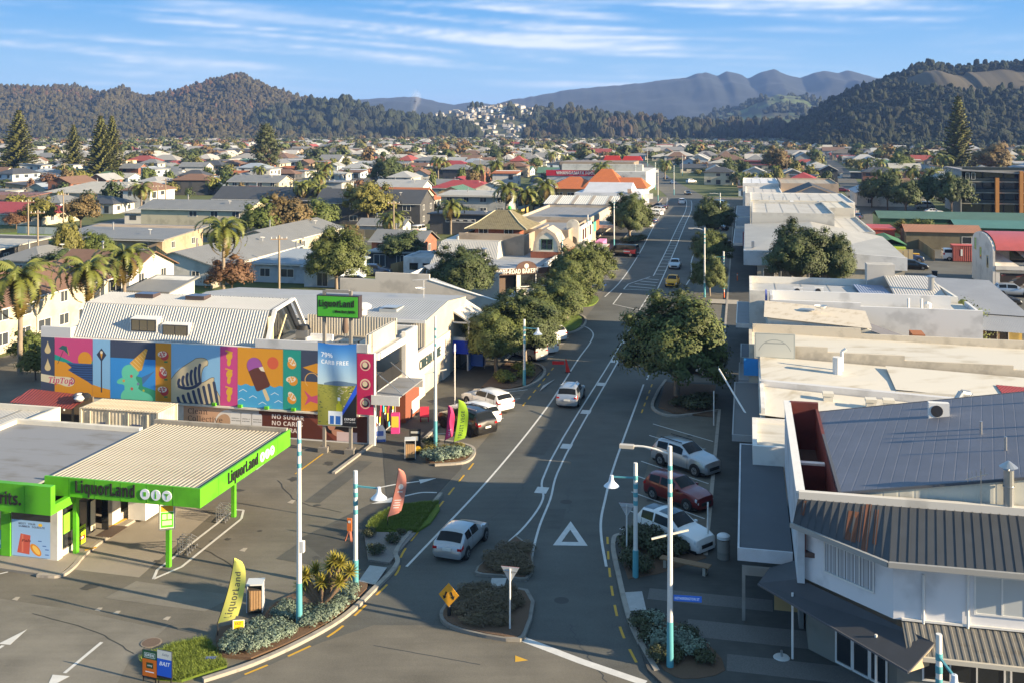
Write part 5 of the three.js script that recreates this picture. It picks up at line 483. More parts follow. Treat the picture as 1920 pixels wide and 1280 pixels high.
  // dark sloping awning over the corner and tin lean-to along the front
  part(t, 'awning', m([.062, .066, .075], { k: 'wear', w: 4, r: .75 }), (b) => { b.uq([47.9, 1.0, 2.75], [47.9, 2.5, 3.35], [45.6, 2.2, 3.35], [46.3, .5, 2.7]); b.uq([46.3, .5, 2.7], [45.6, 2.2, 3.35], [41.6, 6.9, 3.1], [40.2, 5.8, 2.6]); }); part(t, 'awning_edge', m([.10, .10, .11]), (b) => { b.bar([.5 - 8, 2.66, -1.3], [5.8 - 8, 2.56, 4.8], .08); b.bar([5.8 - 8, 2.57, 4.8], [6.9 - 8, 3.05, 3.4], .06); }); part(t, 'awning_cheek', m([.42, .34, .22]), (b) => b.ut([40.2, 5.8, 2.55], [41.6, 6.9, 3.05], [41.4, 6.7, 2.3]));
  part(t, 'lean_to_roof', m([.15, .148, .14], { k: 'roofdirt', w: 3, r: .55 }), (b) => { b.corr([5.9 - 8, 2.75, 3.9], [8, 0, 0], [0, .55, -1.55], 30, .02); }); part(t, 'lean_to_gutter', m([.5, .47, .40]), (b) => b.box(-1.9, 6, 2.62, 2.78, 3.9, 4.02)); part(t, 'awning_post', WHITE, (b) => { for (const [u, v] of [[45.2, 1.9], [42.2, 4.9]]) b.cyl([v - 8, .12, -(u - 45)], [v - 8, 2.9, -(u - 45)], .05); });
  // ground floor glazing under the awning
  for (const [s0, s1, y0, y1] of [[.05, .27, 1.9, 2.6], [.34, .52, .25, 2.5], [.535, .71, .25, 2.5], [.725, .90, .25, 2.5]]) { const o = new THREE.Group(); o.name = 'window'; t.add(o); const P = (s, y, d) => [lerp(2.6, 5.8, s) - 8 - .02 * d, y, -(lerp(46.2, 43.2, s) - 45) + .02 * d]; const q = new MB(); q.quad(P(s0, y0, 1), P(s1, y0, 1), P(s1, y1, 1), P(s0, y1, 1)); mesh('pane', q.geo(), GLASS, o); const f = new MB(); for (const y of [y0, y1]) f.bar(P(s0, y, 2), P(s1, y, 2), .07); for (const s of [s0, s1]) f.bar(P(s, y0, 2), P(s, y1, 2), .07); mesh('frame', f.geo(), WHITE, o); }
  for (const a of [-1.2, 2.0]) windowAt(t, 'z', 1, 1.8, a, a + 2.9, .9, 2.1, 3, WHITE);
  // red roof terrace and blue-grey roof
  part(t, 'street_wall', wall([.50, .54, .58]), (b) => { b.ub(45.3, 60.2, 2.1, 2.4, 3.3, 7.1); }); part(t, 'terrace_lining', m([.13, .026, .022], { k: 'stain', w: 3 }), (b) => { b.ub(59.9, 60.2, 2.4, 3.9, 4.6, 7.2); b.ub(45.32, 59.9, 3.75, 3.9, 4.6, 6.9); b.ub(45.32, 59.9, 2.41, 2.44, 4.6, 7.0); b.ub(52, 52.2, 2.45, 3.7, 4.6, 6.2); }); part(t, 'terrace_floor', m([.1, .06, .05]), (b) => b.ub(45.32, 59.9, 2.4, 3.75, 4.4, 4.6)); part(t, 'terrace_coping', WHITE, (b) => { b.ub(52.02, 52.35, 2.45, 3.7, 6.2, 6.3); b.ub(45.3, 60.3, 2.05, 2.42, 7.1, 7.18); }); part(t, 'terrace_bush', m([.03, .05, .015], { b: 'gravel', bs: .8, bd: .15, r: 1 }), (b) => b.lathe([[.02, 0], [.5, .2], [.6, .8], [.35, 1.4], [.02, 1.6]], 3.1 - 8, 4.6, -3.5, 9));
  part(t, 'slate_roof', m([.15, .16, .20], { k: 'wear', w: 5, b: 'boards', bs: 3, bd: .005, r: .65 }), (b) => { b.uq([45.45, 3.85, 7.2], [45.45, 13, 8.69], [60, 15.6, 8.61], [60, 3.85, 6.7]); }); part(t, 'roof_edge', m([.07, .08, .1]), (b) => { b.bar([3.85 - 8, 7.17, -.45], [13 - 8, 8.66, -.45], .1); b.bar([3.83 - 8, 7.17, -.45], [3.83 - 8, 6.67, -15], .12); b.bar([3.85 - 8, 6.67, -15], [15.6 - 8, 8.58, -15], .1); }); part(t, 'roof_wall', m([.58, .57, .50], { k: 'stain', w: 3, b: 'vboards', bs: 5, bd: .01 }), (b) => { b.ut([45.55, 3.9, 7.15], [45.55, 13, 7.15], [45.55, 13, 8.6]); b.uq([45.55, 13, 3], [60, 15.5, 3], [60, 15.5, 8.5], [45.55, 13, 8.6]); });
  const st = part(t, 'flue', STEEL, (b) => { b.cyl([10.35 - 8, 6.9, -.25], [10.35 - 8, 8.7, -.25], .2, .2, 14); b.cyl([10.35 - 8, 8.82, -.25], [10.35 - 8, 9.05, -.25], .36, .05, 14); b.cyl([10.35 - 8, 8.0, -.25], [10.35 - 8, 8.06, -.25], .23, .23, 14); b.cyl([10.35 - 8, 8.7, -.25], [10.35 - 8, 8.82, -.25], .04, .04, 6); });
  part(t, 'aerial', STEEL, (b) => { b.bar([9.3 - 8, 7.2, -.2], [9.3 - 8, 8.6, -.2], .03); b.bar([8.7 - 8, 8.2, -.2], [9.6 - 8, 8.5, -.2], .025); for (let i = 0; i < 5; i++) b.bar([8.8 - 8 + i * .16, 8.1 + i * .06, -.2], [8.8 - 8 + i * .16, 8.5 + i * .06, -.2], .015); });
  acUnit(t, 56.5, 9.6, 7.55, 1.1); for (const [u, v] of [[53, 13.2], [51.5, 12.8], [57.5, 14.6]]) vent(t, u, v, 7.2 + (v - 3.85) * .1625 - (u - 45.45) * .034, .7, .1); for (const [u, v] of [[52.5, 10.8], [49.5, 11.2]]) vent(t, u, v, 7.2 + (v - 3.85) * .1625 - (u - 45.45) * .034, .6, .06, false);
  awning(t, 48.3, 64.4, -.4, 2.05, 3.25, m([.085, .095, .11], { k: 'wear', w: 6 }), m([.62, .63, .66], { k: 'wear', w: 3 }), .55); shopfront(t, 2.3, 50, 60, -1, 2.7, 4);
  part(t, 'shop_back_wall', wall([.22, .22, .21]), (b) => b.ub(48, 60.2, 2.3, 2.5, .1, 3.3)); part(t, 'timber_hatch', m([.30, .22, .10]), (b) => b.ub(47.2, 47.3, 1.2, 2.2, 1.2, 2.2)); part(t, 'entry_frame', wall([.3, .28, .25]), (b) => { b.ub(48.2, 48.35, -.2, -.05, .1, 2.6); b.ub(48.2, 48.35, -.05, 1.2, 2.2, 2.6); });
}
const WR = flat_([.55, .525, .465]);
// white roofed row
{ const t = block('low_white_shop', 'low white roofed shop tucked behind the red terrace', { u0: 60.6, u1: 66.6, v0: .35, v1: 24, h: 4.4, par: .25, w: OFFW, roof: WR }); shopfront(t, .35, 61, 66.4, -1, 2.6, 2); }
{ const t = thing('dirty_white_shops', 'pair of shops under long stained white sloping roofs', 'shop', 67, 9); part(t, 'wall', OFFW, (b) => { b.ub(66.8, 67, .9, 22, 0, 3.9); b.ub(67, 81.4, .9, 1.15, 0, 4.9); b.ub(67, 81.4, 21.8, 22, 0, 3.6); }); part(t, 'roof', WR, (b) => { b.uq([66.7, .8, 4.55], [66.7, 22, 3.2], [73.5, 22, 3.5], [73.5, .8, 4.7]); b.uq([74.2, 1.0, 4.9], [74.2, 22, 3.8], [81.3, 22, 4.3], [81.3, 1.0, 5.1]); }); part(t, 'party_wall', wall([.52, .53, .55]), (b) => { b.uq([73.6, 1, 4.4], [73.6, 20, 3.2], [73.6, 20, 4.25], [73.6, 1, 5.05]); b.uq([74.1, 1, 4.4], [74.1, 20, 3.2], [74.1, 20, 4.25], [74.1, 1, 5.05]); b.uq([73.6, 1, 5.05], [74.1, 1, 5.05], [74.1, 20, 4.25], [73.6, 20, 4.25]); }); part(t, 'roof_step', WR, (b) => b.uq([75, 10, 4.6], [75, 21, 4.1], [80.5, 21, 4.55], [80.5, 10, 5.0]).ub(74.9, 75, 10, 21, 3.9, 4.5)); part(t, 'red_sheet', tin([.35, .05, .04]), (b) => b.uq([76, 17, 4.45], [76, 20.5, 4.3], [78, 20.5, 4.45], [78, 17, 4.6]));
  for (const [u, v] of [[71.5, 5], [70.5, 7.6], [70.6, 8.7]]) part(t, 'roof_hood', CREAM, (b) => { b.ub(u, u + .6, v, v + .6, 3.9, 4.9); b.ub(u - .05, u + .65, v - .05, v + .65, 4.75, 4.95); }); part(t, 'duct', STEEL, (b) => { b.path([[4.2, 3.9, -4], [4.2, 5.1, -4.1], [4.5, 5.5, -4.3], [5, 5.4, -4.5], [5.1, 4.6, -4.6]], .22, 10); }); part(t, 'duct', WHITE, (b) => { b.cyl([-2.6, 4.6, -11], [-2.6, 6, -11], .32, .32, 12); b.path([[-2.2, 4.8, -12], [-2.2, 6.2, -12], [-1.9, 6.4, -12]], .12, 8); }); shopfront(t, .9, 67.4, 81, -1, 2.6, 5); awning(t, 67, 81, -.9, .9, 3.0, m([.12, .12, .12]), m([.3, .3, .3])); }
{ const t = thing('stepped_parapet_row', 'shop row with a long stained stepped parapet wall', 'shop', 82, 9.5); const SW = m([.56, .50, .40], { k: 'stain', w: 4, r: .9 }); part(t, 'parapet_wall', SW, (b) => { b.ub(81.6, 81.9, .2, 6, 0, 5.9); b.ub(81.6, 81.9, 6, 11.5, 0, 5.55); b.ub(81.6, 81.9, 11.5, 19, 0, 5.2); b.ub(81.6, 81.9, 19, 24.5, 0, 4.9); b.ub(81.9, 88, .2, .45, 0, 5.9); b.ub(87.5, 87.75, .5, 9, 0, 6.35); b.ub(87.5, 87.75, 9, 24, 0, 5.9); }); part(t, 'roof', WR, (b) => b.uq([81.9, .45, 5.3], [81.9, 24, 4.8], [87.5, 24, 5.2], [87.5, .45, 5.7])); part(t, 'sign_board', print(256, 160, (x) => { x.fillStyle = '#c4c4ba'; x.fillRect(0, 0, 256, 160); x.strokeStyle = '#8f948f'; x.lineWidth = 4; x.strokeRect(6, 6, 244, 148); x.beginPath(); x.arc(128, 150, 108, 3.5, 5.9); x.stroke(); x.fillStyle = '#9a9d98'; x.fillRect(60, 60, 136, 8); }), (b) => b.quad([.6 - 9.5, 5.0, .9], [3.6 - 9.5, 5.0, .9], [3.6 - 9.5, 6.9, .9], [.6 - 9.5, 6.9, .9], UV01)); part(t, 'sign_frame', STEEL, (b) => { for (const v of [.9, 3.3]) { b.bar([v - 9.5, 4.2, .86], [v - 9.5, 6.9, .86], .06); b.bar([v - 9.5, 6.4, .84], [v - 9.5, 5, -1], .05); } }); part(t, 'blue_banner', m([.03, .25, .6], { k: 'wear', w: 2 }), (b) => b.box(-.2 - 9.5, 2.0 - 9.5, 3.6, 4.9, .75, .8)); awning(t, 81.8, 87.8, -.6, .2, 3, MEMG, m([.3, .3, .3])); part(t, 'rear_wall', m([.55, .42, .22]), (b) => b.ub(83, 87, 24.0, 24.3, 0, 5)); shopfront(t, .2, 82.2, 87.2, -1, 2.6, 2); }
{ const t = thing('white_lean_roof_shop', 'white shop with a sloped weathered roof and two small windows', 'shop', 88.2, 6); part(t, 'wall', wall([.68, .67, .61]), (b) => { b.prof([[1.7 - 6, 0], [1.7 - 6, 6.75], [9.6 - 6, 6.2], [14 - 6, 4.6], [14 - 6, 0]], -.25, 0, 'z'); b.ub(88.4, 95.8, 1.7, 1.95, 0, 6.8); }); part(t, 'roof', m([.52, .47, .39], { k: 'roofdirt', w: 5 }), (b) => b.uq([87.9, 1.4, 6.9], [87.9, 9.9, 6.3], [95.6, 10.2, 6.4], [95.6, 1.6, 7.0])); part(t, 'rear_roof', m([.15, .15, .17], { k: 'wear', w: 4 }), (b) => b.uq([88, 9.9, 6.1], [88, 14.4, 4.5], [92, 14.6, 4.5], [92, 9.9, 6.1])); part(t, 'orange_cheek', m([.35, .13, .05]), (b) => b.ub(92, 94, 13.6, 14.6, 3.5, 5.2)); windowAt(t, 'z', 1, 0, 3.2 - 6, 3.95 - 6, 5.2, 5.9, 1, WHITE); windowAt(t, 'z', 1, 0, 4.2 - 6, 4.95 - 6, 5.2, 5.9, 1, WHITE); part(t, 'roller_door', m([.36, .28, .2], { b: 'boards', bs: 1, bd: .02 }), (b) => b.box(4.6, 6.2, 4.0, 5.3, .01, .05)); part(t, 'dish', WHITE, (b) => { b.lathe([[.02, 0], [.4, .1], [.55, .28]], .2, 7.0, -4, 12); b.bar([.2, 6.5, -4.1], [.2, 7.1, -4.1], .05); b.box(-1.6, -.3, 6.75, 6.9, -4.6, -4.3); }); awning(t, 87.9, 93.5, -.5, 1.7, 3.4, m([.10, .12, .15], { k: 'wear', w: 4 }), wall([.4, .42, .44]), .8); part(t, 'balcony_rail', BLACK, (b) => { for (let i = 0; i < 10; i++) b.ub(87.85, 87.88, .4 + i * .13, .44 + i * .13, 3.6, 4.5); b.ub(87.84, 87.9, .35, 1.7, 4.5, 4.56); }); }
{ const t = thing('big_white_wall_building', 'tall plain white boundary wall of a long shop', 'shop', 97, 10); part(t, 'wall', wall([.64, .645, .65]), (b) => { b.ub(96.4, 96.7, 9.9, 20, 0, 6.65); b.ub(96.4, 96.7, 2.1, 9.9, 0, 6.95); b.ub(99.8, 100.1, 2.2, 18, 0, 7.3); b.ub(96.7, 99.8, 2.1, 2.35, 0, 7.3); b.ub(96.7, 103, 19.75, 20, 0, 6.4); }); part(t, 'roof', WR, (b) => b.ub(96.7, 103.8, 2.4, 19.7, 5.9, 6.0)); part(t, 'vent_stack', WHITE, (b) => { for (const x of [4.2, 5.3]) b.cyl([x, 6, -1.5], [x, 7.2, -1.5], .12, .12, 8); b.lathe([[.3, 6], [.35, 6.5], [.02, 6.7]], 5.9, .2, -2, 10); }); part(t, 'mural_fin', m([.1, .13, .4]), (b) => b.ub(97, 99.5, 1.7, 1.85, 5.6, 7.4)); shopfront(t, 2.1, 97, 103, -1, 2.6, 2); }
{ const t = block('front_parapet_shop', 'white shop with a broad sunlit parapet at the side street', { u0: 104, u1: 117, v0: .3, v1: 19.4, h: 6.6, par: .7, w: wall([.70, .68, .62]), roof: m([.38, .39, .40], { k: 'roofdirt', w: 6 }), hb: 6.2 }); part(t, 'blue_tin', tin([.22, .27, .40]), (b) => b.uq([108, 11, 6.05], [108, 14, 6.05], [115, 14, 5.9], [115, 11, 5.9])); part(t, 'roof_kink', tin([.50, .48, .45]), (b) => { b.uq([107, 14.2, 6.0], [107, 19, 6.0], [116, 19, 6.9], [116, 14.2, 6.9]); }); part(t, 'chimney', wall([.5, .48, .44]), (b) => b.ub(115.5, 117.5, 12.5, 15.3, 5.5, 8)); vent(t, 110, 18, 6, 1.6, .3); acUnit(t, 106, 5, 5.9); acUnit(t, 106.4, 7, 5.9); shopfront(t, .3, 104.5, 116.5, -1, 2.7, 4); awning(t, 104, 117, -1.0, .3, 3.2, MEMG, WHITE); }
{ const t = thing('tin_veranda_house', 'grey corrugated tin roofed house with a timber veranda', 'house', 118, 22); part(t, 'roof', tin([.30, .31, .33]), (b) => { b.uq([110, 18.6, 4.3], [110, 27.2, 4.0], [128, 27.2, 5.0], [128, 18.6, 5.2]); b.uq([104.5, 19.6, 3.6], [104.5, 27, 3.3], [110.4, 27, 3.95], [110.4, 19.6, 4.2]); }); part(t, 'wall', wall([.55, .42, .15]), (b) => { b.ub(110.5, 127.5, 19.5, 26.5, 0, 3.95); b.ub(109.5, 110.4, 19.8, 26, 0, 3.3); }); part(t, 'deck', TIMBER, (b) => b.ub(102.5, 109.5, 20.2, 26, 1.0, 1.2)); for (let i = 0; i < 18; i++) part(t, 'picket', m([.34, .29, .22]), (b) => b.ub(102.4, 102.46, 20.2 + i * .32, 20.4 + i * .32, 1.0, 2.6)); part(t, 'veranda_post', TIMBER, (b) => { for (const v of [20, 23, 26.6]) b.ub(104.6, 104.75, v, v + .14, 0, 3.4); }); windowAt(t, 'z', 1, 8.5, 1, 3, 1.6, 2.8, 2, WHITE); const q = struct(area('yard_fence_base', [[98, 20.5], [102, 20.5], [102, 27], [98, 27]], 0, .05, CONC)); q.userData.label = 'concrete yard beside the timber veranda'; }
// the block across the side street
{ const t = thing('grey_roof_hall', 'wide shop with a pale grey roof and white fascia behind a tree', 'shop', 150, 10.4); part(t, 'wall', wall([.46, .43, .36]), (b) => { b.ub(150.4, 150.7, 1.5, 21.2, 0, 3.3); b.ub(150.7, 175, 20.9, 21.2, 0, 4); b.ub(150.7, 175, 1.5, 1.8, 0, 4.6); }); part(t, 'fascia', wall([.60, .61, .62]), (b) => { b.prof([[-10.8, 3.1], [-10.8, 5.1], [0, 5.3], [11.1, 4.7], [11.1, 2.9]], -.3, 0, 'z'); b.ub(150.3, 175, -.4, -.15, 3.2, 5.1); }); part(t, 'roof', m([.40, .40, .385], { k: 'wear', w: 9, b: 'ribs', bs: 1.4, bd: .03, r: .6 }), (b) => { b.uq([150.3, -.3, 5.0], [150.3, 10.2, 5.3], [175.5, 10.2, 7.2], [175.5, -.3, 6.6]); b.uq([150.3, 10.2, 5.3], [150.3, 21.4, 4.65], [175.5, 21.4, 5.0], [175.5, 10.2, 7.2]); }); part(t, 'green_sign', m([.25, .36, .30]), (b) => b.box(-8.3, -4.6, 3.15, 4.2, .01, .08)); part(t, 'vent_hood', STEEL, (b) => b.box(-9.7, -9.3, 5.3, 6.2, -3, -2.6)); for (const [a, w2] of [[-1, 2.4], [7, 2]]) windowAt(t, 'z', 1, -.4, a, a + w2, 1.2, 2.7, 2, DARKFRAME); for (const x of [-8, -5.6, -1.8]) windowAt(t, 'z', 1, -.4, x, x + 1.4, .3, 2.6, 1, WHITE); part(t, 'red_panel', m([.22, .04, .04]), (b) => b.ub(175, 177, -.6, -.4, 3, 5.2)); shopfront(t, 1.5, 152, 174, -1, 2.6, 7); }
{ const t = block('tall_grey_hall', 'tall pale grey hall with a plain concrete side wall', { u0: 176, u1: 203, v0: .9, v1: 14, h: 8.5, w: wall([.52, .51, .47]), roof: MEMB, par: .4 }); const s = block('grey_hall_annex', 'lower pale annex beside the tall grey hall', { u0: 176.4, u1: 206, v0: 14.05, v1: 20.4, h: 5.6, w: wall([.56, .55, .51]), roof: MEMB, par: .3 }); awning(t, 177, 203, -2.2, .9, 3.1, MEMG, WHITE); shopfront(t, .9, 178, 202, -1, 2.7, 7); }
{ const t = block('cream_roof_store', 'broad cream roofed store beyond the tall grey hall', { u0: 207, u1: 229, v0: .7, v1: 20, h: 7.2, hb: 7.0, w: wall([.58, .55, .48]), roof: flat_([.58, .55, .47]), par: .3 }); part(t, 'roof_valley', WHITE, (b) => b.ub(208, 228, 9, 9.7, 6.92, 7.02)); awning(t, 208, 229, -2.2, .7, 3.1, MEMG, WHITE); acUnit(t, 212, 5, 6.9, 1.3); vent(t, 215, 14, 6.8); const s = block('long_white_store', 'long white roofed store with small roof vents', { u0: 230, u1: 262, v0: .8, v1: 22.5, h: 6.6, w: OFFW, roof: flat_([.5, .49, .46]), par: .25 }); for (const v of [5, 8, 11.5]) vent(s, 238, v, 6.3, .7, .14); awning(s, 231, 262, -2.3, .8, 3.1, MEMG, WHITE); shopfront(s, .8, 232, 261, -1, 2.7, 8); }
{ const t = thing('dark_gable_store', 'low store with a dark slate gable among white roofs', 'shop', 272, 14); part(t, 'roof', DARKROOF, (b) => { b.uq([266, 9, 5.3], [284, 9, 5.3], [284, 16, 8.2], [266, 16, 8.2]); b.uq([266, 23.5, 5.3], [284, 23.5, 5.3], [284, 16, 8.2], [266, 16, 8.2]); }); part(t, 'wall', wall([.40, .36, .33]), (b) => { b.ub(266.6, 283.5, 9.6, 23, 0, 5.2); b.prof([[-4.4, 5.2], [9, 5.2], [2, 7.9]], 5.3, 5.4, 'z'); }); for (const v of [10.5, 13.5, 17, 20]) windowAt(t, 'z', 1, 5.4, v - 14, v - 12, 4.2, 4.9, 1, DARKFRAME); const s = block('white_slab_store', 'white slab roofed store beside the dark gable', { u0: 266, u1: 296, v0: -.3, v1: 8.8, h: 6.2, w: OFFW, roof: flat_([.5, .48, .45]), par: .3 }); const r = block('tan_roof_store', 'tan flat roofed store behind the dark gable', { u0: 288, u1: 318, v0: 9, v1: 24, h: 7.6, w: wall([.42, .33, .25]), roof: m([.36, .32, .26], { k: 'roofdirt', w: 8 }), par: .4 }); const k = block('far_white_store', 'far white store at the end of the right-hand row', { u0: 298, u1: 330, v0: -1, v1: 8.9, h: 7.0, w: OFFW, roof: flat_([.6, .62, .66]), par: .3 }); }
// yard bits behind the block
{ const t = thing('red_skip_roof', 'red painted tin store beside the alley', 'shed', 206, 24); part(t, 'roof', tin([.42, .06, .05]), (b) => b.box(-3, 3.5, 3.2, 3.5, -9, 0)); part(t, 'wall', m([.25, .05, .04]), (b) => b.box(-2.8, 3.3, 0, 3.2, -8.8, -.2)); const s = thing('green_tarp_shed', 'shed under a green tarpaulin next to the alley', 'shed', 190, 22.6); part(s, 'tarp', m([.05, .17, .08], { k: 'wear', w: 2 }), (b) => b.prof([[-1, 2.4], [2, 3.2], [4.6, 2.2], [4.6, 2.1], [2, 3.1], [-1, 2.3]], -11, 0, 'z')); part(s, 'wall', DKGREEN, (b) => b.box(-.8, 4.3, 0, 2.15, -10.8, -.2)); part(s, 'crate', m([.35, .45, .04]), (b) => b.box(2, 4.2, 0, 1.9, .1, 1.6)); }
{ const F2 = thing('timber_gate_post', 'timber yard gate posts beside the alley', 'gate', 181, 25.5); for (let i = 0; i < 3; i++) part(F2, 'plank', m([.4, .33, .2]), (b) => b.box(-1 + i * .8, -.3 + i * .8, 0, 2.4, -.1, .1)); }
{ const t = thing('barn_shop', 'white barrel fronted shop with a pink red curved roof', 'shop', 153.5, 38); const PW = wall([.66, .62, .56]);
  part(t, 'side_wall', PW, (b) => { const o = [[-13.5, 0], [-13.5, 5.6]]; for (let i = 0; i <= 10; i++) { const a = Math.PI * (1 - i / 10); o.push([-6.75 + 6.75 * Math.cos(a), 5.6 + 1.9 * Math.sin(a)]); } o.push([0, 0]); b.prof(o, -4.9, -4.6); }); part(t, 'curved_roof', m([.45, .10, .10], { k: 'wear', w: 5, r: .5 }), (b) => { for (let i = 0; i < 12; i++) { const A = Math.PI * i / 12, B = Math.PI * (i + 1) / 12, P = (a, x) => [x, 5.65 + 1.95 * Math.sin(a), -6.75 - 6.8 * Math.cos(a)]; b.quad(P(A, -4.5), P(A, 22), P(B, 22), P(B, -4.5)); } }, .6); part(t, 'front_wall', PW, (b) => { b.box(-4.55, 22, 2.6, 3.5, -1.8, -1.5); b.box(-4.55, -4.0, 0, 2.6, -.3, 0); b.box(1.2, 1.8, 0, 2.6, -.3, 0); b.box(-4.5, 22, 3.5, 5.6, -4.5, -4.3); b.box(-4.55, 22, 2.9, 3.5, -.4, 0); }); part(t, 'balcony_parapet', PW, (b) => { b.quad([-4.55, 5.6, -4.2], [-4.55, 3.5, 0], [-1.5, 3.5, 0], [-1.5, 3.6, -1]); b.box(-4.55, 22, 3.0, 3.52, .01, .15); }); part(t, 'shade_sail', m([.62, .58, .46], { r: .9 }), (b) => b.tri([-2, 5.9, -3], [5.5, 5.7, -3], [0, 3.9, 0])); part(t, 'terrace_shade_panel', GLASS, (b) => b.box(-1.8, 8, 3.6, 5.3, -4.28, -4.2)); part(t, 'shop_window', GLASS, (b) => b.box(-3.9, 1.1, .5, 2.5, -.35, -.3)); part(t, 'window_display', print(128, 64, (x) => { x.fillStyle = '#2b2220'; x.fillRect(0, 0, 128, 64); for (let i = 0; i < 60; i++) { x.fillStyle = ['#8a8078', '#5d5550', '#b8b0a6', '#7a3a34', '#3a4a58'][i % 5]; x.fillRect((i * 37) % 122, (i * 23) % 58, 7, 6); } }), (b) => b.quad([-3.8, .6, -.28], [1.0, .6, -.28], [1.0, 2.4, -.28], [-3.8, 2.4, -.28], UV01)); for (const [z, y] of [[-11.5, 5.6], [-8, 4.6], [-3.6, 3.9]]) windowAt(t, 'x', -1, -4.9, z, z + .9, y - 1, y + .6, 1, m([.55, .42, .16])); part(t, 'floor_lintel', OFFW, (b) => b.box(1.8, 22, 0, 2.6, -.6, -.35)); }  // dark sheet along the terrace stands for the shaded room behind it
{ const t = thing('apartment_block', 'dark glazed four storey apartment block with orange fins', 'apartment building', 290, 70); part(t, 'body', wall([.045, .05, .052]), (b) => b.box(-15, 22, 0, 11.6, -22, -2)); for (let i = 0; i < 4; i++) { part(t, 'floor_slab', wall([.30, .29, .27]), (b) => b.box(-15, 22, 2.6 + i * 2.85, 2.85 + i * 2.85, -2, 0)); for (let k = 0; k < 7; k++) part(t, 'balcony_glass', GLASS, (b) => b.box(-14.5 + k * 5.1, -9.8 + k * 5.1, .1 + i * 2.85, 2.5 + i * 2.85, -1.9, -1.8)); part(t, 'balustrade', m([.03, .04, .045], { r: .15 }), (b) => b.box(-14.9, 21.9, 2.9 + i * 2.85, 3.7 + i * 2.85, -.12, -.06)); } part(t, 'roof', wall([.28, .28, .30]), (b) => { b.prof([[-15.6, 11.3], [-15.6, 11.7], [-1, 10.9], [2.5, 12.2], [23, 11.4], [23, 11.1], [2.5, 11.8], [-1, 10.6]], -22, .6, 'z'); }); for (const [x, h] of [[-7, 9.5], [-1.2, 11.3], [7.4, 11.3]]) part(t, 'timber_fin', m([.50, .22, .06], { k: 'wear', w: 3 }), (b) => b.box(x, x + .9, 0, h, -.02, .9)); part(t, 'side_wall', wall([.35, .36, .36]), (b) => b.box(-15.3, -15, 0, 11.5, -22, 0)); for (let i = 0; i < 3; i++) for (let k = 0; k < 2; k++) windowAt(t, 'z', 1, .02, -14 + k * 1.4, -13.2 + k * 1.4, 3.4 + i * 2.85, 5 + i * 2.85, 1, WHITE); }
for (const [n, l, u, v, w2, d, h, wc, rc, oth] of [['green_workshop', 'long dark green workshop behind the barrel fronted shop', 226, 44, 34, 12, 3.8, DKGREEN, tin([.08, .15, .10])], ['teal_roof_workshop', 'teal tin roofed workshop beside the green one', 210, 50, 22, 10, 3.6, DKGREEN, tin([.08, .20, .17])], ['rust_roof_shed', 'low shed with a rust coloured tin roof among shrubs', 204, 35.5, 13, 7, 3.2, wall([.16, .14, .09]), tin([.36, .17, .09])], ['grey_gable_store', 'grey gable roofed store behind the workshops', 226, 74, 24, 16, 4.6, wall([.55, .55, .52]), tin([.16, .17, .19])]]) { const t = thing(n, l, 'shed', u, v); part(t, 'wall', wc, (b) => b.box(-w2 / 2, w2 / 2, 0, h, -d, 0)); part(t, 'roof', rc, (b) => { b.quad([-w2 / 2 - .3, h, .4], [w2 / 2 + .3, h, .4], [w2 / 2 + .3, h + 1.1, -d / 2], [-w2 / 2 - .3, h + 1.1, -d / 2]); b.quad([-w2 / 2 - .3, h, -d - .4], [w2 / 2 + .3, h, -d - .4], [w2 / 2 + .3, h + 1.1, -d / 2], [-w2 / 2 - .3, h + 1.1, -d / 2]); }); windowAt(t, 'z', 1, 0, w2 / 4, w2 / 4 + 1.6, 1.2, 2.4, 1, WHITE); }
{ const t = thing('red_container', 'rusty red shipping container beside the white van', 'container', 186, 37); part(t, 'shell', m([.24, .05, .045], { k: 'stain', w: 3, b: 'ribs', bs: 1.2, bd: .04 }), (b) => b.box(-3.1, 3.1, .1, 2.7, -2.5, 0)); part(t, 'roof', m([.45, .08, .07]), (b) => b.box(-3.15, 3.15, 2.703, 2.76, -2.55, .05)); part(t, 'stencil', WHITE, (b) => b.box(-1.9, -1.6, 1, 2.1, .01, .03)); }
// ---------- street furniture ----------
const TEAL = m([.10, .36, .42], { k: 'wear', w: 2, r: .5 }), POLEW = m([.74, .73, .70], { k: 'wear', w: 2, r: .5 }), BELL = m([.62, .68, .76], { r: .3 });
function tallPole(u, v, label, o = {}) { const h = o.h ?? 9.2, t = thing('street_light', label, 'street light', u, v, 0, 'tall white street lights', o.y ?? .1); part(t, 'mast', POLEW, (b) => b.cyl([0, 1.9, 0], [0, h, 0], .12, .085, 12), .8); part(t, 'base_sleeve', TEAL, (b) => b.cyl([0, 0, 0], [0, 1.9, 0], .15, .13, 12), .8); for (let i = 0; i < 3; i++) part(t, 'band', TEAL, (b) => b.cyl([0, h - 1.0 - i * .55, 0], [0, h - .8 - i * .55, 0], .098, .098, 12), .8);
  if (o.arm) { part(t, 'arm', POLEW, (b) => { const s = o.arm, P = []; for (let i = 0; i <= 6; i++) P.push([s * i * .28, h - .35 + .35 * Math.sin(i / 6 * 1.6) - .12 * (i / 6) ** 2, 0]); b.path(P, .045, 8); }); part(t, 'lamp_head', m([.5, .46, .4], { r: .4 }), (b) => { const s = o.arm; b.box(Math.min(s * 1.5, s * 2.1), Math.max(s * 1.5, s * 2.1), h - .2, h - .06, -.13, .13); }); }
  if (o.bar) part(t, 'banner_arm', m([.72, .68, .58]), (b) => b.bar([-.75, o.bar - .25, .2], [.75, o.bar + .1, -.2], .07)); if (o.box) part(t, 'meter_box', WHITE, (b) => b.box(.08, .24, 3.3, 3.8, -.1, .1)); return t; }
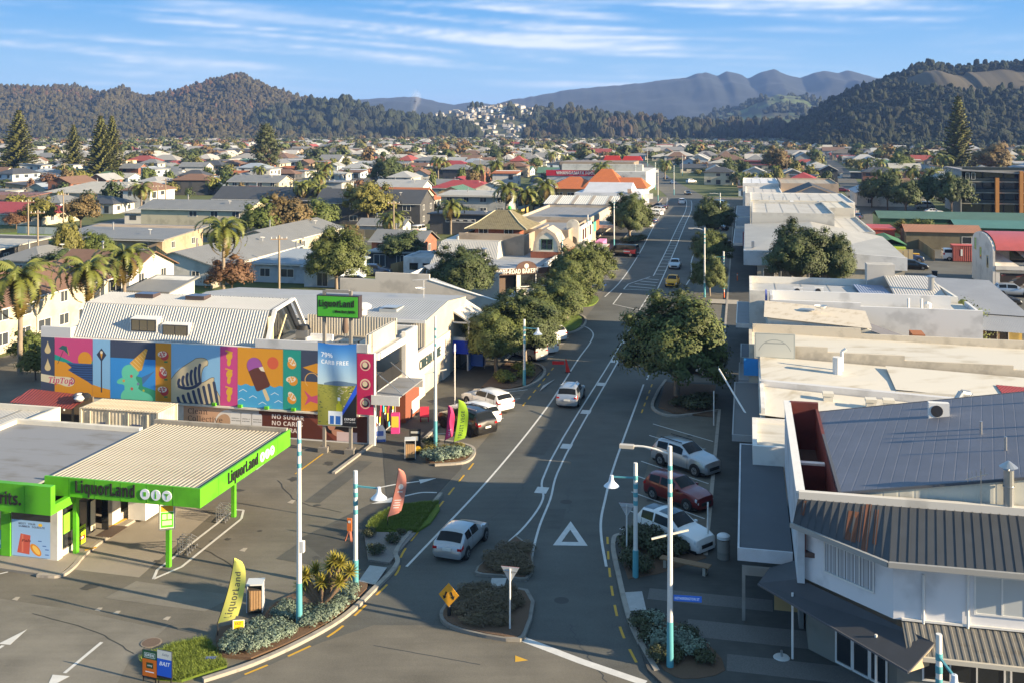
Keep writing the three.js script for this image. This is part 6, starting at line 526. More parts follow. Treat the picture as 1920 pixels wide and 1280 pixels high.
tallPole(43.4, -19.7, 'tall white mast in the silver shrub bed', { box: 1 }); tallPole(43.4, -3.1, 'tall white mast with a blue street name blade', { arm: -1, bar: 5.6 }); tallPole(69.6, -21.3, 'tall white mast beside the pink and green flags', { bar: 5.4 });
tallPole(139, -5.4, 'white mast with a lamp arm beyond the big round tree', { arm: -1 }); tallPole(214, -5.2, 'white mast with a lamp arm by the second right tree', { arm: -1 }); tallPole(143, -25.2, 'white mast in front of the bakery', { h: 7.5 }); tallPole(163, -24.6, 'white mast near the arch window tower', { h: 8.6 }); tallPole(190, -23.8, 'white mast beside the red van', { h: 9.5 });
for (const [x, y] of [[1234, 378], [1229, 356], [1264, 366], [1192, 360], [1214, 312], [1280, 330]]) { const [u, v] = g(x, y); tallPole(u, v, 'far plain white street mast along the bend', { h: 10, y: 0 }); }
function bellLamp(u, v, side, label, h = 5.7) { const t = thing('bell_street_lamp', label, 'street lamp', u, v, 0, 'banded bell street lamps', .12); part(t, 'post', POLEW, (b) => b.cyl([0, 1.35, 0], [0, h, 0], .11, .1, 12), .8); part(t, 'base_sleeve', TEAL, (b) => b.cyl([0, 0, 0], [0, 1.35, 0], .15, .14, 12), .8); for (let i = 0; i < 4; i++) part(t, 'band', TEAL, (b) => b.cyl([0, h - .85 - i * .42, 0], [0, h - .62 - i * .42, 0], .115, .115, 12), .8); part(t, 'arm', TEAL, (b) => b.bar([side * .09, h - .75, 0], [side * 1.25, h - .78, 0], .07)); part(t, 'bell_shade', BELL, (b) => b.lathe([[.02, .35], [.09, .34], [.11, .12], [.16, .02], [.36, -.16], [.4, -.2]], side * 1.2, h - 1.05, 0, 18), .7); return t; }
bellLamp(47.5, -18.6, 1, 'bell lamp at the end of the silver shrub bed'); bellLamp(51.7, -5.4, -1, 'bell lamp beside the white off-roader bed'); bellLamp(88.2, -18.9, 1, 'bell lamp in the barrier-flag planter'); { const q = bellLamp(36.4, 6.2, 1, 'bell lamp in front of the tin lean-to'); q.rotation.y -= 1.35; } bellLamp(142.5, -3, -1, 'bell lamp at the far corner crossing');
// signs
function sign(name, label, u, v, turn, h, fn) { const t = thing(name, label, 'sign', u, v, turn, null, .15); part(t, 'post', POLEW, (b) => b.cyl([0, 0, 0], [0, h, 0], .04, .04, 10), .8); fn(t, h); return t; }
const tri = (s, y, z) => [[-s, y + s * 1.7], [s, y + s * 1.7], [0, y]];
for (const [u, v, l] of [[45.0, -10.3, 'give way sign seen from behind on the median'], [54.0, -6.1, 'give way sign seen from behind in the shaded bed']]) sign('give_way_sign', l, u, v, 0, 2.7, (t) => { part(t, 'plate_back', m([.5, .53, .56], { r: .4, m: .4 }), (b) => b.prof(tri(.42, 2.05), -.06, -.045, 'z')); part(t, 'plate_front', m([.55, .05, .05]), (b) => b.prof(tri(.42, 2.05), -.075, -.062, 'z')); part(t, 'bracket', STEEL, (b) => { b.box(-.3, .3, 2.55, 2.59, -.045, .01); }); });
sign('lane_split_sign', 'orange diamond sign with two black arrows on the median', 45.6, -13.3, 0, 1.3, (t) => { part(t, 'diamond', m([.72, .33, .02], { r: .5 }), (b) => b.prof([[-.48, 1.0], [0, .45], [.48, 1.0], [0, 1.55]], .05, .07, 'z')); part(t, 'arrow', BLACK, (b) => { for (const s of [-1, 1]) { b.prof([[s * .06, 1.12], [s * .14, 1.16], [s * .22, .94], [s * .28, .98], [s * .24, .8], [s * .1, .9], [s * .15, .93]], .071, .08, 'z'); } }); part(t, 'footing', BLACK, (b) => b.cyl([0, 0, 0], [0, .45, 0], .09, .09)); });
{ const t = thing('street_name_sign', 'blue street name blade fixed to the tall mast', 'sign', 43.4, -2.55, .08, null, 2.9); part(t, 'blade', print(256, 40, (x) => { x.fillStyle = '#2f6fd8'; x.fillRect(0, 0, 256, 40); x.fillStyle = '#dfe9ff'; x.font = 'bold 25px sans-serif'; x.fillText('HETHERINGTON ST', 8, 29); }), (b) => b.quad([-.4, 0, .02], [.75, 0, .02], [.75, .24, .02], [-.4, .24, .02], UV01)); part(t, 'backing', m([.05, .15, .5]), (b) => b.box(-.4, .75, 0, .24, -.02, .015)); }
for (const [u, v, h, l] of [[79.5, -2.4, 2.6, 'thin white parking sign post by the far bay'], [56, -2.0, 2.5, 'thin white parking sign post beside the round bin'], [80.5, -23, 5.0, 'thin white pole behind the white wagon']]) { const t = thing('sign_post', l, 'post', u, v, 0, null, .1); part(t, 'pole', POLEW, (b) => b.cyl([0, 0, 0], [0, h, 0], .05, .05, 8), .8); part(t, 'plate', WHITE, (b) => b.box(-.02, .02, h - .6, h - .1, -.18, .18)); }
{ const t = thing('leaning_pole', 'slanting white flagpole fixed at a shop awning', 'pole', 76, -.4); part(t, 'pole', POLEW, (b) => b.cyl([.5, 2.9, 4], [-1.6, 4.6, -2.5], .07, .06, 10), .8); part(t, 'bracket', STEEL, (b) => b.box(.4, .9, 2.7, 3.0, 3.8, 4.2)); }
function bin(u, v, label, round) { const t = thing('litter_bin', label, 'bin', u, v, .3, null, .1); if (round) { part(t, 'body', m([.25, .23, .2], { k: 'stain', w: 1 }), (b) => b.cyl([0, 0, 0], [0, 1.0, 0], .32, .32, 18), .8); part(t, 'lid', m([.6, .62, .64], { r: .3 }), (b) => b.lathe([[.34, 1.05], [.34, 1.2], [.25, 1.27], [.02, 1.28]], 0, 0, 0, 18), .8); } else { for (let i = 0; i < 5; i++) part(t, 'slat', m([.45, .27, .13], { k: 'wear', w: .5 }), (b) => b.box(-.3 + i * .125, -.2 + i * .125, .1, 1.0, .29, .33)); part(t, 'body', m([.04, .035, .03]), (b) => b.box(-.33, .33, 0, 1.05, -.3, .285)); part(t, 'side_panel', m([.5, .52, .55], { r: .4 }), (b) => { b.box(.333, .37, 0, 1.25, -.32, .33); b.box(-.37, -.333, 0, 1.25, -.32, .33); }); part(t, 'lid', m([.55, .57, .58], { r: .35 }), (b) => b.box(-.38, .38, 1.25, 1.32, -.34, .35)); } return t; }
bin(...g(479, 1146), 'timber slatted litter bin by the silver shrubs'); bin(...g(769, 860), 'timber slatted litter bin by the flag planter'); bin(...g(1357, 1050), 'round litter bin with a pale lid beside the off-roader', true);
// feather flags
function feather(u, v, label, h, w, col, draw, lean, turn) { const t = thing('feather_flag', label, 'flag', u, v, turn, null, .1); const M = print(128, 512, draw, { r: .8 }); const n = 18, Pl = (s) => [lean * s * h + .18 * w * Math.sin(s * 2.4) - .02, .55 + s * (h - .55)]; part(t, 'pole', BLACK, (b) => { b.cyl([0, 0, 0], [Pl(0)[0], .6, 0], .025, .025, 8); for (let i = 0; i < n; i++) b.cyl([...Pl(i / n), 0], [...Pl((i + 1) / n), 0], .018, .018, 6); });
  part(t, 'cloth', M, (b) => { for (let i = 0; i < n; i++) for (let j = 0; j < 4; j++) { const P = (ii, jj) => { const s = ii / n, f = jj / 4, wd = w * (s < .55 ? 1 : Math.sqrt(Math.max(0, 1 - ((s - .55) / .45) ** 2))) , q = Pl(s); return [q[0] + wd * f * (1 - .1 * s), q[1] + (s < .06 ? .22 * f : 0) + wd * f * .1, .06 * Math.sin(s * 8 + f * 3) * f]; }; const U = (ii, jj) => [jj / 4, ii / n]; b.quad(P(i, j), P(i, j + 1), P(i + 1, j + 1), P(i + 1, j), [U(i, j), U(i, j + 1), U(i + 1, j + 1), U(i + 1, j)]); } }, 1); return t; }
const ftext = (bg, fg, s, sz, deco) => (x) => { x.fillStyle = bg; x.fillRect(0, 0, 128, 512); x.fillStyle = fg; x.save(); x.translate(84, 480); x.rotate(-Math.PI / 2); x.font = `bold ${sz}px sans-serif`; x.fillText(s, 0, 0); x.restore(); if (deco) deco(x); };
feather(...g(408, 1196), 'pale yellow feather flag in the silver shrubs', 3.5, .85, 0, ftext('#e6e070', '#6b6a50', 'LiquorLand', 70), .2, 0); feather(...g(727, 990), 'salmon pink feather flag on the grass', 3.3, .7, 0, ftext('#e08f7c', '#f3e2d8', '', 10, (x) => { x.beginPath(); x.arc(64, 190, 30, 0, 7); x.fill(); x.fillRect(34, 240, 60, 12); for (let i = 0; i < 4; i++) x.fillRect(24 + (i % 2) * 8, 330 + i * 26, 74 - (i % 2) * 14, 12); }), .17, 0);
feather(69.6, -20.6, 'hot pink feather flag in the planter', 3.0, .55, 0, ftext('#e03a72', '#f8d0dc', 'SALE', 56), .05, .5); feather(69.4, -19.9, 'lime green patterned feather flag in the planter', 3.5, .8, 0, ftext('#8fb52c', '#30502a', 'FRUIT VEGE', 62), .07, .2);
// small boards
{ const t = thing('sale_board', 'pair of small open and bait boards beside the grass corner', 'sign', ...g(293, 1282), -.12); part(t, 'open_panel', print(128, 200, (x) => { x.fillStyle = '#e8761c'; x.fillRect(0, 0, 128, 200); x.fillStyle = '#1d5a36'; x.fillRect(0, 0, 128, 66); x.strokeStyle = '#fff'; x.lineWidth = 3; x.strokeRect(16, 18, 96, 36); x.fillStyle = '#fff'; x.font = 'bold 30px sans-serif'; x.fillText('OPEN', 22, 47); x.fillStyle = '#234a2a'; x.fillRect(34, 92, 62, 44); x.fillStyle = '#fff'; x.font = 'bold 20px sans-serif'; x.fillText('easy', 44, 120); x.fillRect(26, 160, 78, 8); }), (b) => b.quad([-.68, .25, .02], [.02, .25, .02], [.02, 1.3, .02], [-.68, 1.3, .02], UV01)); part(t, 'bait_panel', print(128, 200, (x) => { x.fillStyle = '#1f63d8'; x.fillRect(0, 0, 128, 200); x.fillStyle = '#ece8da'; x.fillRect(0, 0, 128, 66); x.fillStyle = '#8a8a90'; x.font = 'italic bold 24px serif'; x.fillText('Salty', 42, 40); x.fillStyle = '#fff'; x.font = 'italic bold 42px sans-serif'; x.fillText('BAIT', 16, 118); }), (b) => b.quad([.04, .38, .02], [.74, .38, .02], [.74, 1.42, .02], [.04, 1.42, .02], UV01)); part(t, 'backing', DARKFRAME, (b) => { b.box(-.7, .02, .2, 1.3, -.03, .01); b.box(.04, .75, .3, 1.42, -.03, .01); }); for (const x of [-.65, -.05, .1, .7]) part(t, 'leg', BLACK, (b) => b.box(x - .02, x + .02, 0, .3, -.02, .01)); }
{ const t = thing('exit_sign', 'small yellow exit board in the silver shrubs', 'sign', ...g(447, 1200), .35, null, .1); part(t, 'panel', print(128, 96, (x) => { x.fillStyle = '#f0c81c'; x.fillRect(0, 0, 128, 96); x.strokeStyle = '#f4f0dc'; x.lineWidth = 8; x.strokeRect(4, 4, 120, 88); x.fillStyle = '#333'; x.font = 'bold 34px sans-serif'; x.fillText('EXIT', 24, 46); }), (b) => b.quad([-.25, .35, 0], [.25, .35, 0], [.25, .8, 0], [-.25, .8, 0], UV01)); part(t, 'stake', STEEL, (b) => { b.box(-.03, .03, 0, .36, -.04, -.01); b.box(-.24, .24, .36, .79, -.03, -.01); }); }
{ const t = thing('orange_marker_post', 'orange marker board leaning behind the bell lamp', 'sign', ...g(655, 1012), 0); part(t, 'board', m([.66, .16, .03]), (b) => b.prof([[-.13, .5], [.13, .5], [.13, 1.2], [-.13, 1.2]], -.03, .03, 'z')); part(t, 'label', WHITE, (b) => b.box(-.07, .07, .95, 1.08, .032, .04)); part(t, 'foot', m([.3, .1, .06]), (b) => { b.bar([-.05, .5, 0], [-.2, .0, .15], .12, .05); b.bar([.05, .5, 0], [.2, 0, .2], .12, .05); }); }
{ const t = thing('utility_cover', 'blue painted meter cover set in the grass corner', 'cover', ...g(393, 1241), .3, null, .13); part(t, 'frame', m([.25, .18, .12]), (b) => b.box(-.35, .35, 0, .04, -.22, .22)); part(t, 'lid', m([.08, .13, .6]), (b) => b.box(-.18, .25, .042, .07, -.1, .1)); }
for (const [x, y, l] of [[283, 1205, 'round rusty manhole lid on the verge'], [288, 1228, 'second round rusty manhole lid on the verge']]) { const t = thing('manhole_lid', l, 'manhole', ...g(x, y), 0, null, .004); part(t, 'lid', m([.16, .11, .08], { k: 'gravel', w: 1 }), (b) => b.cyl([0, 0, 0], [0, .03, 0], .38, .38, 20)); part(t, 'rim', m([.22, .18, .14]), (b) => b.lathe([[.385, 0], [.385, .025], [.45, .025], [.45, 0]], 0, 0, 0, 20)); }
// shop front things along the left footpath
{ let t = thing('sandwich_board', 'white and blue cutout board at the mural corner', 'sign', ...g(712, 828), .4); part(t, 'panel', m([.66, .68, .72]), (b) => b.prof([[-.42, 0], [.42, 0], [.42, .8], [.2, 1.2], [-.2, 1.2], [-.42, .8]], -.03, .03, 'z')); part(t, 'print_band', m([.06, .12, .4]), (b) => { b.box(-.4, .4, .02, .2, .032, .05); b.box(-.25, .25, .45, .8, .032, .05); });
  t = thing('magazine_stand', 'bright magazine stand in the shop doorway', 'stand', 72.6, -25.3, .2); part(t, 'rack', m([.6, .05, .25]), (b) => b.box(-.3, .3, 0, 1.5, -.2, .2)); part(t, 'display', m([.75, .5, .05]), (b) => b.box(-.26, .26, .5, 1.3, .203, .23)); t = thing('red_crate_chair', 'red slatted chair outside the kiosk', 'chair', 76.2, -24.2, .3); part(t, 'seat', m([.5, .03, .07]), (b) => b.box(-.35, .35, .35, .42, -.35, .35)); part(t, 'backrest', m([.5, .03, .07]), (b) => b.box(-.35, .35, .42, 1, -.35, -.28)); for (const [x, z] of [[-.3, -.3], [.3, -.3], [-.3, .3], [.3, .3]]) part(t, 'leg', m([.35, .02, .05]), (b) => b.box(x - .04, x + .04, 0, .35, z - .04, z + .04));
  t = thing('menu_board', 'black menu board by the flag planter', 'sign', ...g(778, 838), .2); part(t, 'panel', BLACK, (b) => { b.box(-.4, .4, .1, 1.3, -.03, .03); }); part(t, 'chalk_print', m([.4, .4, .38]), (b) => { b.box(-.3, .3, 1.0, 1.15, .032, .036); b.box(-.25, .25, .5, .8, .032, .036); }); part(t, 'leg', BLACK, (b) => { b.bar([-.35, .1, 0], [-.38, 0, .2], .05); b.bar([.35, .1, 0], [.38, 0, -.2], .05); }); t = thing('yellow_ride_on', 'small yellow plastic ride-on beside the menu board', 'toy', ...g(781, 848), .4); part(t, 'shell', m([.75, .4, .01]), (b) => b.lathe([[.02, .12], [.3, .14], [.42, .25], [.3, .38], [.02, .42]].map(([a, c]) => [a, c]), 0, 0, 0, 12), .9); part(t, 'wheel', RUBBER, (b) => { for (const x of [-.3, .3]) b.cyl([x, .12, -.1], [x, .12, .1], .12, .12, 10); });
  t = thing('blue_clothes_rack', 'blue sale rack outside the gabled porch', 'rack', 94, -24.6, 0); part(t, 'cloth', m([.04, .12, .45], { k: 'wear', w: .5 }), (b) => b.box(-.6, .6, .3, 1.4, -.5, .5)); part(t, 'rail', STEEL, (b) => { b.bar([-.65, 0, 0], [-.65, 1.6, 0], .05); b.bar([.65, 0, 0], [.65, 1.6, 0], .05); b.bar([-.65, 1.6, 0], [.65, 1.6, 0], .05); });
  t = thing('barrier_flag', 'red traffic barrier flag lying over its cone', 'barrier', ...g(1060, 697), .2); part(t, 'arm', m([.65, .02, .02]), (b) => b.box(-1.2, -.1, .7, 1.0, -.03, .03)); part(t, 'cone', m([.65, .03, .02]), (b) => b.cyl([.25, .05, .1], [.05, 1.2, 0], .2, .05, 12), .8); part(t, 'base', BLACK, (b) => b.box(0, .5, 0, .06, -.2, .3));
  for (const [x, y, l] of [[1383, 528, 'orange marker post at the far corner'], [1358, 560, 'orange marker post near the side street mouth']]) { t = thing('orange_bollard', l, 'bollard', ...g(x, y), 0, null, .1); part(t, 'post', m([.65, .13, .03]), (b) => b.cyl([0, 0, 0], [0, 1.1, 0], .09, .07, 10), .8); part(t, 'reflector', WHITE, (b) => b.cyl([0, .8, 0], [0, .95, 0], .085, .083, 10)); }
  t = thing('timber_bench', 'curved timber bench in the shaded footpath', 'bench', ...g(1285, 1074), -.25, null, .12); for (let i = 0; i < 3; i++) part(t, 'slat', m([.28, .17, .09], { k: 'wear', w: .6 }), (b) => b.box(-1.3, 1.3, .42, .48, -.25 + i * .17, -.11 + i * .17)); part(t, 'leg', CONC2, (b) => { for (const x of [-1.1, .95]) b.box(x, x + .15, 0, .42, -.22, .2); });
  for (const [u, v, l] of [[45.2, 1.45, 'pale round umbrella foot under the corner awning'], [41.8, 4.6, 'second round umbrella foot under the corner awning']]) { t = thing('umbrella_foot', l, 'umbrella base', u, v, 0, null, .12); part(t, 'stem', STEEL, (b) => b.cyl([0, .03, 0], [0, .3, 0], .05, .05)); part(t, 'foot', m([.5, .5, .48]), (b) => b.cyl([0, 0, 0], [0, .05, 0], .35, .3, 18)); }
  t = thing('wheelie_bin', 'black wheelie bin on the back street', 'bin', ...g(1753, 522), 0); part(t, 'body', BLACK, (b) => b.prof([[-.3, .1], [.3, .1], [.36, 1], [-.36, 1]], -.35, .35, 'z')); part(t, 'lid', BLACK, (b) => b.box(-.4, .4, 1.003, 1.08, -.4, .4)); for (const s of [-.3, .3]) part(t, 'wheel', RUBBER, (b) => b.cyl([s - .03, .12, .3], [s + .03, .12, .3], .12, .12, 10));
  t = thing('orange_bin', 'orange recycling bin beside the dark parked cars', 'bin', ...g(1718, 490), 0); part(t, 'body', m([.5, .15, .03]), (b) => b.prof([[-.4, .1], [.4, .1], [.5, 1.2], [-.5, 1.2]], -.4, .4, 'z')); part(t, 'lid', m([.6, .35, .03]), (b) => b.box(-.55, .55, 1.203, 1.3, -.45, .45)); }
// timber power poles in the suburb
const powerPole = (x, y, h, label) => { const t = thing('power_pole', label, 'pole', ...g(x, y), .4, 'timber power poles'); part(t, 'pole', m([.30, .24, .17], { k: 'wear', w: 1 }), (b) => b.cyl([0, 0, 0], [0, h, 0], .16, .12, 8), .8); part(t, 'crossarm', TIMBER, (b) => b.bar([-1.1, h - .5, .1], [1.1, h - .5, .1], .12)); part(t, 'insulator', WHITE, (b) => { for (const q of [-1, -.35, .35, 1]) b.cyl([q, h - .44, .1], [q, h - .2, .1], .06, .05, 6); }); };
powerPole(523, 553, 8, 'timber power pole on the cottage lawn'); for (const [x, y] of [[52, 463], [70, 497], [118, 442], [295, 418], [738, 468], [310, 398], [120, 350], [545, 395], [1040, 315], [900, 330], [1476, 335], [1490, 300], [760, 350]]) powerPole(x, y, 9, 'timber power pole standing among the suburb houses');
// ---------- vehicles ----------
const paint = (c, mt = .3) => m(c, { r: .32, m: mt, cc: .8 });
const SILVER = paint([.42, .44, .46], .6), WCAR = paint([.72, .72, .71], 0), REDP = paint([.17, .012, .014]), BLK = paint([.008, .008, .01]), DBLUE = paint([.02, .04, .10]), YEL = m([.8, .36, .01], { r: .5 }), LTAIL = m([.42, .008, .01], { r: .25 }), LHEAD = m([.55, .58, .6], { r: .12 }), PLATE = m([.65, .65, .62]), RIM = m([.42, .43, .44], { r: .3, m: .8 }), GREYP = paint([.12, .13, .14]);
// body shapes: [x along length 0 rear..1 front, top, belt, half width, half width at the top]
const SHAPES = {
  hatch: { L: 4.25, W: 1.77, H: 1.46, wr: .31, ax: [.18, .80], roof: [.17, .50], screen: .72, st: [[0, .50, .46, .80, .78], [.015, .86, .74, .92, .82], [.05, 1.0, .92, .96, .80], [.19, 1.40, .95, .98, .70], [.34, 1.46, .94, 1, .70], [.52, 1.41, .93, 1, .68], [.72, .98, .92, .98, .80], [.86, .88, .84, .95, .80], [.965, .72, .66, .86, .70], [1, .48, .44, .70, .60]] },
  suv: { L: 4.6, W: 1.85, H: 1.70, wr: .36, ax: [.19, .81], roof: [.10, .52], screen: .70, st: [[0, .60, .56, .84, .82], [.012, 1.0, .90, .94, .86], [.03, 1.12, 1.06, .97, .84], [.11, 1.62, 1.08, .98, .74], [.30, 1.70, 1.07, 1, .74], [.54, 1.66, 1.05, 1, .72], [.70, 1.16, 1.06, .98, .84], [.87, 1.06, 1.0, .96, .84], [.975, .90, .80, .88, .76], [1, .56, .52, .74, .66]] },
  wagon: { L: 4.8, W: 1.8, H: 1.5, wr: .31, ax: [.20, .80], roof: [.09, .52], screen: .68, st: [[0, .52, .48, .82, .80], [.012, .90, .80, .94, .84], [.03, 1.0, .94, .97, .82], [.10, 1.40, .96, .98, .72], [.30, 1.50, .96, 1, .71], [.53, 1.45, .94, 1, .69], [.70, 1.0, .93, .98, .82], [.87, .90, .85, .96, .80], [.97, .74, .66, .87, .72], [1, .50, .46, .72, .62]] },
  sedan: { L: 4.6, W: 1.78, H: 1.43, wr: .31, ax: [.19, .80], roof: [.22, .54], screen: .72, st: [[0, .50, .46, .82, .80], [.015, .90, .80, .92, .82], [.10, 1.0, .94, .97, .82], [.24, 1.36, .94, .98, .70], [.38, 1.43, .93, 1, .69], [.55, 1.38, .92, 1, .67], [.72, .96, .90, .98, .80], [.87, .86, .82, .95, .78], [.97, .70, .62, .86, .70], [1, .46, .42, .72, .60]] },
  van: { L: 4.9, W: 1.85, H: 2.0, wr: .34, ax: [.20, .80], roof: [.03, .74], screen: .90, st: [[0, .60, .56, .90, .88], [.01, 1.3, 1.2, .97, .88], [.02, 1.92, 1.22, .98, .80], [.10, 1.98, 1.22, 1, .82], [.5, 2.0, 1.22, 1, .82], [.76, 1.94, 1.2, 1, .79], [.90, 1.25, 1.14, .98, .86], [.965, 1.02, .92, .92, .82], [.99, .80, .74, .86, .78], [1, .5, .46, .74, .66]] },
  ute: { L: 5.2, W: 1.85, H: 1.75, wr: .37, ax: [.22, .81], roof: [.36, .56], screen: .70, st: [[0, .62, .58, .9, .88], [.01, 1.1, 1.05, .97, .92], [.03, 1.14, 1.1, .98, .92], [.33, 1.14, 1.1, .98, .92], [.36, 1.68, 1.1, .98, .74], [.46, 1.75, 1.09, 1, .74], [.56, 1.70, 1.08, 1, .72], [.71, 1.2, 1.1, .98, .86], [.87, 1.1, 1.04, .96, .86], [.975, .92, .84, .9, .8], [1, .58, .54, .78, .7]] },
};
const CARG = {}, CGLASS = new THREE.MeshPhysicalMaterial({ color: C(.012, .014, .016), roughness: .12, specularIntensity: .45 });
function carGeo(kind) {
  if (CARG[kind]) return CARG[kind]; const S = SHAPES[kind], hw = S.W / 2, sill = .24;
  const at = (x) => { let i = 0; while (i < S.st.length - 2 && S.st[i + 1][0] < x) i++; const a = S.st[i], b = S.st[i + 1], t = Math.min(1, Math.max(0, (x - a[0]) / (b[0] - a[0]))); return a.map((v, k) => lerp(v, b[k], t)); };
  const ring = (x) => { const [, top, belt, w, tw] = at(x), W = w * hw, TW = tw * hw; return [[W * .9, sill], [W, sill + .14], [W * 1.01, (sill + belt) * .5], [W * .97, belt], [lerp(W * .97, TW, .82), lerp(belt, top, .85)], [TW * .86, top - .01], [TW * .4, top + .015], [0, top + .02]]; };
  const P = (x, k, s, off = 0) => { const r = ring(x), i = Math.min(r.length - 2, Math.floor(k)), t = k - i, z = lerp(r[i][0], r[i + 1][0], t), y = lerp(r[i][1], r[i + 1][1], t); return [(x - .5) * S.L, y + (k > 4 ? off : off * .3), s * (z + (k <= 4.6 ? off : 0))]; };
  const body = new MB(), xs = []; for (let i = 0; i + 1 < S.st.length; i++) { const a = S.st[i][0], b = S.st[i + 1][0], n = b - a > .12 ? 3 : 1; for (let j = 0; j < n; j++) xs.push(lerp(a, b, j / n)); } xs.push(1);
  for (let i = 0; i + 1 < xs.length; i++) for (const s of [-1, 1]) for (let k = 0; k < 7; k++) body.quad(P(xs[i], k, s), P(xs[i + 1], k, s), P(xs[i + 1], k + 1, s), P(xs[i], k + 1, s));
  for (const x of [0, 1]) for (const s of [-1, 1]) for (let k = 0; k < 7; k++) { const a = P(x, k, s), b = P(x, k + 1, s); body.quad([a[0], a[1], 0], a, b, [b[0], b[1], 0]); }
  const strip = (x0, x1, k0, k1, ss = [-1, 1], off = .012, n = 4) => { const b = new MB(); for (const s of ss) for (let i = 0; i < n; i++) { const xa = lerp(x0, x1, i / n), xb = lerp(x0, x1, (i + 1) / n), ks = []; for (let k = k0; k < k1; k = Math.min(k1, Math.floor(k + 1))) ks.push(k); ks.push(k1); for (let j = 0; j + 1 < ks.length; j++) b.quad(P(xa, ks[j], s, off), P(xb, ks[j], s, off), P(xb, ks[j + 1], s, off), P(xa, ks[j + 1], s, off)); } return b; };
  const [ra, rb] = S.roof, mid = lerp(ra, rb, .52), G = { body: body.geo(.7) };
  G.sides = [-1, 1].flatMap((s) => [strip(ra + .02, mid - .012, 3.12, 3.95, [s]).geo(), strip(mid + .012, rb + .06, 3.12, 3.95, [s]).geo()]);
  G.wind = strip(rb + .015, S.screen - .02, 4.7, 7, [-1, 1], .014, 3).geo(); const rl = S.st.filter((q) => q[0] < ra + .02 && q[0] > .008).map((q) => q[0]); const r0 = kind === 'ute' ? .335 : kind === 'sedan' ? .11 : kind === 'van' ? .011 : rl[1] ?? .03; G.rear = strip(r0 + .002, ra - .005, kind === 'van' ? 4 : 4.5, 7, [-1, 1], .02, 3).geo();
  const lb = S.st[1][2]; G.tail = [-1, 1].map((s) => { const b = strip(.012, .06, 2.5, 3.15, [s], .016, 2), x0 = -S.L / 2, z0 = s * hw * .66, z1 = s * hw * .9; b.box(x0 - .005, x0 + .12, lb - .08, lb + .04, Math.min(z0, z1), Math.max(z0, z1)); return b.geo(); }); G.head = [-1, 1].map((s) => strip(.945, .992, 2.55, 3.6, [s], .014, 2).geo());
  const y = sill; const q = new MB(); q.box(S.L / 2 - .03, S.L / 2 + .012, .42, .62, -hw * .5, hw * .5); G.grille = q.geo(); const pl = new MB(); pl.box(-S.L / 2 - .035, -S.L / 2 + .04, .62, .75, -.24, .24); G.plate = pl.geo();
  const tr = new MB(); tr.box(-S.L / 2 + .12, S.L / 2 - .15, .16, .26, -hw * .86, hw * .86); G.under = tr.geo(); const mi = new MB(); for (const s of [-1, 1]) mi.box((S.screen - .07 - .5) * S.L, (S.screen - .03 - .5) * S.L, at(.66)[2] + .02, at(.66)[2] + .15, s * hw * 1.0 - (s < 0 ? .14 : 0), s * hw * 1.0 + (s > 0 ? .14 : 0)); G.mirror = mi.geo();
  const ar = (x, s) => { const b = new MB(); b.cyl([(x - .5) * S.L, S.wr + .03, s * (hw * .8)], [(x - .5) * S.L, S.wr + .03, s * (hw * 1.004)], S.wr * 1.17, S.wr * 1.17, 20); return b.geo(); }; G.arch = S.ax.flatMap((x) => [ar(x, -1), ar(x, 1)]);
  const ty = new MB(); ty.cyl([0, 0, -.1], [0, 0, .1], S.wr, S.wr, 20); G.tyre = ty.geo(.8); const ri = new MB(); ri.cyl([0, 0, -.105], [0, 0, .112], S.wr * .66, S.wr * .6, 14); G.rim = ri.geo(); const spk = new MB(); for (let i = 0; i < 5; i++) { const a = i * 1.2566; spk.bar([0, 0, .108], [Math.cos(a) * S.wr * .55, Math.sin(a) * S.wr * .55, .108], .05, .02); } G.spoke = spk.geo();
  const rr2 = new MB(); for (const s of [-1, 1]) rr2.bar([(ra + .03 - .5) * S.L, S.H + .05, s * hw * .56], [(rb - .5) * S.L, S.H + .04, s * hw * .56], .05); G.rails = rr2.geo(); const ro = strip(ra + .01, rb + .01, 5, 7, [-1, 1], .008, 3); G.roof = ro.geo();
  G.clad = strip(.03, .97, 0, .7, [-1, 1], .008, 12).geo(); G.seam = [ra + .03, mid, S.screen - .02].map((x) => strip(x - .003, x + .003, .7, 3.05, [-1, 1], .006, 1).geo());
  G.S = S; return CARG[kind] = G;
}
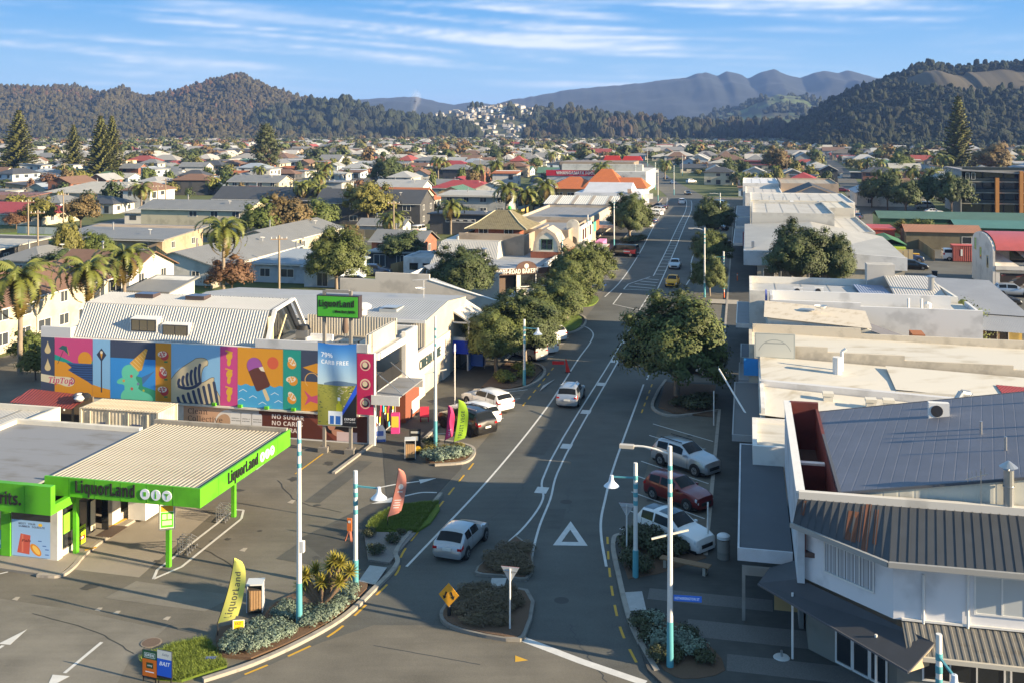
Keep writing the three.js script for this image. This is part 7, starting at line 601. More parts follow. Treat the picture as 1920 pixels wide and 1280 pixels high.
function car(name, label, kind, mat, u, v, head, o = {}) {   // head: angle in the street frame, 0 = up the street, positive to the right
  const G = carGeo(kind), S = G.S, t = thing(name, label, o.cat || (kind === 'van' ? 'van' : kind === 'ute' ? 'ute' : 'car'), u, v, Math.PI / 2 - head, o.group, o.y ?? .014); if (o.s) t.scale.setScalar(o.s);
  mesh('body', G.body, mat, t); G.sides.forEach((q) => mesh('side_window', q, CGLASS, t)); mesh('windscreen', G.wind, CGLASS, t); mesh('rear_window', G.rear, CGLASS, t); G.tail.forEach((q) => mesh('tail_light', q, LTAIL, t)); G.head.forEach((q) => mesh('headlight', q, LHEAD, t)); mesh('grille', G.grille, BLACK, t); mesh('number_plate', G.plate, PLATE, t); mesh('underbody', G.under, BLACK, t); mesh('mirror', G.mirror, mat, t); mesh('sill_trim', G.clad, BLACK, t); if (u < 120) G.seam.forEach((q) => mesh('door_seam', q, BLACK, t));
  let i = 0; for (const x of S.ax) for (const s of [-1, 1]) { mesh('wheel_arch', G.arch[i++], BLACK, t); const w = new THREE.Group(); w.name = 'wheel'; t.add(w); w.position.set((x - .5) * S.L, S.wr, s * (S.W / 2 - .075)); if (s < 0) w.rotation.y = Math.PI; mesh('tyre', G.tyre, RUBBER, w); mesh('rim', G.rim, o.rim || RIM, w); mesh('spoke', G.spoke, BLACK, w); }
  if (o.rails) mesh('roof_rail', G.rails, o.rails, t); if (o.roof) mesh('roof_panel', G.roof, o.roof, t); return t;
}
car('hatchback', 'silver hatchback driving past the tapering median', 'hatch', SILVER, 53.6, -14.9, .12); car('crossover', 'silver crossover driving away in the near lane past the planter', 'suv', SILVER, 84.2, -14.1, .0, { s: .97, rails: SILVER }); car('oncoming_sedan', 'pale silver sedan coming down beside the ladder median', 'sedan', SILVER, 168, -11.2, Math.PI); car('oncoming_hatch', 'yellow hatchback coming down behind the big round tree', 'hatch', YEL, 149, -10.3, Math.PI + .03);
car('off_roader', 'white off-roader with black wheels nose in at the garden bed', 'suv', WCAR, 56.8, -3.8, Math.PI - .93, { roof: BLK, rim: BLACK, s: .97 }); car('crossover', 'dark red crossover nose in between two parked cars', 'suv', REDP, 63.0, -4.0, Math.PI - .93, { s: .93 }); car('crossover', 'silver seven seater with roof rails in the angled bay', 'suv', SILVER, 69.4, -3.9, Math.PI - .93, { rails: BLACK, s: 1.02 });
car('off_roader', 'black off-roader parked beside the flag planter', 'suv', BLK, 74.6, -20.4, -.95, { rails: STEEL, rim: BLACK, s: 1.08 }); car('station_wagon', 'white wagon tucked behind the black off-roader', 'wagon', WCAR, 77.3, -20.6, -.95); car('station_wagon', 'white station wagon at the end of the left bay row', 'wagon', WCAR, 81.2, -20.5, -.95, { s: 1.02 });
car('people_mover', 'grey people mover parked under the planter trees', 'van', SILVER, 99.2, -20.9, -.9, { s: .88 }); car('crossover', 'white crossover parked beside the grey people mover', 'suv', WCAR, 102.6, -20.6, -.9); car('crossover', 'white crossover parked next to the grass tongue', 'suv', WCAR, 108.6, -20.8, -.9, { roof: BLK }); car('hatchback', 'black hatchback behind the white crossovers', 'hatch', BLK, 106, -21.6, -.9);
{ const t = car('courier_van', 'red and charcoal courier van parked by the far bays', 'van', BLK, 181.5, -21.0, -1.35, { s: 1.05 }); const b = new MB(); b.box(-2.3, -.3, .55, 1.18, .935, .95); b.box(-2.3, -.3, .55, 1.18, -.95, -.935); mesh('red_panel', b.geo(), m([.55, .02, .03], { r: .4 }), t); const l = new MB(); l.box(-1.4, -.2, .8, .98, .952, .958); l.box(-1.4, -.2, .8, .98, -.958, -.952); mesh('side_lettering', l.geo(), WHITE, t); }
for (const [u, v, h, k, mt, l] of [[236, -22.6, -1.0, 'hatch', WCAR, 'white hatchback behind the round street tree'], [246, -22.7, -1.0, 'sedan', DBLUE, 'dark blue sedan in the far left bays'], [268, -23.2, -1.1, 'wagon', WCAR, 'white wagon in the far left bays'], [278, -23.4, -1.1, 'suv', SILVER, 'silver off-roader in the far left bays'], [288, -23.8, -1.1, 'ute', BLK, 'black ute at the end of the far left bays'], [310, -18.6, .0, 'suv', WCAR, 'white off-roader driving away at the bend'], [352, -19.2, 2.9, 'sedan', BLK, 'black sedan rounding the bend'], [420, -29, -.2, 'hatch', WCAR, 'white hatchback far up the street'], [428, -22, .8, 'suv', WCAR, 'white off-roader parked far up the street'], [462, -35, -.2, 'hatch', SILVER, 'silver hatchback beyond the bend'], [520, -44, -.2, 'van', WCAR, 'white van far up the street'], [540, -52, -.2, 'sedan', WCAR, 'white sedan in the far traffic'], [600, -60, -.2, 'suv', WCAR, 'white wagon far along the road'],
  [96.8, -4.4, Math.PI - .93, 'sedan', WCAR, 'white sedan half hidden behind the big tree'], [100.4, -4.4, Math.PI - .93, 'suv', SILVER, 'silver car nose in behind the big tree'], [104, -4.4, Math.PI - .93, 'hatch', WCAR, 'white hatchback deep behind the big tree'], [108, -4.4, Math.PI - .93, 'suv', DBLUE, 'dark blue off-roader past the big tree'], [186, -5, Math.PI - .93, 'suv', WCAR, 'white off-roader under the second right tree'], [205, -5, Math.PI - .93, 'sedan', BLK, 'black sedan beside the second right tree'], [232, -6, Math.PI - .93, 'suv', BLK, 'black off-roader behind the third right tree'], [300, -7, Math.PI - .93, 'van', WCAR, 'white van at the far end of the right bays']]) car('parked_car', l, k, mt, u, v, h);
// suburb and back street vehicles
for (const [x, y, h, k, mt, l] of [[157, 446, 1.9, 'ute', GREYP, 'grey ute parked on the side street by a white wall'], [595, 452, .4, 'hatch', WCAR, 'white hatchback by the long timber fence'], [637, 452, .3, 'hatch', SILVER, 'grey hatchback by the long timber fence'], [664, 456, .2, 'ute', GREYP, 'grey ute backed against the timber fence'], [716, 486, 1.5, 'sedan', SILVER, 'silver sedan behind the small dark shed'], [549, 447, 1.2, 'van', WCAR, 'white camper van under the bronze tree'], [640, 462, 1.5, 'van', WCAR, 'white van behind the fence corner'], [870, 470, 1.2, 'suv', SILVER, 'silver car in the yard by the pagoda'], [850, 478, 1.3, 'hatch', GREYP, 'grey car in the yard by the pagoda'], [785, 440, .1, 'van', WCAR, 'white box van in the yard by the black shed'], [705, 517, 1.4, 'suv', DBLUE, 'dark blue car behind the parapet hall'], [670, 540, 1.2, 'suv', BLK, 'black off-roader behind the stepped parapet'],
  [1714, 505, 1.7, 'hatch', BLK, 'black hatchback in the back street'], [1704, 492, 1.5, 'suv', DBLUE, 'dark people mover behind the black hatchback'], [1797, 489, 1.55, 'van', WCAR, 'white van beside the red container'], [1900, 556, 1.6, 'suv', SILVER, 'silver off-roader outside the barrel fronted shop'], [1573, 532, 1.6, 'sedan', WCAR, 'white sedan below the grey roofed shop'], [1752, 402, 1.5, 'sedan', WCAR, 'white sedan in front of the dark apartments'], [1735, 392, 1.5, 'van', SILVER, 'grey van parked beyond the dark trees'], [1610, 411, .3, 'sedan', DBLUE, 'blue sedan beside the tall grey hall'], [1603, 402, .3, 'hatch', SILVER, 'silver hatchback beside the tall grey hall'], [1597, 396, .3, 'sedan', SILVER, 'pale sedan beside the tall grey hall'], [1588, 388, .3, 'suv', WCAR, 'white off-roader at the back street bend'], [1580, 360, 1.6, 'sedan', REDP, 'red sedan by the white gabled hall'], [1620, 368, .4, 'sedan', WCAR, 'white sedan under the back street trees'], [1660, 380, .4, 'suv', DBLUE, 'blue off-roader under the back street trees'], [1880, 572, 1.6, 'hatch', BLK, 'black hatchback at the back street kerb']]) { const [u, v] = g(x, y); car('parked_car', l, k, mt, u, v, h, { s: 1.05 }); }
{ const t = thing('kayak', 'yellow and red kayak lying on a trailer under the bronze tree', 'kayak', ...g(538, 446), 1.1, null, .6); part(t, 'hull', m([.65, .03, .04], { r: .4 }), (b) => b.prof([[-2.2, .5], [-1.6, .1], [1.6, .1], [2.2, .5], [1.4, .42], [-1.4, .42]], -.35, .35, 'z')); part(t, 'deck', m([.7, .5, .02], { r: .4 }), (b) => b.box(-1.5, 1.5, .422, .5, -.3, .3)); part(t, 'trailer', STEEL, (b) => { b.box(-1.8, 1.8, 0, .09, -.5, .5); for (const s of [-.6, .6]) b.cyl([0, -.28, s], [0, -.28, s + .1], .3, .3, 12); b.bar([-.9, .05, 0], [-.9, -.55, 0], .08); b.bar([1.5, .05, 0], [1.5, -.55, 0], .08); }); }
// ---------- trees and plants ----------
const leafMats = new Map();
const leafMat = (c, r = .7) => { const k = c.join() + r; if (!leafMats.has(k)) leafMats.set(k, new THREE.MeshStandardMaterial({ color: C(...c), roughness: r, vertexColors: true, side: THREE.DoubleSide })); return leafMats.get(k); };
const BARK = m([.15, .11, .08], { k: 'wear', w: 1, b: 'fine', bs: .8, bd: .03, r: .95 }), BARKP = m([.27, .22, .17], { k: 'wear', w: 1, r: .95 });
class Leaves {
  constructor(seed) { this.p = []; this.c = []; this.n = []; this.r = rng(seed); }
  leaf(x, y, z, nx, ny, nz, s, tint, asp = 1.5) {             // a folded leaf facing roughly along n
    const r = this.r, n = new THREE.Vector3(nx + (r() - .5) * 1.1, ny + (r() - .5) * 1.1, nz + (r() - .5) * 1.1).normalize(), a = new THREE.Vector3(r() - .5, r() - .5, r() - .5).cross(n).normalize(), b = n.clone().cross(a), l = s * asp * .5, w = s * .5, O = new THREE.Vector3(x, y, z);
    const P = (i, j, k) => O.clone().addScaledVector(a, i).addScaledVector(b, j).addScaledVector(n, k).toArray();
    const A = P(-l, 0, 0), B = P(0, -w, .12 * s), D = P(l, 0, -.08 * s), E = P(0, w, .12 * s); this.p.push(...A, ...B, ...D, ...A, ...D, ...E); const q = n.multiplyScalar(.55).add(new THREE.Vector3(nx, ny, nz).normalize()).normalize(); for (let i = 0; i < 6; i++) this.n.push(q.x, q.y, q.z);
    const t = tint * (.78 + .44 * r()), g2 = .96 + .1 * r(); for (let i = 0; i < 6; i++) this.c.push(t * (1.02 + .22 * (g2 - 1)), t * g2, t * .92);
  }
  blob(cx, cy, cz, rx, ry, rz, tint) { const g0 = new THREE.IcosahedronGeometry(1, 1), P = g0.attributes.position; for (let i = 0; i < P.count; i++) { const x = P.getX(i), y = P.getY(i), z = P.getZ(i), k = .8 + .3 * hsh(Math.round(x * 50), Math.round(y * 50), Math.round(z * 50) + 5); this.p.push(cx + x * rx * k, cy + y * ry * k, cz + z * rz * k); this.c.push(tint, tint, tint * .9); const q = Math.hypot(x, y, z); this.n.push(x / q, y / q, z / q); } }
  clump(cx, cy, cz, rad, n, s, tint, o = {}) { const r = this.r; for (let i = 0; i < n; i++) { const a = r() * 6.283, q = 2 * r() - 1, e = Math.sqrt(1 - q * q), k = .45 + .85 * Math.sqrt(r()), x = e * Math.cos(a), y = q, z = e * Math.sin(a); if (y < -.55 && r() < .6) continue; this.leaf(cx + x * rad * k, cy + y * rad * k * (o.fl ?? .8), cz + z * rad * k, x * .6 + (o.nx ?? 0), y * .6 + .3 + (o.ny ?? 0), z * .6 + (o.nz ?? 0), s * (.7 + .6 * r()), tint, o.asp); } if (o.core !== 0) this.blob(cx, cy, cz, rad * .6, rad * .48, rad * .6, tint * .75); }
  geo() { const G = new THREE.BufferGeometry(); G.setAttribute('position', new THREE.BufferAttribute(new Float32Array(this.p), 3)); G.setAttribute('color', new THREE.BufferAttribute(new Float32Array(this.c), 3)); G.setAttribute('uv', new THREE.BufferAttribute(new Float32Array(this.p.length / 3 * 2), 2)); if (this.n.length === this.p.length) G.setAttribute('normal', new THREE.BufferAttribute(new Float32Array(this.n), 3)); else G.computeVertexNormals(); return G; }
}
// crown of clumps over a dome; all sizes in metres for a crown of radius 1 x height 1 scaled by R, Hh
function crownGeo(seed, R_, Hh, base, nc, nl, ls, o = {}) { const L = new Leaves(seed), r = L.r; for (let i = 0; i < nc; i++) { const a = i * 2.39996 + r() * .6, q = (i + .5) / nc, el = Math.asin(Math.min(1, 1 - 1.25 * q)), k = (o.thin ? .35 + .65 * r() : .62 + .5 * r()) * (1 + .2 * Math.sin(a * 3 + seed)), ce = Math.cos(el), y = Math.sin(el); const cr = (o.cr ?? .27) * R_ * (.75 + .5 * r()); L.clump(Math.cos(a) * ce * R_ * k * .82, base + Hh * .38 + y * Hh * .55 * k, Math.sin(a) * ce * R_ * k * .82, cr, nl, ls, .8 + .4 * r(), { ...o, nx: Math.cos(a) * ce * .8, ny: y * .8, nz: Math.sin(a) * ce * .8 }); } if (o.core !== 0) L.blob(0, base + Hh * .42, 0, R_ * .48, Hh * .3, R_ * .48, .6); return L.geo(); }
function trunkGeo(seed, h, r0, spread, n = 5) { const b = new MB(), r = rng(seed); b.cyl([0, 0, 0], [.05, h * .45, 0], r0, r0 * .8, 8); for (let i = 0; i < n; i++) { const a = i / n * 6.28 + r(), e = spread * (.5 + .5 * r()); b.cyl([.05, h * .42, 0], [Math.cos(a) * e * .5, h * .75, Math.sin(a) * e * .5], r0 * .55, r0 * .38, 6); b.cyl([Math.cos(a) * e * .5, h * .75, Math.sin(a) * e * .5], [Math.cos(a) * e, h * 1.05, Math.sin(a) * e], r0 * .36, r0 * .15, 6); } return b.geo(.8); }
function tree(name, label, u, v, crown, tg, mat, bark, o = {}) { const t = thing(name, label, o.cat || 'tree', u, v, o.turn ?? R() * 6.28, o.group, o.y ?? 0); t.scale.set(o.s ?? 1, o.sy ?? o.s ?? 1, o.s ?? 1); mesh('crown', crown, mat, t); if (tg) mesh('trunk', tg, bark || BARK, t); return t; }
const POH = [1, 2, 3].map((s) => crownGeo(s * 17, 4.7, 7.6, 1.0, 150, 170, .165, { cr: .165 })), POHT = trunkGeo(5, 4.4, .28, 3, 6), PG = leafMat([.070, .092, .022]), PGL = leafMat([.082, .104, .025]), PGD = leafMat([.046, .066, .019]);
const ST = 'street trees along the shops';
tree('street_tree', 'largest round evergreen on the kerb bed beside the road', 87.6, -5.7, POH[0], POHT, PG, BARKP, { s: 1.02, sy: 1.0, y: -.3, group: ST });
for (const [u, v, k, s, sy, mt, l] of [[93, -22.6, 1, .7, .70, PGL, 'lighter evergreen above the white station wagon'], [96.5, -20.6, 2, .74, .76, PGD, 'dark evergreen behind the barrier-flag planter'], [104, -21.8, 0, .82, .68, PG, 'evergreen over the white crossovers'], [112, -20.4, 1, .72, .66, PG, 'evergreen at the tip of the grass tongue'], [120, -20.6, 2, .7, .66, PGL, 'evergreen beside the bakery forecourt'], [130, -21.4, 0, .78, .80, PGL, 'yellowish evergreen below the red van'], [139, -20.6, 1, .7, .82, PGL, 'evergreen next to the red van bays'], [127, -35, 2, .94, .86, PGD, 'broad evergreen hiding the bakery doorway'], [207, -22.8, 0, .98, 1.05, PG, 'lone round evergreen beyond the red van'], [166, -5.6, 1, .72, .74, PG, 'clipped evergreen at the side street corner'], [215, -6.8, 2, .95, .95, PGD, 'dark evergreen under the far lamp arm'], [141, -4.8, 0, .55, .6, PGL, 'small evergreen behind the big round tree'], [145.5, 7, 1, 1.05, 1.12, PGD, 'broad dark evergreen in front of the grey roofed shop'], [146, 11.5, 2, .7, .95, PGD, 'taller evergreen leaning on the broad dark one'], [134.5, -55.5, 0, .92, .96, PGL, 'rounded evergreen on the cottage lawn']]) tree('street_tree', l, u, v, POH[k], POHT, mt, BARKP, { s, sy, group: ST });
// mid sized suburban kinds
const SUB = [11, 12, 13, 14].map((s) => crownGeo(s * 31, 3.4, 4.6, 1.2, 42, 80, .2, { cr: .25 })), SUBT = trunkGeo(9, 3.4, .16, 2, 4);
const GM = { green: leafMat([.085, .115, .022]), olive: leafMat([.135, .13, .026]), dark: leafMat([.045, .068, .020]), bronze: leafMat([.125, .09, .036]), rust: leafMat([.13, .068, .038]), lime: leafMat([.15, .16, .03]) };
const GN = { green: 'mid green', olive: 'olive green', dark: 'dark green', bronze: 'bronze brown', rust: 'rust red', lime: 'yellow green' };
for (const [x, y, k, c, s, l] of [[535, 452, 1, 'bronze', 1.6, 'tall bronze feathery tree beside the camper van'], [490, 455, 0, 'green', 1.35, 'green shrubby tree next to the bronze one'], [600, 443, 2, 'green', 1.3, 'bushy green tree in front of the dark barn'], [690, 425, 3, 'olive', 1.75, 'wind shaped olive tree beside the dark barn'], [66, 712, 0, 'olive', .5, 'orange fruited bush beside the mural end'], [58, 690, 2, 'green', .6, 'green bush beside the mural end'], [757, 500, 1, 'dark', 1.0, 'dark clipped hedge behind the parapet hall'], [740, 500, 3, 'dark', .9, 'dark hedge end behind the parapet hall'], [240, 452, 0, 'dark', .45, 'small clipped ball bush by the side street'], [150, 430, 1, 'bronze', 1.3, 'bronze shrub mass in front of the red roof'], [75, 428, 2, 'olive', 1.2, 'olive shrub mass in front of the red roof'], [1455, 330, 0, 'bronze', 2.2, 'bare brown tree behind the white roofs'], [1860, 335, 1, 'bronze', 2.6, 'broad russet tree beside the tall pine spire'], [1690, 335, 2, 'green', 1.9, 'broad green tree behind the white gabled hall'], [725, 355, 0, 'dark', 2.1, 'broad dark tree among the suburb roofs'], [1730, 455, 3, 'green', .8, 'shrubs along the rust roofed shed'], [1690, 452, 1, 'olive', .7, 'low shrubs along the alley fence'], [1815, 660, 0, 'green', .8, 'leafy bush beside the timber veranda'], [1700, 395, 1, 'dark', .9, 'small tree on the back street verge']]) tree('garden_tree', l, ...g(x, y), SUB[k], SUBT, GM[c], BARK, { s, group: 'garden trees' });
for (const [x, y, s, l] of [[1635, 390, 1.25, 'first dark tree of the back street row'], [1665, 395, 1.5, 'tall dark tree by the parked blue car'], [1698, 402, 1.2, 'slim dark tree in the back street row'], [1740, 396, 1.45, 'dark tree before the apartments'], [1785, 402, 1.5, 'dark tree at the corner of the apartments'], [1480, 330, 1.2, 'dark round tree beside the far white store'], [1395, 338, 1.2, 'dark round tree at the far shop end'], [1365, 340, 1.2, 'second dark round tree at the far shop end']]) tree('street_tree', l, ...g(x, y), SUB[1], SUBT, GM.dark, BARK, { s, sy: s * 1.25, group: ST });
// palms
function palmGeo(seed, n, len, droop, h) { const L = new Leaves(seed), r = L.r; for (let i = 0; i < n; i++) { const a = i * 2.399 + r() * .3, up = 1.15 - 1.75 * (i / n), ln = len * (.8 + .4 * r()); let x = 0, y = h, z = 0, e = up; const st = 13; for (let s = 0; s < st; s++) { const d = ln / st, ca = Math.cos(a), sa = Math.sin(a); const dx = Math.cos(e) * ca * d, dy = Math.sin(e) * d, dz = Math.cos(e) * sa * d, w = .46 * Math.sin((s + 1.2) / (st + 1) * Math.PI) + .12, t = (i / n > .78 ? .55 : 1) * (.8 + .4 * r()); for (const q of [-1, 1]) for (let k = 0; k < 2; k++) { const f = k * .5, lx = x + dx * f, ly = y + dy * f, lz = z + dz * f, tip = [lx - sa * q * w + dx * 1.6, ly - .42 * w - r() * .2, lz + ca * q * w + dz * 1.6]; L.p.push(lx, ly, lz, lx + dx * .7, ly + dy * .7, lz + dz * .7, ...tip); for (let j = 0; j < 3; j++) L.c.push(t * (i / n > .78 ? 1.6 : 1), t, t * .8); } x += dx; y += dy; z += dz; e -= droop / st * (1 + s * .12); } } return L.geo(); }
const palmTrunk = (h, r0) => { const b = new MB(); for (let i = 0; i < 9; i++) b.cyl([Math.sin(i * .3) * .06, h * i / 9, 0], [Math.sin((i + 1) * .3) * .06, h * (i + 1) / 9 + .02, 0], r0 * (1.05 - i * .03), r0 * (.95 - i * .03), 9); b.cyl([.06, h - .9, 0], [.06, h + .1, 0], r0 * 1.1, r0 * 1.5, 9); return b.geo(.7); };
const PALM = [palmGeo(3, 30, 4.0, 1.45, 8), palmGeo(8, 26, 3.4, 1.4, 5.2)], PALT = [palmTrunk(8, .22), palmTrunk(5.2, .2)], PALF = leafMat([.11, .125, .026], .55), PGRP = 'tall feather palms';
for (const [x, y, k, s, l] of [[418, 556, 0, 1.15, 'tall lone feather palm with hanging dry fronds'], [36, 700, 0, 1.12, 'feather palm beside the motel front'], [162, 648, 0, 1.0, 'feather palm in front of the motel centre'], [232, 610, 0, 1.0, 'feather palm close to the motel end'], [845, 440, 1, 1.2, 'short feather palm behind the pagoda yard'], [950, 412, 1, 1.5, 'feather palm behind the tan flat shop'], [985, 412, 1, 1.3, 'second feather palm behind the tan flat shop'], [1022, 402, 1, 1.5, 'third feather palm behind the tan flat shop'], [565, 408, 0, 1.0, 'slender palm between the dark barns'], [580, 404, 0, 1.0, 'slender palm clump between the dark barns'], [598, 408, 0, .9, 'slender palm next to the right dark barn'], [595, 392, 0, 1.15, 'tallest palm above the dark barns'], [264, 400, 1, 1.3, 'stout fan palm above the red roof'], [725, 455, 1, .9, 'short palm by the small white shed'], [740, 455, 1, 1.0, 'short palm beside the black shed'], [1650, 330, 1, 1.3, 'palm behind the white gabled hall'], [1755, 325, 1, 1.6, 'dark palm near the apartments']]) { const t = tree('feather_palm', l, ...g(x, y), PALM[k], PALT[k], PALF, BARKP, { s, group: PGRP }); t.children[0].name = 'fronds'; }
for (let i = 0; i < 20; i++) { const u = rr(330, 620), v = i % 3 ? rr(-190, -30) : rr(30, 110); const t = tree('feather_palm', 'distant feather palm rising above the suburb roofs', u, v, PALM[1], PALT[1], PALF, BARKP, { s: rr(1.1, 1.7), group: 'distant palms' }); t.children[0].name = 'fronds'; }
// tiered pines
function norfolk(seed, h, rad) { const L = new Leaves(seed), r = L.r, nt = 26; for (let k = 0; k < nt; k++) { const f = k / nt, y = h * (.08 + .9 * f), rr2 = rad * Math.pow(1 - f, .8) * (.85 + .3 * r()) + .25, nb = 7; for (let i = 0; i < nb; i++) { const a = i / nb * 6.283 + k * .7 + r() * .3, n = Math.max(4, Math.round(rr2 * 4.6)); for (let s = 0; s < n; s++) { const q = (s + .6) / n, x = Math.cos(a) * rr2 * q, z = Math.sin(a) * rr2 * q; L.leaf(x, y + rr2 * .16 * q * q + .1 * r(), z, 0, .9, 0, .75 * (1.15 - .5 * q) * (rad / 4.5), .8 + .4 * r(), 1.6); L.leaf(x, y - .12 + rr2 * .16 * q * q, z, Math.cos(a), .2, Math.sin(a), .6 * (1.15 - .5 * q) * (rad / 4.5), .6 + .3 * r(), 1.6); } } } return L.geo(); }
const NOR = norfolk(4, 25, 5.4), NORT = (() => { const b = new MB(); b.cyl([0, 0, 0], [0, 25, 0], .45, .06, 8); return b.geo(.8); })(), NM = leafMat([.15, .16, .038]);
for (const [x, y, s, w, l] of [[34, 330, 1.28, 1.35, 'broad tiered pine at the edge of the suburb'], [137, 322, 1.0, 1.2, 'smaller tiered pine among the houses'], [188, 340, 1.15, 1.15, 'front tiered pine of the close pair'], [209, 335, 1.16, 1.0, 'rear tiered pine of the close pair'], [1797, 330, 1.55, 1.05, 'tall slender tiered pine behind the dark apartments']]) { const [u, v] = g(x, y); const t = tree('tiered_pine', l, u, v, NOR, NORT, NM, BARK, { s, group: 'tiered pines' }); t.scale.set(s * w, s, s * w); }
{ const L = new Leaves(77), r = L.r; for (let i = 0; i < 60; i++) { const f = i / 60, y = 5 + 17 * f, rad = (5.6 * Math.sin(Math.min(1, (1 - f) * 1.3) * 1.5) + .4) * (.55 + .45 * r()), a = i * 2.4; L.clump(Math.cos(a) * rad, y, Math.sin(a) * rad, 1.5 + r() * .8, 60, .5, .8 + .4 * r(), { fl: .6 }); } const b = new MB(); b.cyl([0, 0, 0], [.3, 12, 0], .6, .35, 8); b.cyl([.3, 12, 0], [0, 20, 0], .35, .1, 8); tree('old_pine', 'tall dark rugged pine towering over the suburb', ...g(498, 330), L.geo(), b.geo(.8), leafMat([.055, .068, .022]), BARK, { s: 1.08 }); }
// shrubs
const SHR = [1, 2, 3].map((s) => { const L = new Leaves(s * 91), r = L.r; for (let i = 0; i < 9; i++) { const a = i * 2.4, q = Math.sqrt(i / 9) * .5; L.clump(Math.cos(a) * q, .26 + .14 * r(), Math.sin(a) * q, .24 + .06 * r(), 120, .062, .8 + .4 * r(), { asp: 2 }); } return L.geo(); }), TWIG = (() => { const L = new Leaves(404), r = L.r; for (let i = 0; i < 9; i++) { const a = i * 2.4, q = Math.sqrt(i / 9) * .5; L.clump(Math.cos(a) * q, .22 + .16 * r(), Math.sin(a) * q, .3, 230, .03, .7 + .6 * r(), { asp: 6, core: 0 }); } L.blob(0, .1, 0, .5, .2, .5, .6); return L.geo(); })(), SILV = leafMat([.15, .20, .165]), SHD = leafMat([.055, .065, .03]), SHO = leafMat([.16, .14, .03]), SHB = leafMat([.115, .085, .048]);
const shrub = (x, y, k, mt, s, sy, label, name = 'shrub', h = .12) => tree(name, label, ...(typeof x === 'number' && y > 200 ? g(x, y) : [x, y]), SHR[k % 3], null, mt, null, { s, sy, y: h, cat: 'shrub', group: 'low garden shrubs' });
{ let i = 0; for (const [x, y, s] of [[430, 1222, 1.3], [452, 1226, 1.4], [475, 1222, 1.5], [500, 1212, 1.5], [523, 1200, 1.4], [540, 1192, 1.1], [440, 1204, 1.2], [465, 1200, 1.4], [492, 1192, 1.4], [515, 1184, 1.2], [455, 1186, 1], [480, 1180, 1], [524, 1160, 1.2], [540, 1150, 1.4], [545, 1166, 1.2], [575, 1176, 1.3], [596, 1172, 1.5], [615, 1160, 1.5], [632, 1148, 1.4], [645, 1132, 1.4], [655, 1118, 1.2], [640, 1112, 1.2], [580, 1155, 1.1], [625, 1128, 1.1], [660, 1106, .9]]) shrub(x, y, i++, SILV, s * .62, s * .62, 'silvery grey shrub packed into the corner bed', 'silver_shrub'); }
{ let i = 0; for (const [x, y, s, mt] of [[810, 864, 1.2, SILV], [828, 866, 1.3, SILV], [850, 862, 1.3, SILV], [866, 858, 1.1, SILV], [806, 850, .8, SHO], [838, 852, .9, SHO], [860, 846, .8, SHO], [808, 838, 1.0, SHD]]) shrub(x, y, i++, mt, s, s, mt === SILV ? 'silvery shrub at the edge of the flag planter' : mt === SHO ? 'golden tussock in the flag planter' : 'dark rounded bush in the flag planter', mt === SHO ? 'tussock' : 'shrub'); }
for (const [x, y, s] of [[692, 1008, 1.0], [735, 1020, 1.1], [704, 1042, 1.2], [752, 1005, .7]]) shrub(x, y, 0, SHD, s * .62, s * .7, 'dark tussock in the grey gravel bed', 'tussock'); for (const [x, y, s] of [[1190, 1030, 1.4], [1215, 1035, 1.6], [1235, 1045, 1.3], [1185, 1065, 1.1], [1205, 1075, 1.0], [1255, 1042, 1.2], [1275, 1038, 1.0]]) shrub(x, y, 1, SHD, s, s * 1.3, 'dark strap leaved bush in the bed by the off-roader'); for (const [x, y, s, mt] of [[1205, 1180, 1, SHD], [1225, 1178, 1, SILV], [1218, 1205, .9, SHD], [1245, 1215, 1.1, SILV], [1280, 1215, .9, SILV], [1300, 1230, 1.0, SILV], [1262, 1240, .8, SHD], [1320, 1245, .8, SHD], [1235, 1240, .8, SHD], [1290, 1200, .8, SHD]]) shrub(x, y, 2, mt, s, s, mt === SILV ? 'grey green shrub round the shaded mast' : 'small dark shrub round the shaded mast');
for (const [u, v, s] of [[84.2, -5.2, 1.2], [83.6, -3.8, 1.9], [85.4, -3.4, 1.6], [84.8, -4.6, 1.3], [89.5, -21, 1.5], [91, -19.4, 1.3], [93, -20, 1.6], [88.8, -20.6, 1.2]]) shrub(u, v, 1, v < -10 ? GM.lime : SHD, s, s, v < -10 ? 'bright green bush beside the barrier flag' : 'dark bush in the big tree bed'); for (const [u, v] of [[201, -22], [203.5, -21], [199.5, -22.5], [206, -20.4]]) shrub(u, v, 0, SHD, 2.2, 2.0, 'low dark bush under the lone far evergreen');
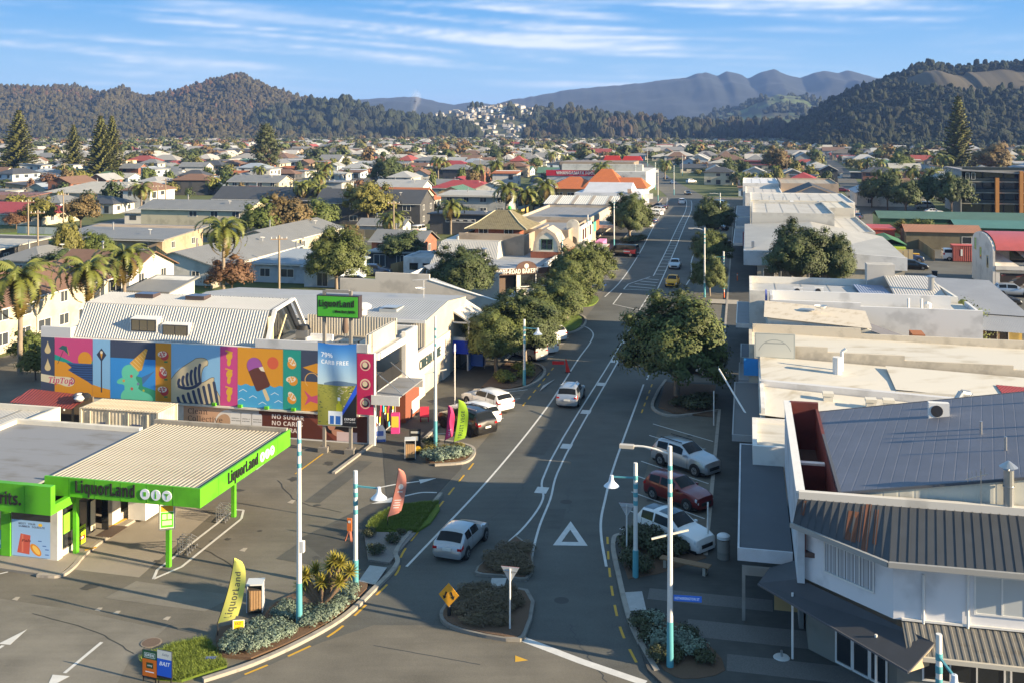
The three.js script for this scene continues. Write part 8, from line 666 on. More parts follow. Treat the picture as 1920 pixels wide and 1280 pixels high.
{ const L = new Leaves(313), r = L.r; const put = (pts, n, h) => { const q = px(...pts), xs = q.map((p) => p[0]), ys = q.map((p) => p[1]), u0 = Math.min(...xs), u1 = Math.max(...xs), v0 = Math.min(...ys), v1 = Math.max(...ys), inside = (u, v) => { let c = false; for (let i = 0, j = q.length - 1; i < q.length; j = i++) if ((q[i][1] > v) !== (q[j][1] > v) && u < (q[j][0] - q[i][0]) * (v - q[i][1]) / (q[j][1] - q[i][1]) + q[i][0]) c = !c; return c; }; let k = 0; const out = []; while (out.length < n && k++ < 4000) { const u = lerp(u0, u1, R()), v = lerp(v0, v1, R()); if (inside(u, v)) out.push([u, v]); } return out; };
  for (const [u, v] of put([966, 1022, 935, 1050, 912, 1074, 984, 1080, 988, 1036], 13)) tree('twiggy_bush', 'dry dark twiggy bush on the tapering median', u, v, TWIG, null, SHB, null, { s: rr(.7, 1.1), sy: rr(.45, .9), y: .17, cat: 'shrub', group: 'twiggy median bushes' }); for (const [u, v] of put([878, 1112, 850, 1150, 880, 1172, 965, 1178, 975, 1120], 22)) tree('twiggy_bush', 'dry dark twiggy bush on the broad median', u, v, TWIG, null, SHB, null, { s: rr(.7, 1.15), sy: rr(.45, .85), y: .17, cat: 'shrub', group: 'twiggy median bushes' }); }
// succulent tree at the corner
{ const t = thing('tree_aloe', 'branching succulent tree with yellow green rosettes in the corner bed', 'plant', ...g(605, 1150), 0, null, .12); const tips = [[-.9, 1.35, .1], [-.45, 1.75, -.2], [.35, 2.1, 0], [.95, 2.35, .1], [1.35, 1.95, 0], [-.7, 1.7, .3], [.7, 1.95, -.35], [1.0, 1.6, .4], [-1.1, 1.05, -.1], [.1, 1.5, .35], [.6, 2.45, .1]]; part(t, 'trunk', m([.28, .19, .13], { k: 'wear', w: .6, b: 'gravel', bs: .7, bd: .04 }), (b) => { b.cyl([.1, 0, 0], [0, .5, 0], .26, .2, 9); for (const q of tips) { const k = [q[0] * .5, q[1] * .55, q[2] * .5]; b.cyl([0, .45, 0], k, .16, .12, 8); b.cyl(k, q, .12, .1, 8); } }, .8); const L = new Leaves(5); for (const q of tips) for (let i = 0; i < 60; i++) { const a = i * 2.4, e = 1.35 - i / 60 * 2.0, l = .52, d = new THREE.Vector3(Math.cos(a) * Math.cos(e), Math.sin(e), Math.sin(a) * Math.cos(e)), s = new THREE.Vector3(-Math.sin(a), 0, Math.cos(a)).multiplyScalar(.075), B = new THREE.Vector3(...q), tp = B.clone().addScaledVector(d, l); L.p.push(...B.clone().add(s).toArray(), ...B.clone().sub(s).toArray(), ...tp.toArray()); const k = .8 + .4 * L.r(); for (let j = 0; j < 3; j++) L.c.push(k, k, k * .8); } mesh('rosettes', L.geo(), leafMat([.26, .23, .04]), t); }
// ---------- houses ----------
const HG = new Map();
function roofGeo(kind, w, d, h, rh, ov) { const b = new MB(), x = w / 2 + ov, z = d / 2 + ov, dr = rh / (d / 2) * ov; if (kind === 'gv') { for (const s of [-1, 1]) { b.quad([-x, h - dr, s * z], [x, h - dr, s * z], [x, h + rh, 0], [-x, h + rh, 0]); b.quad([-x, h - dr - .15, s * z], [x, h - dr - .15, s * z], [x, h - dr, s * z], [-x, h - dr, s * z]); for (const e of [-1, 1]) b.quad([e * x, h - dr - .15, s * z], [e * x, h - dr, s * z], [e * x, h + rh, 0], [e * x, h + rh - .15, 0]); } } else if (kind === 'hip') { const k = Math.min(w, d) / 2 * .95, lx = Math.max(.05, w / 2 - k), lz = Math.max(.05, d / 2 - k); b.quad([-x, h - .1, z], [x, h - .1, z], [lx, h + rh, lz], [-lx, h + rh, lz]); b.quad([-x, h - .1, -z], [x, h - .1, -z], [lx, h + rh, -lz], [-lx, h + rh, -lz]); for (const e of [-1, 1]) b.quad([e * x, h - .1, -z], [e * x, h - .1, z], [e * lx, h + rh, lz], [e * lx, h + rh, -lz]); b.quad([-lx, h + rh, -lz], [lx, h + rh, -lz], [lx, h + rh, lz], [-lx, h + rh, lz]); b.box(-x, x, h - .28, h - .1, -z, z); } else if (kind === 'mono') { b.quad([-x, h, z], [x, h, z], [x, h + rh, -z], [-x, h + rh, -z]); b.quad([-x, h - .2, z], [x, h - .2, z], [x, h, z], [-x, h, z]); for (const e of [-1, 1]) b.quad([e * x, h - .2, z], [e * x, h, z], [e * x, h + rh, -z], [e * x, h + rh - .2, -z]); } else { b.box(-x, x, h, h + .22, -z, z); } return b.geo(); }
function wallGeo(kind, w, d, h, rh) { const b = new MB(); if (kind === 'gv') b.prof([[-d / 2, 0], [-d / 2, h], [0, h + rh - .02], [d / 2, h], [d / 2, 0]], -w / 2, w / 2); else if (kind === 'mono') b.prof([[-d / 2, 0], [-d / 2, h + rh - .03], [d / 2, h - .03], [d / 2, 0]], -w / 2, w / 2); else b.box(-w / 2, w / 2, 0, h - .02, -d / 2, d / 2); return b.geo(); }
const PANE = m([.05, .06, .075], { r: .12 });
function house(name, label, o) { // u, v: centre; w along the ridge, d across; turn: 0 = ridge across the street
  const { kind = 'gv', w, d, h = 2.8, rh = 1.6, ov = .5, u, v, turn = 0, wm, rm } = o, key = [kind, w, d, h, rh, ov].map((q) => typeof q === 'number' ? q.toFixed(2) : q).join();
  if (!HG.has(key)) HG.set(key, [wallGeo(kind, w, d, h, rh), roofGeo(kind, w, d, h, rh, ov)]); const [wg, rg] = HG.get(key), t = thing(name, label, o.cat || 'house', u, v, turn, o.group); mesh('wall', wg, wm, t); mesh('roof', rg, rm, t);
  const st = Math.max(1, Math.round(h / 2.7)), fl = h / st, W = (ax, s, at, a0, a1, y0, y1) => { if (o.full) windowAt(t, ax, s, at, a0, a1, y0, y1, 2, o.frame || WHITE, PANE); else ax === 'z' ? cube(t, 'window', PANE, a0, a1, y0, y1, at - .03, at + .03) : cube(t, 'window', PANE, at - .03, at + .03, y0, y1, a0, a1); };
  for (let k = 0; k < st; k++) { const y0 = k * fl + .9, y1 = k * fl + 2.0, n = o.nw ?? Math.max(1, Math.min(4, Math.round(w / 4))); for (const s of o.faces ?? [1]) for (let i = 0; i < n; i++) { const c = ((i + .5) / n - .5) * w, q = .55 + .45 * hsh(i, k, Math.round(u)); if (hsh(i + 3, k, Math.round(v * 3)) > .15) W('z', s, s * d / 2, c - q, c + q, y0 - (hsh(i, k + 7, Math.round(u)) > .7 ? .7 : 0), y1); } for (const s of o.sides ?? [1]) for (const c of d > 7 ? [-d / 4, d / 4] : [0]) W('x', s, s * w / 2, c - .55, c + .55, y0, y1); }
  if (o.full && w > 9) { const b = new MB(), x = w * .28, y = h + rh * .55; b.lathe([[.02, 0], [.3, .08], [.42, .2]], x, y + .5, d * .22, 10); b.bar([x, y - .4, d * .22], [x, y + .5, d * .22], .05); mesh('satellite_dish', b.geo(), WHITE, t); const c = new MB(); c.cyl([-w * .2, h, -d * .1], [-w * .2, h + rh + .8, -d * .1], .13, .13, 8); c.cyl([-w * .2, h + rh + .85, -d * .1], [-w * .2, h + rh + 1, -d * .1], .24, .04, 8); mesh('flue', c.geo(), STEEL, t); const e = new MB(); if (kind !== 'flat') { e.box(-w / 2 - ov - .02, w / 2 + ov + .02, h - .36, h - .24, d / 2 + ov, d / 2 + ov + .1); mesh('gutter', e.geo(), WHITE, t); } } return t;
}
const WM = { white: wall([.62, .61, .57]), cream: wall([.54, .49, .37]), grey: wall([.42, .43, .43]), tan: wall([.40, .31, .22]), dark: wall([.07, .072, .078]), blue: wall([.48, .55, .62]), brick: m([.27, .12, .08], { k: 'stain', w: 3, r: .9 }) };
const RMt = { silver: tin([.38, .385, .38]), grey: tin([.22, .225, .225]), charcoal: tin([.07, .073, .08]), red: tin([.34, .05, .045]), brown: tile([.19, .11, .075]), offwhite: tin([.46, .44, .385]), green: tin([.10, .20, .13]), orange: tile([.40, .13, .05]), bluegrey: tin([.32, .37, .43]) };
const RN = { silver: 'pale silver', grey: 'mid grey', charcoal: 'charcoal', red: 'red', brown: 'brown tiled', offwhite: 'off-white', green: 'green', orange: 'orange tiled', bluegrey: 'blue grey' };
const taken = [];
const H1 = (name, label, u, v, o) => { taken.push([u, v, Math.max(o.w, o.d) / 2 + 3]); return house(name, label, { full: true, ...o, u, v }); };
// motel wings with brown roofs
H1('motel_wing', 'nearest white motel wing under a brown tiled roof', 86, -78, { w: 17, d: 11, h: 4.8, rh: 1.9, turn: Math.PI / 2, wm: WM.cream, rm: RMt.brown, nw: 5, faces: [1], sides: [-1, 1] }); H1('motel_wing', 'middle white motel wing with a lower brown roof', 102, -79, { w: 13, d: 11, h: 5.0, rh: 2.0, turn: Math.PI / 2, wm: WM.cream, rm: RMt.brown, nw: 4, faces: [1], sides: [-1, 1] }); H1('motel_wing', 'end motel block with the tall ribbed brown roof', 117, -78.5, { w: 11, d: 10, h: 5.0, rh: 2.0, wm: WM.white, rm: RMt.brown, nw: 3 });
H1('motel_lodge', 'white lodge with a balcony beside the motel end', 112, -68.5, { w: 5, d: 6, h: 3.4, rh: .9, kind: 'mono', wm: WM.white, rm: RMt.grey, nw: 2 });
H1('cottage', 'pale blue cottage with a hipped grey roof on a lawn', 143.5, -63.2, { kind: 'hip', w: 14, d: 9, h: 3.0, rh: 1.5, wm: WM.blue, rm: RMt.bluegrey, nw: 4 }); { const t = H1('cottage_wing', 'gabled front wing of the pale blue cottage', 138.4, -58.4, { w: 5.5, d: 4, h: 2.9, rh: .8, kind: 'mono', wm: WM.blue, rm: RMt.bluegrey, nw: 1 }); }
H1('long_gable_house', 'long white house with its grey gable facing the lawn', 148, -80, { w: 28, d: 13, h: 2.9, rh: 1.9, turn: Math.PI / 2, wm: WM.white, rm: RMt.grey, nw: 5, faces: [1], sides: [-1] }); H1('long_gable_house', 'rear grey roofed house in line with the long white one', 180, -84, { w: 26, d: 11, h: 2.9, rh: 1.7, turn: Math.PI / 2, wm: WM.cream, rm: RMt.grey, nw: 5, faces: [1], sides: [-1] });
H1('flat_roof_house', 'dark low house with a broad pale skillion roof', 150, -128, { kind: 'mono', w: 20, d: 14, h: 2.9, rh: .8, ov: 1, wm: WM.dark, rm: RMt.offwhite, nw: 3 }); H1('flat_roof_house', 'low grey roofed house beside the motel fence', 172, -112, { kind: 'mono', w: 22, d: 14, h: 2.8, rh: 1, ov: .8, wm: WM.tan, rm: RMt.grey, nw: 3 }); H1('balcony_house', 'cream two storey house with a long grey gable roof', 207, -116, { w: 25, d: 11, h: 5.2, rh: 1.5, wm: WM.cream, rm: RMt.grey, nw: 5 });
H1('dark_barn_house', 'long dark barn house with a charcoal roof behind the bronze tree', 246, -118, { w: 30, d: 11, h: 4.6, rh: 2.8, ov: .2, wm: WM.dark, rm: RMt.charcoal, nw: 6 }); H1('dark_barn_house', 'second dark barn house with tan gable end', 232, -86, { w: 26, d: 11, h: 5.2, rh: 2.8, ov: .2, wm: WM.dark, rm: RMt.charcoal, nw: 4 });
H1('garden_shed', 'small white garden shed with a dark roof by the lane', 203, -73, { w: 9.5, d: 5, h: 2.8, rh: 1, wm: WM.white, rm: RMt.grey, nw: 2 }); { const t = H1('surf_shed', 'black flat roofed shed with a white bar emblem', 214, -58, { kind: 'flat', w: 15, d: 8, h: 4.2, rh: 0, wm: WM.dark, rm: RMt.charcoal, nw: 0 }); part(t, 'emblem', WHITE, (b) => { b.box(-4, 2.5, 3.2, 3.3, 4.03, 4.08); b.box(-4, 2.5, 2.6, 2.7, 4.03, 4.08); b.box(-4, -3.9, 2.7, 3.2, 4.03, 4.08); b.box(2.4, 2.5, 2.7, 3.2, 4.03, 4.08); for (const x of [-2.6, -1, .8]) b.box(x, x + .8, 2.85, 3.05, 4.03, 4.08); }); }
H1('tin_lean_shed', 'tiny dark shed with a pale door behind the fence', 160, -56, { kind: 'flat', w: 7, d: 4, h: 2.4, rh: 0, wm: WM.dark, rm: RMt.silver, nw: 2 }); H1('deck_house', 'pale roofed house on a raised grey deck', 262, -68, { kind: 'mono', w: 18, d: 11, h: 5.2, rh: .6, ov: .9, wm: WM.grey, rm: RMt.offwhite, nw: 4 }); H1('red_roof_house', 'wide house under a bright red hipped roof', 215, -172, { kind: 'hip', w: 28, d: 14, h: 2.8, rh: 2.0, wm: WM.cream, rm: RMt.red, nw: 4 }); H1('red_roof_house', 'far red hipped roof house among palms', 335, -92, { kind: 'hip', w: 20, d: 12, h: 2.8, rh: 2.2, wm: WM.grey, rm: RMt.red, nw: 3 }); H1('broad_hip_house', 'very broad off-white hipped roof house', 282, -190, { kind: 'hip', w: 30, d: 18, h: 3.4, rh: 2.6, ov: 1.2, wm: WM.white, rm: RMt.offwhite, nw: 4 });
H1('white_gabled_hall', 'white hall with a bright blue grey gable behind the shops', 322, 38, { w: 20, d: 14, h: 4, rh: 3, turn: Math.PI / 2, wm: WM.white, rm: RMt.bluegrey, nw: 3, sides: [-1] }); H1('white_box_house', 'flat roofed grey and white modern house', 300, -128, { kind: 'flat', w: 16, d: 10, h: 5.8, rh: 0, wm: WM.grey, rm: RMt.grey, nw: 3 }); H1('grey_gable_house', 'pale yellow two storey house with a grey gable', 318, -158, { w: 18, d: 11, h: 5, rh: 1.8, wm: WM.cream, rm: RMt.grey, nw: 4, sides: [-1, 1] }); H1('balcony_house', 'white two storey balcony house beside the tall palms', 300, -102, { w: 15, d: 10, h: 5, rh: 1.8, wm: WM.white, rm: RMt.silver, nw: 3 });
H1('purple_roof_house', 'white house with a faded purple brown roof', 208, -208, { w: 26, d: 10, h: 2.8, rh: 1.6, wm: WM.white, rm: tile([.20, .13, .16]), nw: 3 }); H1('brown_skillion_house', 'long low dark house with a rust brown roof', 262, -212, { kind: 'mono', w: 24, d: 9, h: 2.8, rh: .8, wm: WM.dark, rm: tin([.25, .12, .09]), nw: 3 });
// timber fences
function fence(pts, h, label, c = [.40, .31, .19]) { const t = thing('timber_fence', label, 'fence', ...pts[0]); const M2 = [m(c, { k: 'wear', w: 1.3 }), m(c.map((q) => q * .82), { k: 'wear', w: .9 })]; for (let i = 0; i + 1 < pts.length; i++) { const [a, b2] = [pts[i], pts[i + 1]], L = Math.hypot(b2[0] - a[0], b2[1] - a[1]), n = Math.max(1, Math.round(L / 2.4)); for (let k = 0; k < n; k++) { const p = [lerp(a[0], b2[0], k / n), lerp(a[1], b2[1], k / n)], q = [lerp(a[0], b2[0], (k + .97) / n), lerp(a[1], b2[1], (k + .97) / n)]; part(t, 'panel', M2[k % 2], (b) => b.bar([p[1] - t.uv[1], h / 2, -(p[0] - t.uv[0])], [q[1] - t.uv[1], h / 2, -(q[0] - t.uv[0])], .05, h)); } } return t; }
fence([[133, -73], [150, -90], [166, -103]], 1.6, 'sunlit timber fence beside the long gable house', [.5, .36, .15]); fence([[197, -60], [199, -76], [201, -104]], 1.8, 'weathered timber fence along the lane'); fence([[150, -53], [166, -50]], 1.7, 'warm timber fence beside the small lawn', [.42, .28, .14]); fence([[166, -63], [175, -70], [184, -74]], 1.8, 'pale timber fence corner behind the cottage', [.5, .42, .3]); fence([[222, -56], [260, -55], [300, -60]], 2, 'bright new timber fence behind the palms', [.55, .40, .14]); fence([[131.5, -73], [140, -72.5]], 1.6, 'grey timber fence in front of the long gable house', [.36, .33, .28]); fence([[190, -128], [192, -152]], 1.5, 'white rendered garden wall behind the grey ute', [.7, .69, .65]); fence([[186, 31], [225, 31.5]], 1.8, 'dark timber fence along the alley', [.2, .16, .1]);
// the rest of the suburb: individual houses near, then one mass
const keepOut = (u, v, r) => { if (u < 345 && v > -52 && v < 34) return true; const c = CL.reduce((a, b) => Math.abs(b[0] - u) < Math.abs(a[0] - u) ? b : a)[1]; if (u < 700 && Math.abs(v - c) < 20) return true; if (u < 150 && v > -60) return true; if (v > 20 && v < 90 && u > 140 && u < 312) return true; if (Math.abs(u - (193 + (v + 60) * .05)) < 10 && v < -30 && v > -270) return true; if (Math.abs(u - 332 - (v + 120) * .03) < 9 && v < 0 && v > -420) return true; if (Math.abs(v - (-136 - (u - 170) * .195)) < 9 && u > 165 && u < 800) return true; if (u > 330 && Math.abs(v - (-76 - (u - 330) * .12)) < 7 && u < 800) return true; if (u > 345 && Math.abs(v - 38 - (u - 345) * .04) < 8 && u < 900) return true; return taken.some(([a, b, q]) => Math.hypot(u - a, v - b) < q + r); };
const proj = (u, v) => { const w = W3(u, v); return [CX + F * w.x / -w.z, -w.z]; };
const spots = []; for (let u = 120; u < 1750; u += 18) for (let v = -1050; v < 520; v += 15.5) { const uu = u + rr(-2.5, 2.5) + (Math.floor(v / 31) % 2) * 5, vv = v + rr(-2, 2), [x, Z] = proj(uu, vv); if (Z < 100 || x < -70 || x > 1990) continue; if (keepOut(uu, vv, 4.5)) continue; if (R() < .12) continue; spots.push([uu, vv, Z]); }
spots.sort((a, b) => a[2] - b[2]);
const KIND = ['gv', 'gv', 'hip', 'hip', 'mono', 'flat'], DIM = [[11, 7.5], [12.5, 8.5], [9.5, 7], [13.5, 8]], WN = ['white', 'white', 'cream', 'white', 'grey', 'tan', 'brick', 'dark', 'blue'], RNm = ['silver', 'grey', 'grey', 'grey', 'offwhite', 'charcoal', 'brown', 'brown', 'silver', 'bluegrey', 'charcoal', 'grey', 'offwhite', 'brown', 'silver', 'red', 'grey', 'green', 'orange', 'brown'];
const KN = { gv: 'gable roofed', hip: 'hip roofed', mono: 'skillion roofed', flat: 'flat roofed' };
const NEARH = 295; spots.slice(0, NEARH).forEach(([u, v, Z]) => { const kind = pick(KIND), [w, d] = pick(DIM), two = R() < .3, wn = pick(WN), rn = pick(RNm), turn = (R() < .5 ? 0 : Math.PI / 2) + rr(-.12, .12); house('suburb_house', `${two ? 'two storey' : 'single storey'} ${wn} ${KN[kind]} suburb house with ${RN[rn]} roof`, { kind, w, d, h: two ? 5.2 : 2.8, rh: kind === 'mono' ? .9 : kind === 'flat' ? 0 : two ? 1.8 : 1.6, u, v, turn, wm: WM[wn], rm: RMt[rn], full: Z < 230, faces: turn > 1 ? [-1, 1] : [1], sides: turn > 1 ? [-1] : [1], group: 'houses across the suburb' }); });
{ const far = spots.slice(NEARH), root = new THREE.Group(); root.name = 'distant_houses'; scene.add(root); tag(root, 'far mass of pale suburb houses stretching to the hills', 'houses', null, 'stuff');
  const M0 = new THREE.Matrix4(), q = new THREE.Quaternion(), UPV = new THREE.Vector3(0, 1, 0), wc = [[.58, .57, .53], [.5, .45, .34], [.36, .36, .35], [.56, .55, .5], [.28, .22, .16]], rc = [[.36, .365, .36], [.2, .205, .21], [.42, .40, .35], [.07, .07, .08], [.22, .22, .22], [.16, .1, .07], [.3, .29, .27], [.42, .4, .37], [.12, .11, .1], [.26, .06, .05]];
  for (const [kind, f] of [['gv', 0], ['hip', 1]]) { const list = far.filter((_, i) => i % 2 === f); const wg = wallGeo(kind, 12, 8.5, 3.0, 1.6), rg = roofGeo(kind, 12, 8.5, 3.0, 1.6, .5), pb = new MB(); for (const q of [-4, 0, 3.6]) { pb.box(q - .8, q + .8, .9, 2.1, 4.2, 4.3); pb.box(q - .8, q + .8, .9, 2.1, -4.3, -4.2); } const pg = pb.geo(); for (const [nm, ge, pal] of [['wall', wg, wc], ['roof', rg, rc], ['windows', pg, [[.05, .055, .065]]]]) { const im = new THREE.InstancedMesh(ge, new THREE.MeshStandardMaterial({ roughness: .7, side: THREE.DoubleSide }), list.length); im.name = nm; list.forEach(([u, v], i) => { const w = W3(u, v), tall = hsh(i, 9, 1) < .3 ? 1.6 : 1; q.setFromAxisAngle(UPV, -ANG + (hsh(i, 2, f) < .5 ? 0 : Math.PI / 2)); M0.compose(w, q, new THREE.Vector3(.8 + .7 * hsh(i, 4, f), tall, .8 + .5 * hsh(i, 5, f))); im.setMatrixAt(i, M0); im.setColorAt(i, C(...pal[Math.floor(hsh(i, 6, nm.length) * pal.length)])); }); root.add(im); } } }
// trees between the houses
const tspots = []; for (let u = 130; u < 1780; u += 13) for (let v = -1080; v < 540; v += 13) { const uu = u + rr(-6, 6), vv = v + rr(-6, 6), [x, Z] = proj(uu, vv); if (Z < 115 || x < -60 || x > 1980 || R() < (Z < 300 ? .15 : .2)) continue; if (keepOut(uu, vv, 1)) continue; if (Z < 620 && spots.some(([a, b]) => Math.abs(uu - a) < 5 && Math.abs(vv - b) < 5.6)) continue; tspots.push([uu, vv, Z]); }
tspots.sort((a, b) => a[2] - b[2]); const SUBLO = [41, 42, 43].map((s) => crownGeo(s * 13, 3.2, 4.4, 1.0, 13, 26, .55, { cr: .4 }));
const CK = ['green', 'green', 'olive', 'olive', 'dark', 'dark', 'green', 'dark', 'bronze', 'olive', 'rust', 'lime'], NEART = 290;
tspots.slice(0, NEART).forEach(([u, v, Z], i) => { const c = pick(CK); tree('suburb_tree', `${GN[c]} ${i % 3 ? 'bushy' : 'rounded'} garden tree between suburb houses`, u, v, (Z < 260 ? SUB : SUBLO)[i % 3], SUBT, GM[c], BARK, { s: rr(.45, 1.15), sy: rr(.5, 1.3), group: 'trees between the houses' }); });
{ const far = tspots.slice(NEART), G = crownGeo(99, 3.2, 5, .3, 8, 14, 1.0, { cr: .5 }), im = new THREE.InstancedMesh(G, leafMat([1, 1, 1]), far.length), M0 = new THREE.Matrix4(), q = new THREE.Quaternion(), UPV = new THREE.Vector3(0, 1, 0), pal = [[.075, .095, .024], [.06, .075, .022], [.12, .115, .03], [.045, .06, .02], [.15, .095, .035], [.10, .10, .03]]; far.forEach(([u, v], i) => { q.setFromAxisAngle(UPV, i * 2.4); const s = .6 + 1.1 * hsh(i, 3, 3) ** 1.8; M0.compose(W3(u, v), q, new THREE.Vector3(s, s * (.7 + .6 * hsh(i, 4, 4)), s)); im.setMatrixAt(i, M0); im.setColorAt(i, C(...pal[Math.floor(hsh(i, 5, 5) * pal.length)])); }); im.name = 'distant_trees'; scene.add(im); tag(im, 'far mass of garden trees stretching to the hills', 'trees', null, 'stuff'); }
// ---------- hills ----------
function hill(name, label, prof, D, depth, col, o = {}) {      // prof: skyline as photo pixels seen at distance D
  const N = o.n ?? 220, Rw = o.rows ?? 26, x0 = prof[0][0], x1 = prof[prof.length - 1][0], sky = (x) => { let i = 0; while (i < prof.length - 2 && prof[i + 1][0] < x) i++; const [a, b] = [prof[i], prof[i + 1]], t = Math.min(1, Math.max(0, (x - a[0]) / (b[0] - a[0]))); return lerp(a[1], b[1], t) + (fbm(x / 14, 3, Math.round(D), 4) - .5) * (o.jag ?? 4); };
  const pos = [], idx = [], cols = [], pts = [], seed = o.seed ?? Math.round(D); const nz = (x, z) => fbm(x / (depth * (o.ns ?? .34)), z / (depth * (o.ns ?? .34)), seed, 5) - .5;
  for (let j = 0; j <= Rw; j++) for (let i = 0; i <= N; i++) { const px_ = lerp(x0, x1, i / N), t = j / Rw, dist = D - depth * (1 - Math.min(1, t * 1.25)) + depth * .5 * Math.max(0, t - .8) * 5; const X = (px_ - CX) / F * lerp(dist, D, .3), ridge = CAMH + (HOR - sky(px_)) / F * D, f = t <= .8 ? Math.pow(sst(0, 1, t / .8) * .6 + .4 * (t / .8), o.pw ?? 1.1) : 1 - (t - .8) * 2.4, fade = Math.sin(Math.min(1, t / .8) * Math.PI); let y = ridge * f + (o.amp ?? .5) * ridge * nz(X, dist) * fade; y = Math.max(-2, y - (j === 0 ? 4 : 0)); pos.push(X, y, -dist); const c = col(nz(X * 1.7 + 99, dist * 1.7), y / ridge, px_, fbm(X / 60, dist / 60, 7, 3)); cols.push(...c); pts.push([X, y, -dist, px_, t, y / ridge]); }
  for (let j = 0; j < Rw; j++) for (let i = 0; i < N; i++) { const a = j * (N + 1) + i, b = a + 1, c = a + N + 1, d = c + 1; idx.push(a, b, d, a, d, c); }
  const G = new THREE.BufferGeometry(); G.setAttribute('position', new THREE.BufferAttribute(new Float32Array(pos), 3)); G.setAttribute('color', new THREE.BufferAttribute(new Float32Array(cols), 3)); G.setIndex(idx); G.computeVertexNormals(); const M2 = new THREE.MeshStandardMaterial({ vertexColors: true, roughness: 1, side: THREE.DoubleSide }); struct(mesh(name, G, M2), label);
  if (o.trees) { const r = rng(seed + 5), L = []; for (let k = 0; k < o.trees; k++) { const i = Math.floor(r() * N), j = Math.floor(Math.pow(r(), o.bias ?? .8) * Rw * .86), a = pts[j * (N + 1) + i], b = pts[j * (N + 1) + i + 1], c = pts[(j + 1) * (N + 1) + i], s = r(), t = r(); const p = [0, 1, 2, 3, 4, 5].map((q) => a[q] + (b[q] - a[q]) * s + (c[q] - a[q]) * t); if (o.bare && o.bare(p[3], p[5], p)) continue; L.push(p); }
    const TG = (() => { const b = new Leaves(seed); b.blob(0, .42, 0, .52, .5, .52, .85); b.blob(.25, .62, .12, .32, .3, .32, 1.05); b.blob(-.22, .55, -.2, .34, .32, .34, .95); b.blob(.05, .3, -.3, .36, .3, .36, .9); b.n = []; return b.geo(); })(), im = new THREE.InstancedMesh(TG, leafMat([1, 1, 1], 1), L.length), M0 = new THREE.Matrix4(), q = new THREE.Quaternion(), UPV = new THREE.Vector3(0, 1, 0); L.forEach((p, k) => { const s = (o.ts ?? 12) * (.45 + 1.2 * r() * r()), con = r() < (o.con ?? .2); q.setFromAxisAngle(UPV, r() * 6); M0.compose(new THREE.Vector3(p[0], p[1] - 1.5, p[2]), q, new THREE.Vector3(s * (con ? .7 : 1), s * (con ? 1.7 : 1), s * (con ? .7 : 1))); im.setMatrixAt(k, M0); const pal = o.pal, c = pal[Math.floor(Math.min(.999, Math.max(0, .7 * (nz(p[0], p[2]) * 1.6 + .5) + .3 * r())) * pal.length)], w = .55 + .9 * r(); im.setColorAt(k, C(c[0] * w, c[1] * w, c[2] * w)); }); im.name = numbered('hill_forest'); scene.add(im); tag(im, 'bush and forest cover on ' + label, 'forest', null, 'stuff'); }
  return { pts, N, Rw };
}
const bush = (n) => { const k = .5 + n * .9; return [.05 + .03 * k, .055 + .025 * k, .022 + .01 * k]; };
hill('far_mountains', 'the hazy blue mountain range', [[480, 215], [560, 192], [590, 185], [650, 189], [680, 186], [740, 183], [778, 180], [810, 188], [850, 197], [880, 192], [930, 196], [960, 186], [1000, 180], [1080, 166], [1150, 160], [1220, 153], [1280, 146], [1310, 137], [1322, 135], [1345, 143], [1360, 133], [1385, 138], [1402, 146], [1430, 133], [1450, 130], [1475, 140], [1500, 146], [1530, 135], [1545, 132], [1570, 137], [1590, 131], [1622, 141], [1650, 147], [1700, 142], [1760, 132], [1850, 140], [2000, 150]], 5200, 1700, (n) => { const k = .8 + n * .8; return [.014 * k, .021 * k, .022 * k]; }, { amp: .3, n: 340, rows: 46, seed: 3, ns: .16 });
hill('middle_hill', 'the small blue hill beyond the bend', [[1060, 236], [1100, 222], [1150, 208], [1190, 204], [1230, 212], [1270, 224], [1330, 238]], 4600, 700, bush, { amp: .3, n: 70, trees: 900, ts: 16, pal: [[.04, .055, .025], [.05, .06, .03]] });
hill('green_spur', 'the pasture spur with bush gullies', [[1230, 238], [1290, 228], [1330, 218], [1380, 205], [1430, 182], [1460, 178], [1500, 181], [1540, 190], [1570, 196], [1640, 215], [1720, 236]], 3000, 900, (n, f, x, q) => q > .45 ? [.075, .105, .028] : [.03, .036, .016], { amp: .4, n: 160, trees: 3200, ts: 12, bias: .7, bare: (x, f, p) => fbm(p[0] / 60, p[2] / 60, 7, 3) > .45, pal: [[.018, .027, .014], [.024, .03, .016], [.03, .034, .018]] });
const BUSH = [[.026, .030, .014], [.034, .035, .016], [.046, .041, .020], [.052, .045, .022], [.040, .034, .019], [.074, .042, .026]];
hill('left_hill', 'the wooded hill with the blunt summit', [[-160, 190], [-80, 182], [0, 176], [30, 170], [100, 172], [140, 167], [158, 171], [186, 182], [215, 178], [228, 168], [250, 178], [275, 188], [310, 181], [345, 173], [380, 161], [400, 155], [430, 147], [445, 144], [470, 150], [500, 163], [530, 176], [560, 186], [600, 196], [640, 202], [680, 212], [700, 226], [740, 246]], 2350, 780, (n) => { const k = .9 + n; return [.03 * k, .029 * k, .016 * k]; }, { amp: .5, n: 240, trees: 52000, ts: 7.5, con: .25, pal: BUSH, pw: .95 });
hill('dark_bush_ridge', 'the low dark bush ridge behind the town', [[480, 235], [540, 217], [600, 207], [650, 207], [690, 217], [720, 230], [760, 238], [800, 245], [850, 251], [900, 260]], 1950, 260, () => [.035, .045, .02], { amp: .3, n: 110, trees: 4200, ts: 15, con: .5, pal: [[.016, .024, .013], [.02, .027, .014], [.026, .03, .016]] });
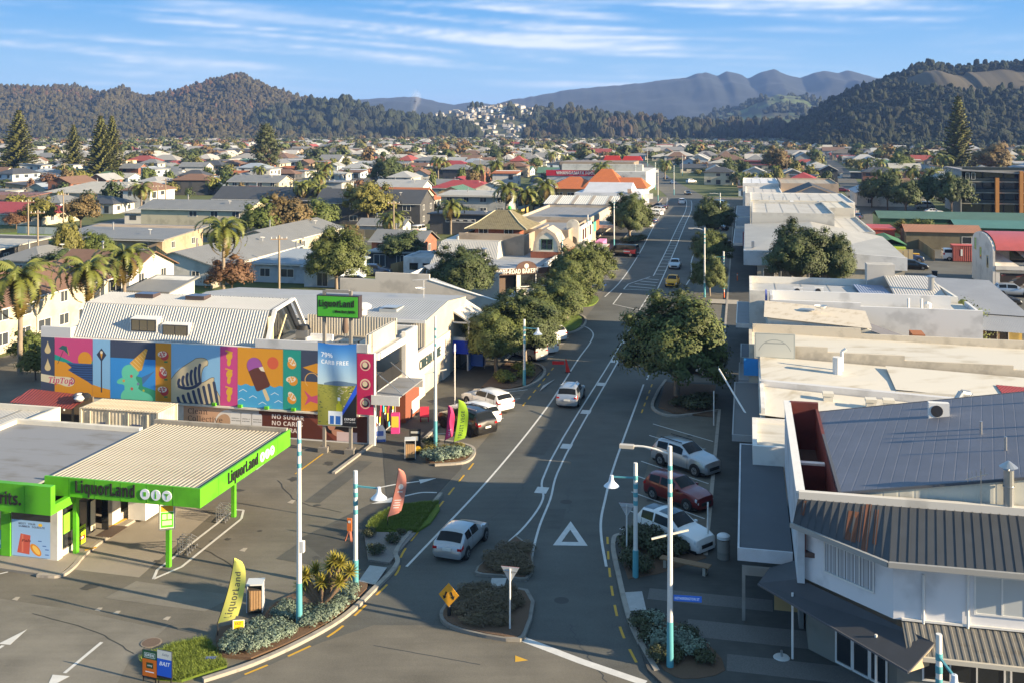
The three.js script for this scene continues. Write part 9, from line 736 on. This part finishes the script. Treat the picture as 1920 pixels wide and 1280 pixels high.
const TH = hill('hill_suburb', 'the hillside suburb knoll', [[690, 245], [730, 232], [780, 224], [830, 213], [880, 206], [920, 200], [950, 197], [985, 202], [1030, 210], [1080, 212], [1120, 219], [1180, 226], [1260, 236], [1340, 246]], 2150, 330, () => [.05, .06, .026], { amp: .12, n: 150, trees: 3600, ts: 11, con: .35, pal: [[.018, .026, .014], [.024, .03, .016], [.03, .032, .018]], bare: (x, f, p) => x > 735 && x < 1000 && fbm(p[0] / 40, p[2] / 40, 8, 2) > .36 });
{ const root = new THREE.Group(); root.name = 'hillside_houses'; scene.add(root); tag(root, 'pale houses scattered over the distant knoll', 'houses', null, 'stuff'); const L = [], r = rng(55); for (let k = 0; k < 1600 && L.length < 340; k++) { const i = Math.floor(r() * TH.N), j = 2 + Math.floor(r() * TH.Rw * .76), p = TH.pts[j * (TH.N + 1) + i]; if (p[3] < 735 || p[3] > 1010 || p[3] > 1000 - (1 - p[4]) * 30 && r() < .5) continue; L.push(p); } const M0 = new THREE.Matrix4(), q = new THREE.Quaternion(), UPV = new THREE.Vector3(0, 1, 0); for (const [nm, ge, pal] of [['wall', wallGeo('gv', 14, 9, 5, 1.8), [[.5, .49, .46], [.42, .39, .33], [.3, .3, .3], [.2, .18, .16]]], ['roof', roofGeo('gv', 14, 9, 5, 1.8, .5), [[.3, .3, .31], [.18, .18, .19], [.36, .34, .3], [.09, .09, .1]]]]) { const im = new THREE.InstancedMesh(ge, new THREE.MeshStandardMaterial({ roughness: .7, side: THREE.DoubleSide }), L.length); im.name = nm; L.forEach((p, i) => { q.setFromAxisAngle(UPV, hsh(i, 1, 1) * 3); M0.compose(new THREE.Vector3(p[0], p[1] - .5, p[2]), q, new THREE.Vector3(.75, .7 + .4 * hsh(i, 2, 2), .75)); im.setMatrixAt(i, M0); im.setColorAt(i, C(...pal[Math.floor(hsh(i, 3, 3) * pal.length)])); }); root.add(im); } }
hill('pine_belt', 'the dark pine belt right of the knoll', [[985, 256], [1020, 247], [1070, 232], [1110, 232], [1170, 240], [1250, 244], [1340, 248], [1480, 250], [1560, 256]], 1700, 160, () => [.03, .04, .02], { amp: .2, n: 120, trees: 2600, ts: 13, con: .6, pal: [[.015, .022, .012], [.02, .027, .014], [.034, .032, .019], [.05, .036, .024]] });
hill('right_hill', 'the steep bush clad hill with a bare brown face', [[1470, 256], [1500, 236], [1520, 222], [1560, 193], [1600, 177], [1650, 158], [1690, 144], [1720, 130], [1740, 125], [1770, 133], [1795, 139], [1800, 130], [1860, 127], [1920, 126], [2020, 118], [2150, 112]], 1500, 560, (n, f, x) => x > 1620 && f > .62 ? [.055, .047, .03] : [.02, .024, .012], { amp: .28, n: 200, trees: 30000, ts: 7.5, con: .22, bare: (x, f, p) => x > 1640 + (1 - f) * 200 && f > .60 && f < .93 && p[4] < .8 && fbm(p[0] / 50, p[2] / 50, 4, 2) > .3, pal: [[.011, .018, .010], [.014, .021, .011], [.018, .023, .012]], pw: .9 });  // slope and bush colours are darkened to stand for its shaded side
// thin smoke column on the far slope
{ const t = new THREE.Group(); t.name = 'smoke_column'; scene.add(t); tag(t, 'thin pale smoke column rising before the far mountains', 'smoke'); const D = 3200, r = rng(9), M2 = new THREE.MeshStandardMaterial({ color: C(.85, .85, .84), roughness: 1, transparent: true, opacity: .010, side: THREE.FrontSide }), G = new THREE.IcosahedronGeometry(1, 3); t.position.set((772 - CX) / F * D, 40, -D); for (let k = 0; k < 30; k++) { const f = k / 30, o = mesh('smoke_puff', G, M2, t); o.position.set((r() - .5) * 14 + 12 * f, 10 + 78 * f, (r() - .5) * 10); const q = 5 + 9 * f * (.6 + .8 * r()); o.scale.set(q, q * 1.5, q); o.castShadow = false; } }
// grass blades on the lawns
{ const B = new MB(); for (let i = 0; i < 7; i++) { const a = i * .9, x = Math.cos(a) * .04, z = Math.sin(a) * .04; B.tri([x - .008, 0, z], [x + .008, 0, z + .006], [x * 2.4, .07 + .02 * (i % 3), z * 2.4]); } const G = B.geo(), r = rng(77), L = []; const P2 = [px(262, 1236, 330, 1212, 385, 1201, 425, 1252, 340, 1279, 290, 1275), px(688, 992, 705, 970, 750, 950, 822, 943, 780, 1000, 700, 996)]; for (const q of P2) { const A = Math.min(...q.map((p) => p[0])), Bm = Math.max(...q.map((p) => p[0])), c = Math.min(...q.map((p) => p[1])), d = Math.max(...q.map((p) => p[1])); for (let k = 0; k < 5200; k++) { const u = lerp(A, Bm, r()), v = lerp(c, d, r()); let ins = false; for (let i = 0, j = q.length - 1; i < q.length; j = i++) if ((q[i][1] > v) !== (q[j][1] > v) && u < (q[j][0] - q[i][0]) * (v - q[i][1]) / (q[j][1] - q[i][1]) + q[i][0]) ins = !ins; if (ins) L.push([u, v]); } } const im = new THREE.InstancedMesh(G, m([.13, .18, .03], { r: .8 }), L.length), M0 = new THREE.Matrix4(), Q = new THREE.Quaternion(), Y = new THREE.Vector3(0, 1, 0); L.forEach(([u, v], k) => { Q.setFromAxisAngle(Y, r() * 6); const s = .7 + .9 * r(); M0.compose(W3(u, v, .125), Q, new THREE.Vector3(s * 1.3, s, s * 1.3)); im.setMatrixAt(k, M0); const w = .7 + .6 * r(); im.setColorAt(k, C(w, w, w * .8)); }); im.name = 'grass_blades'; scene.add(im); tag(im, 'short green grass blades on the corner lawns', 'grass', null, 'stuff'); }
renderer.render(scene, camera);
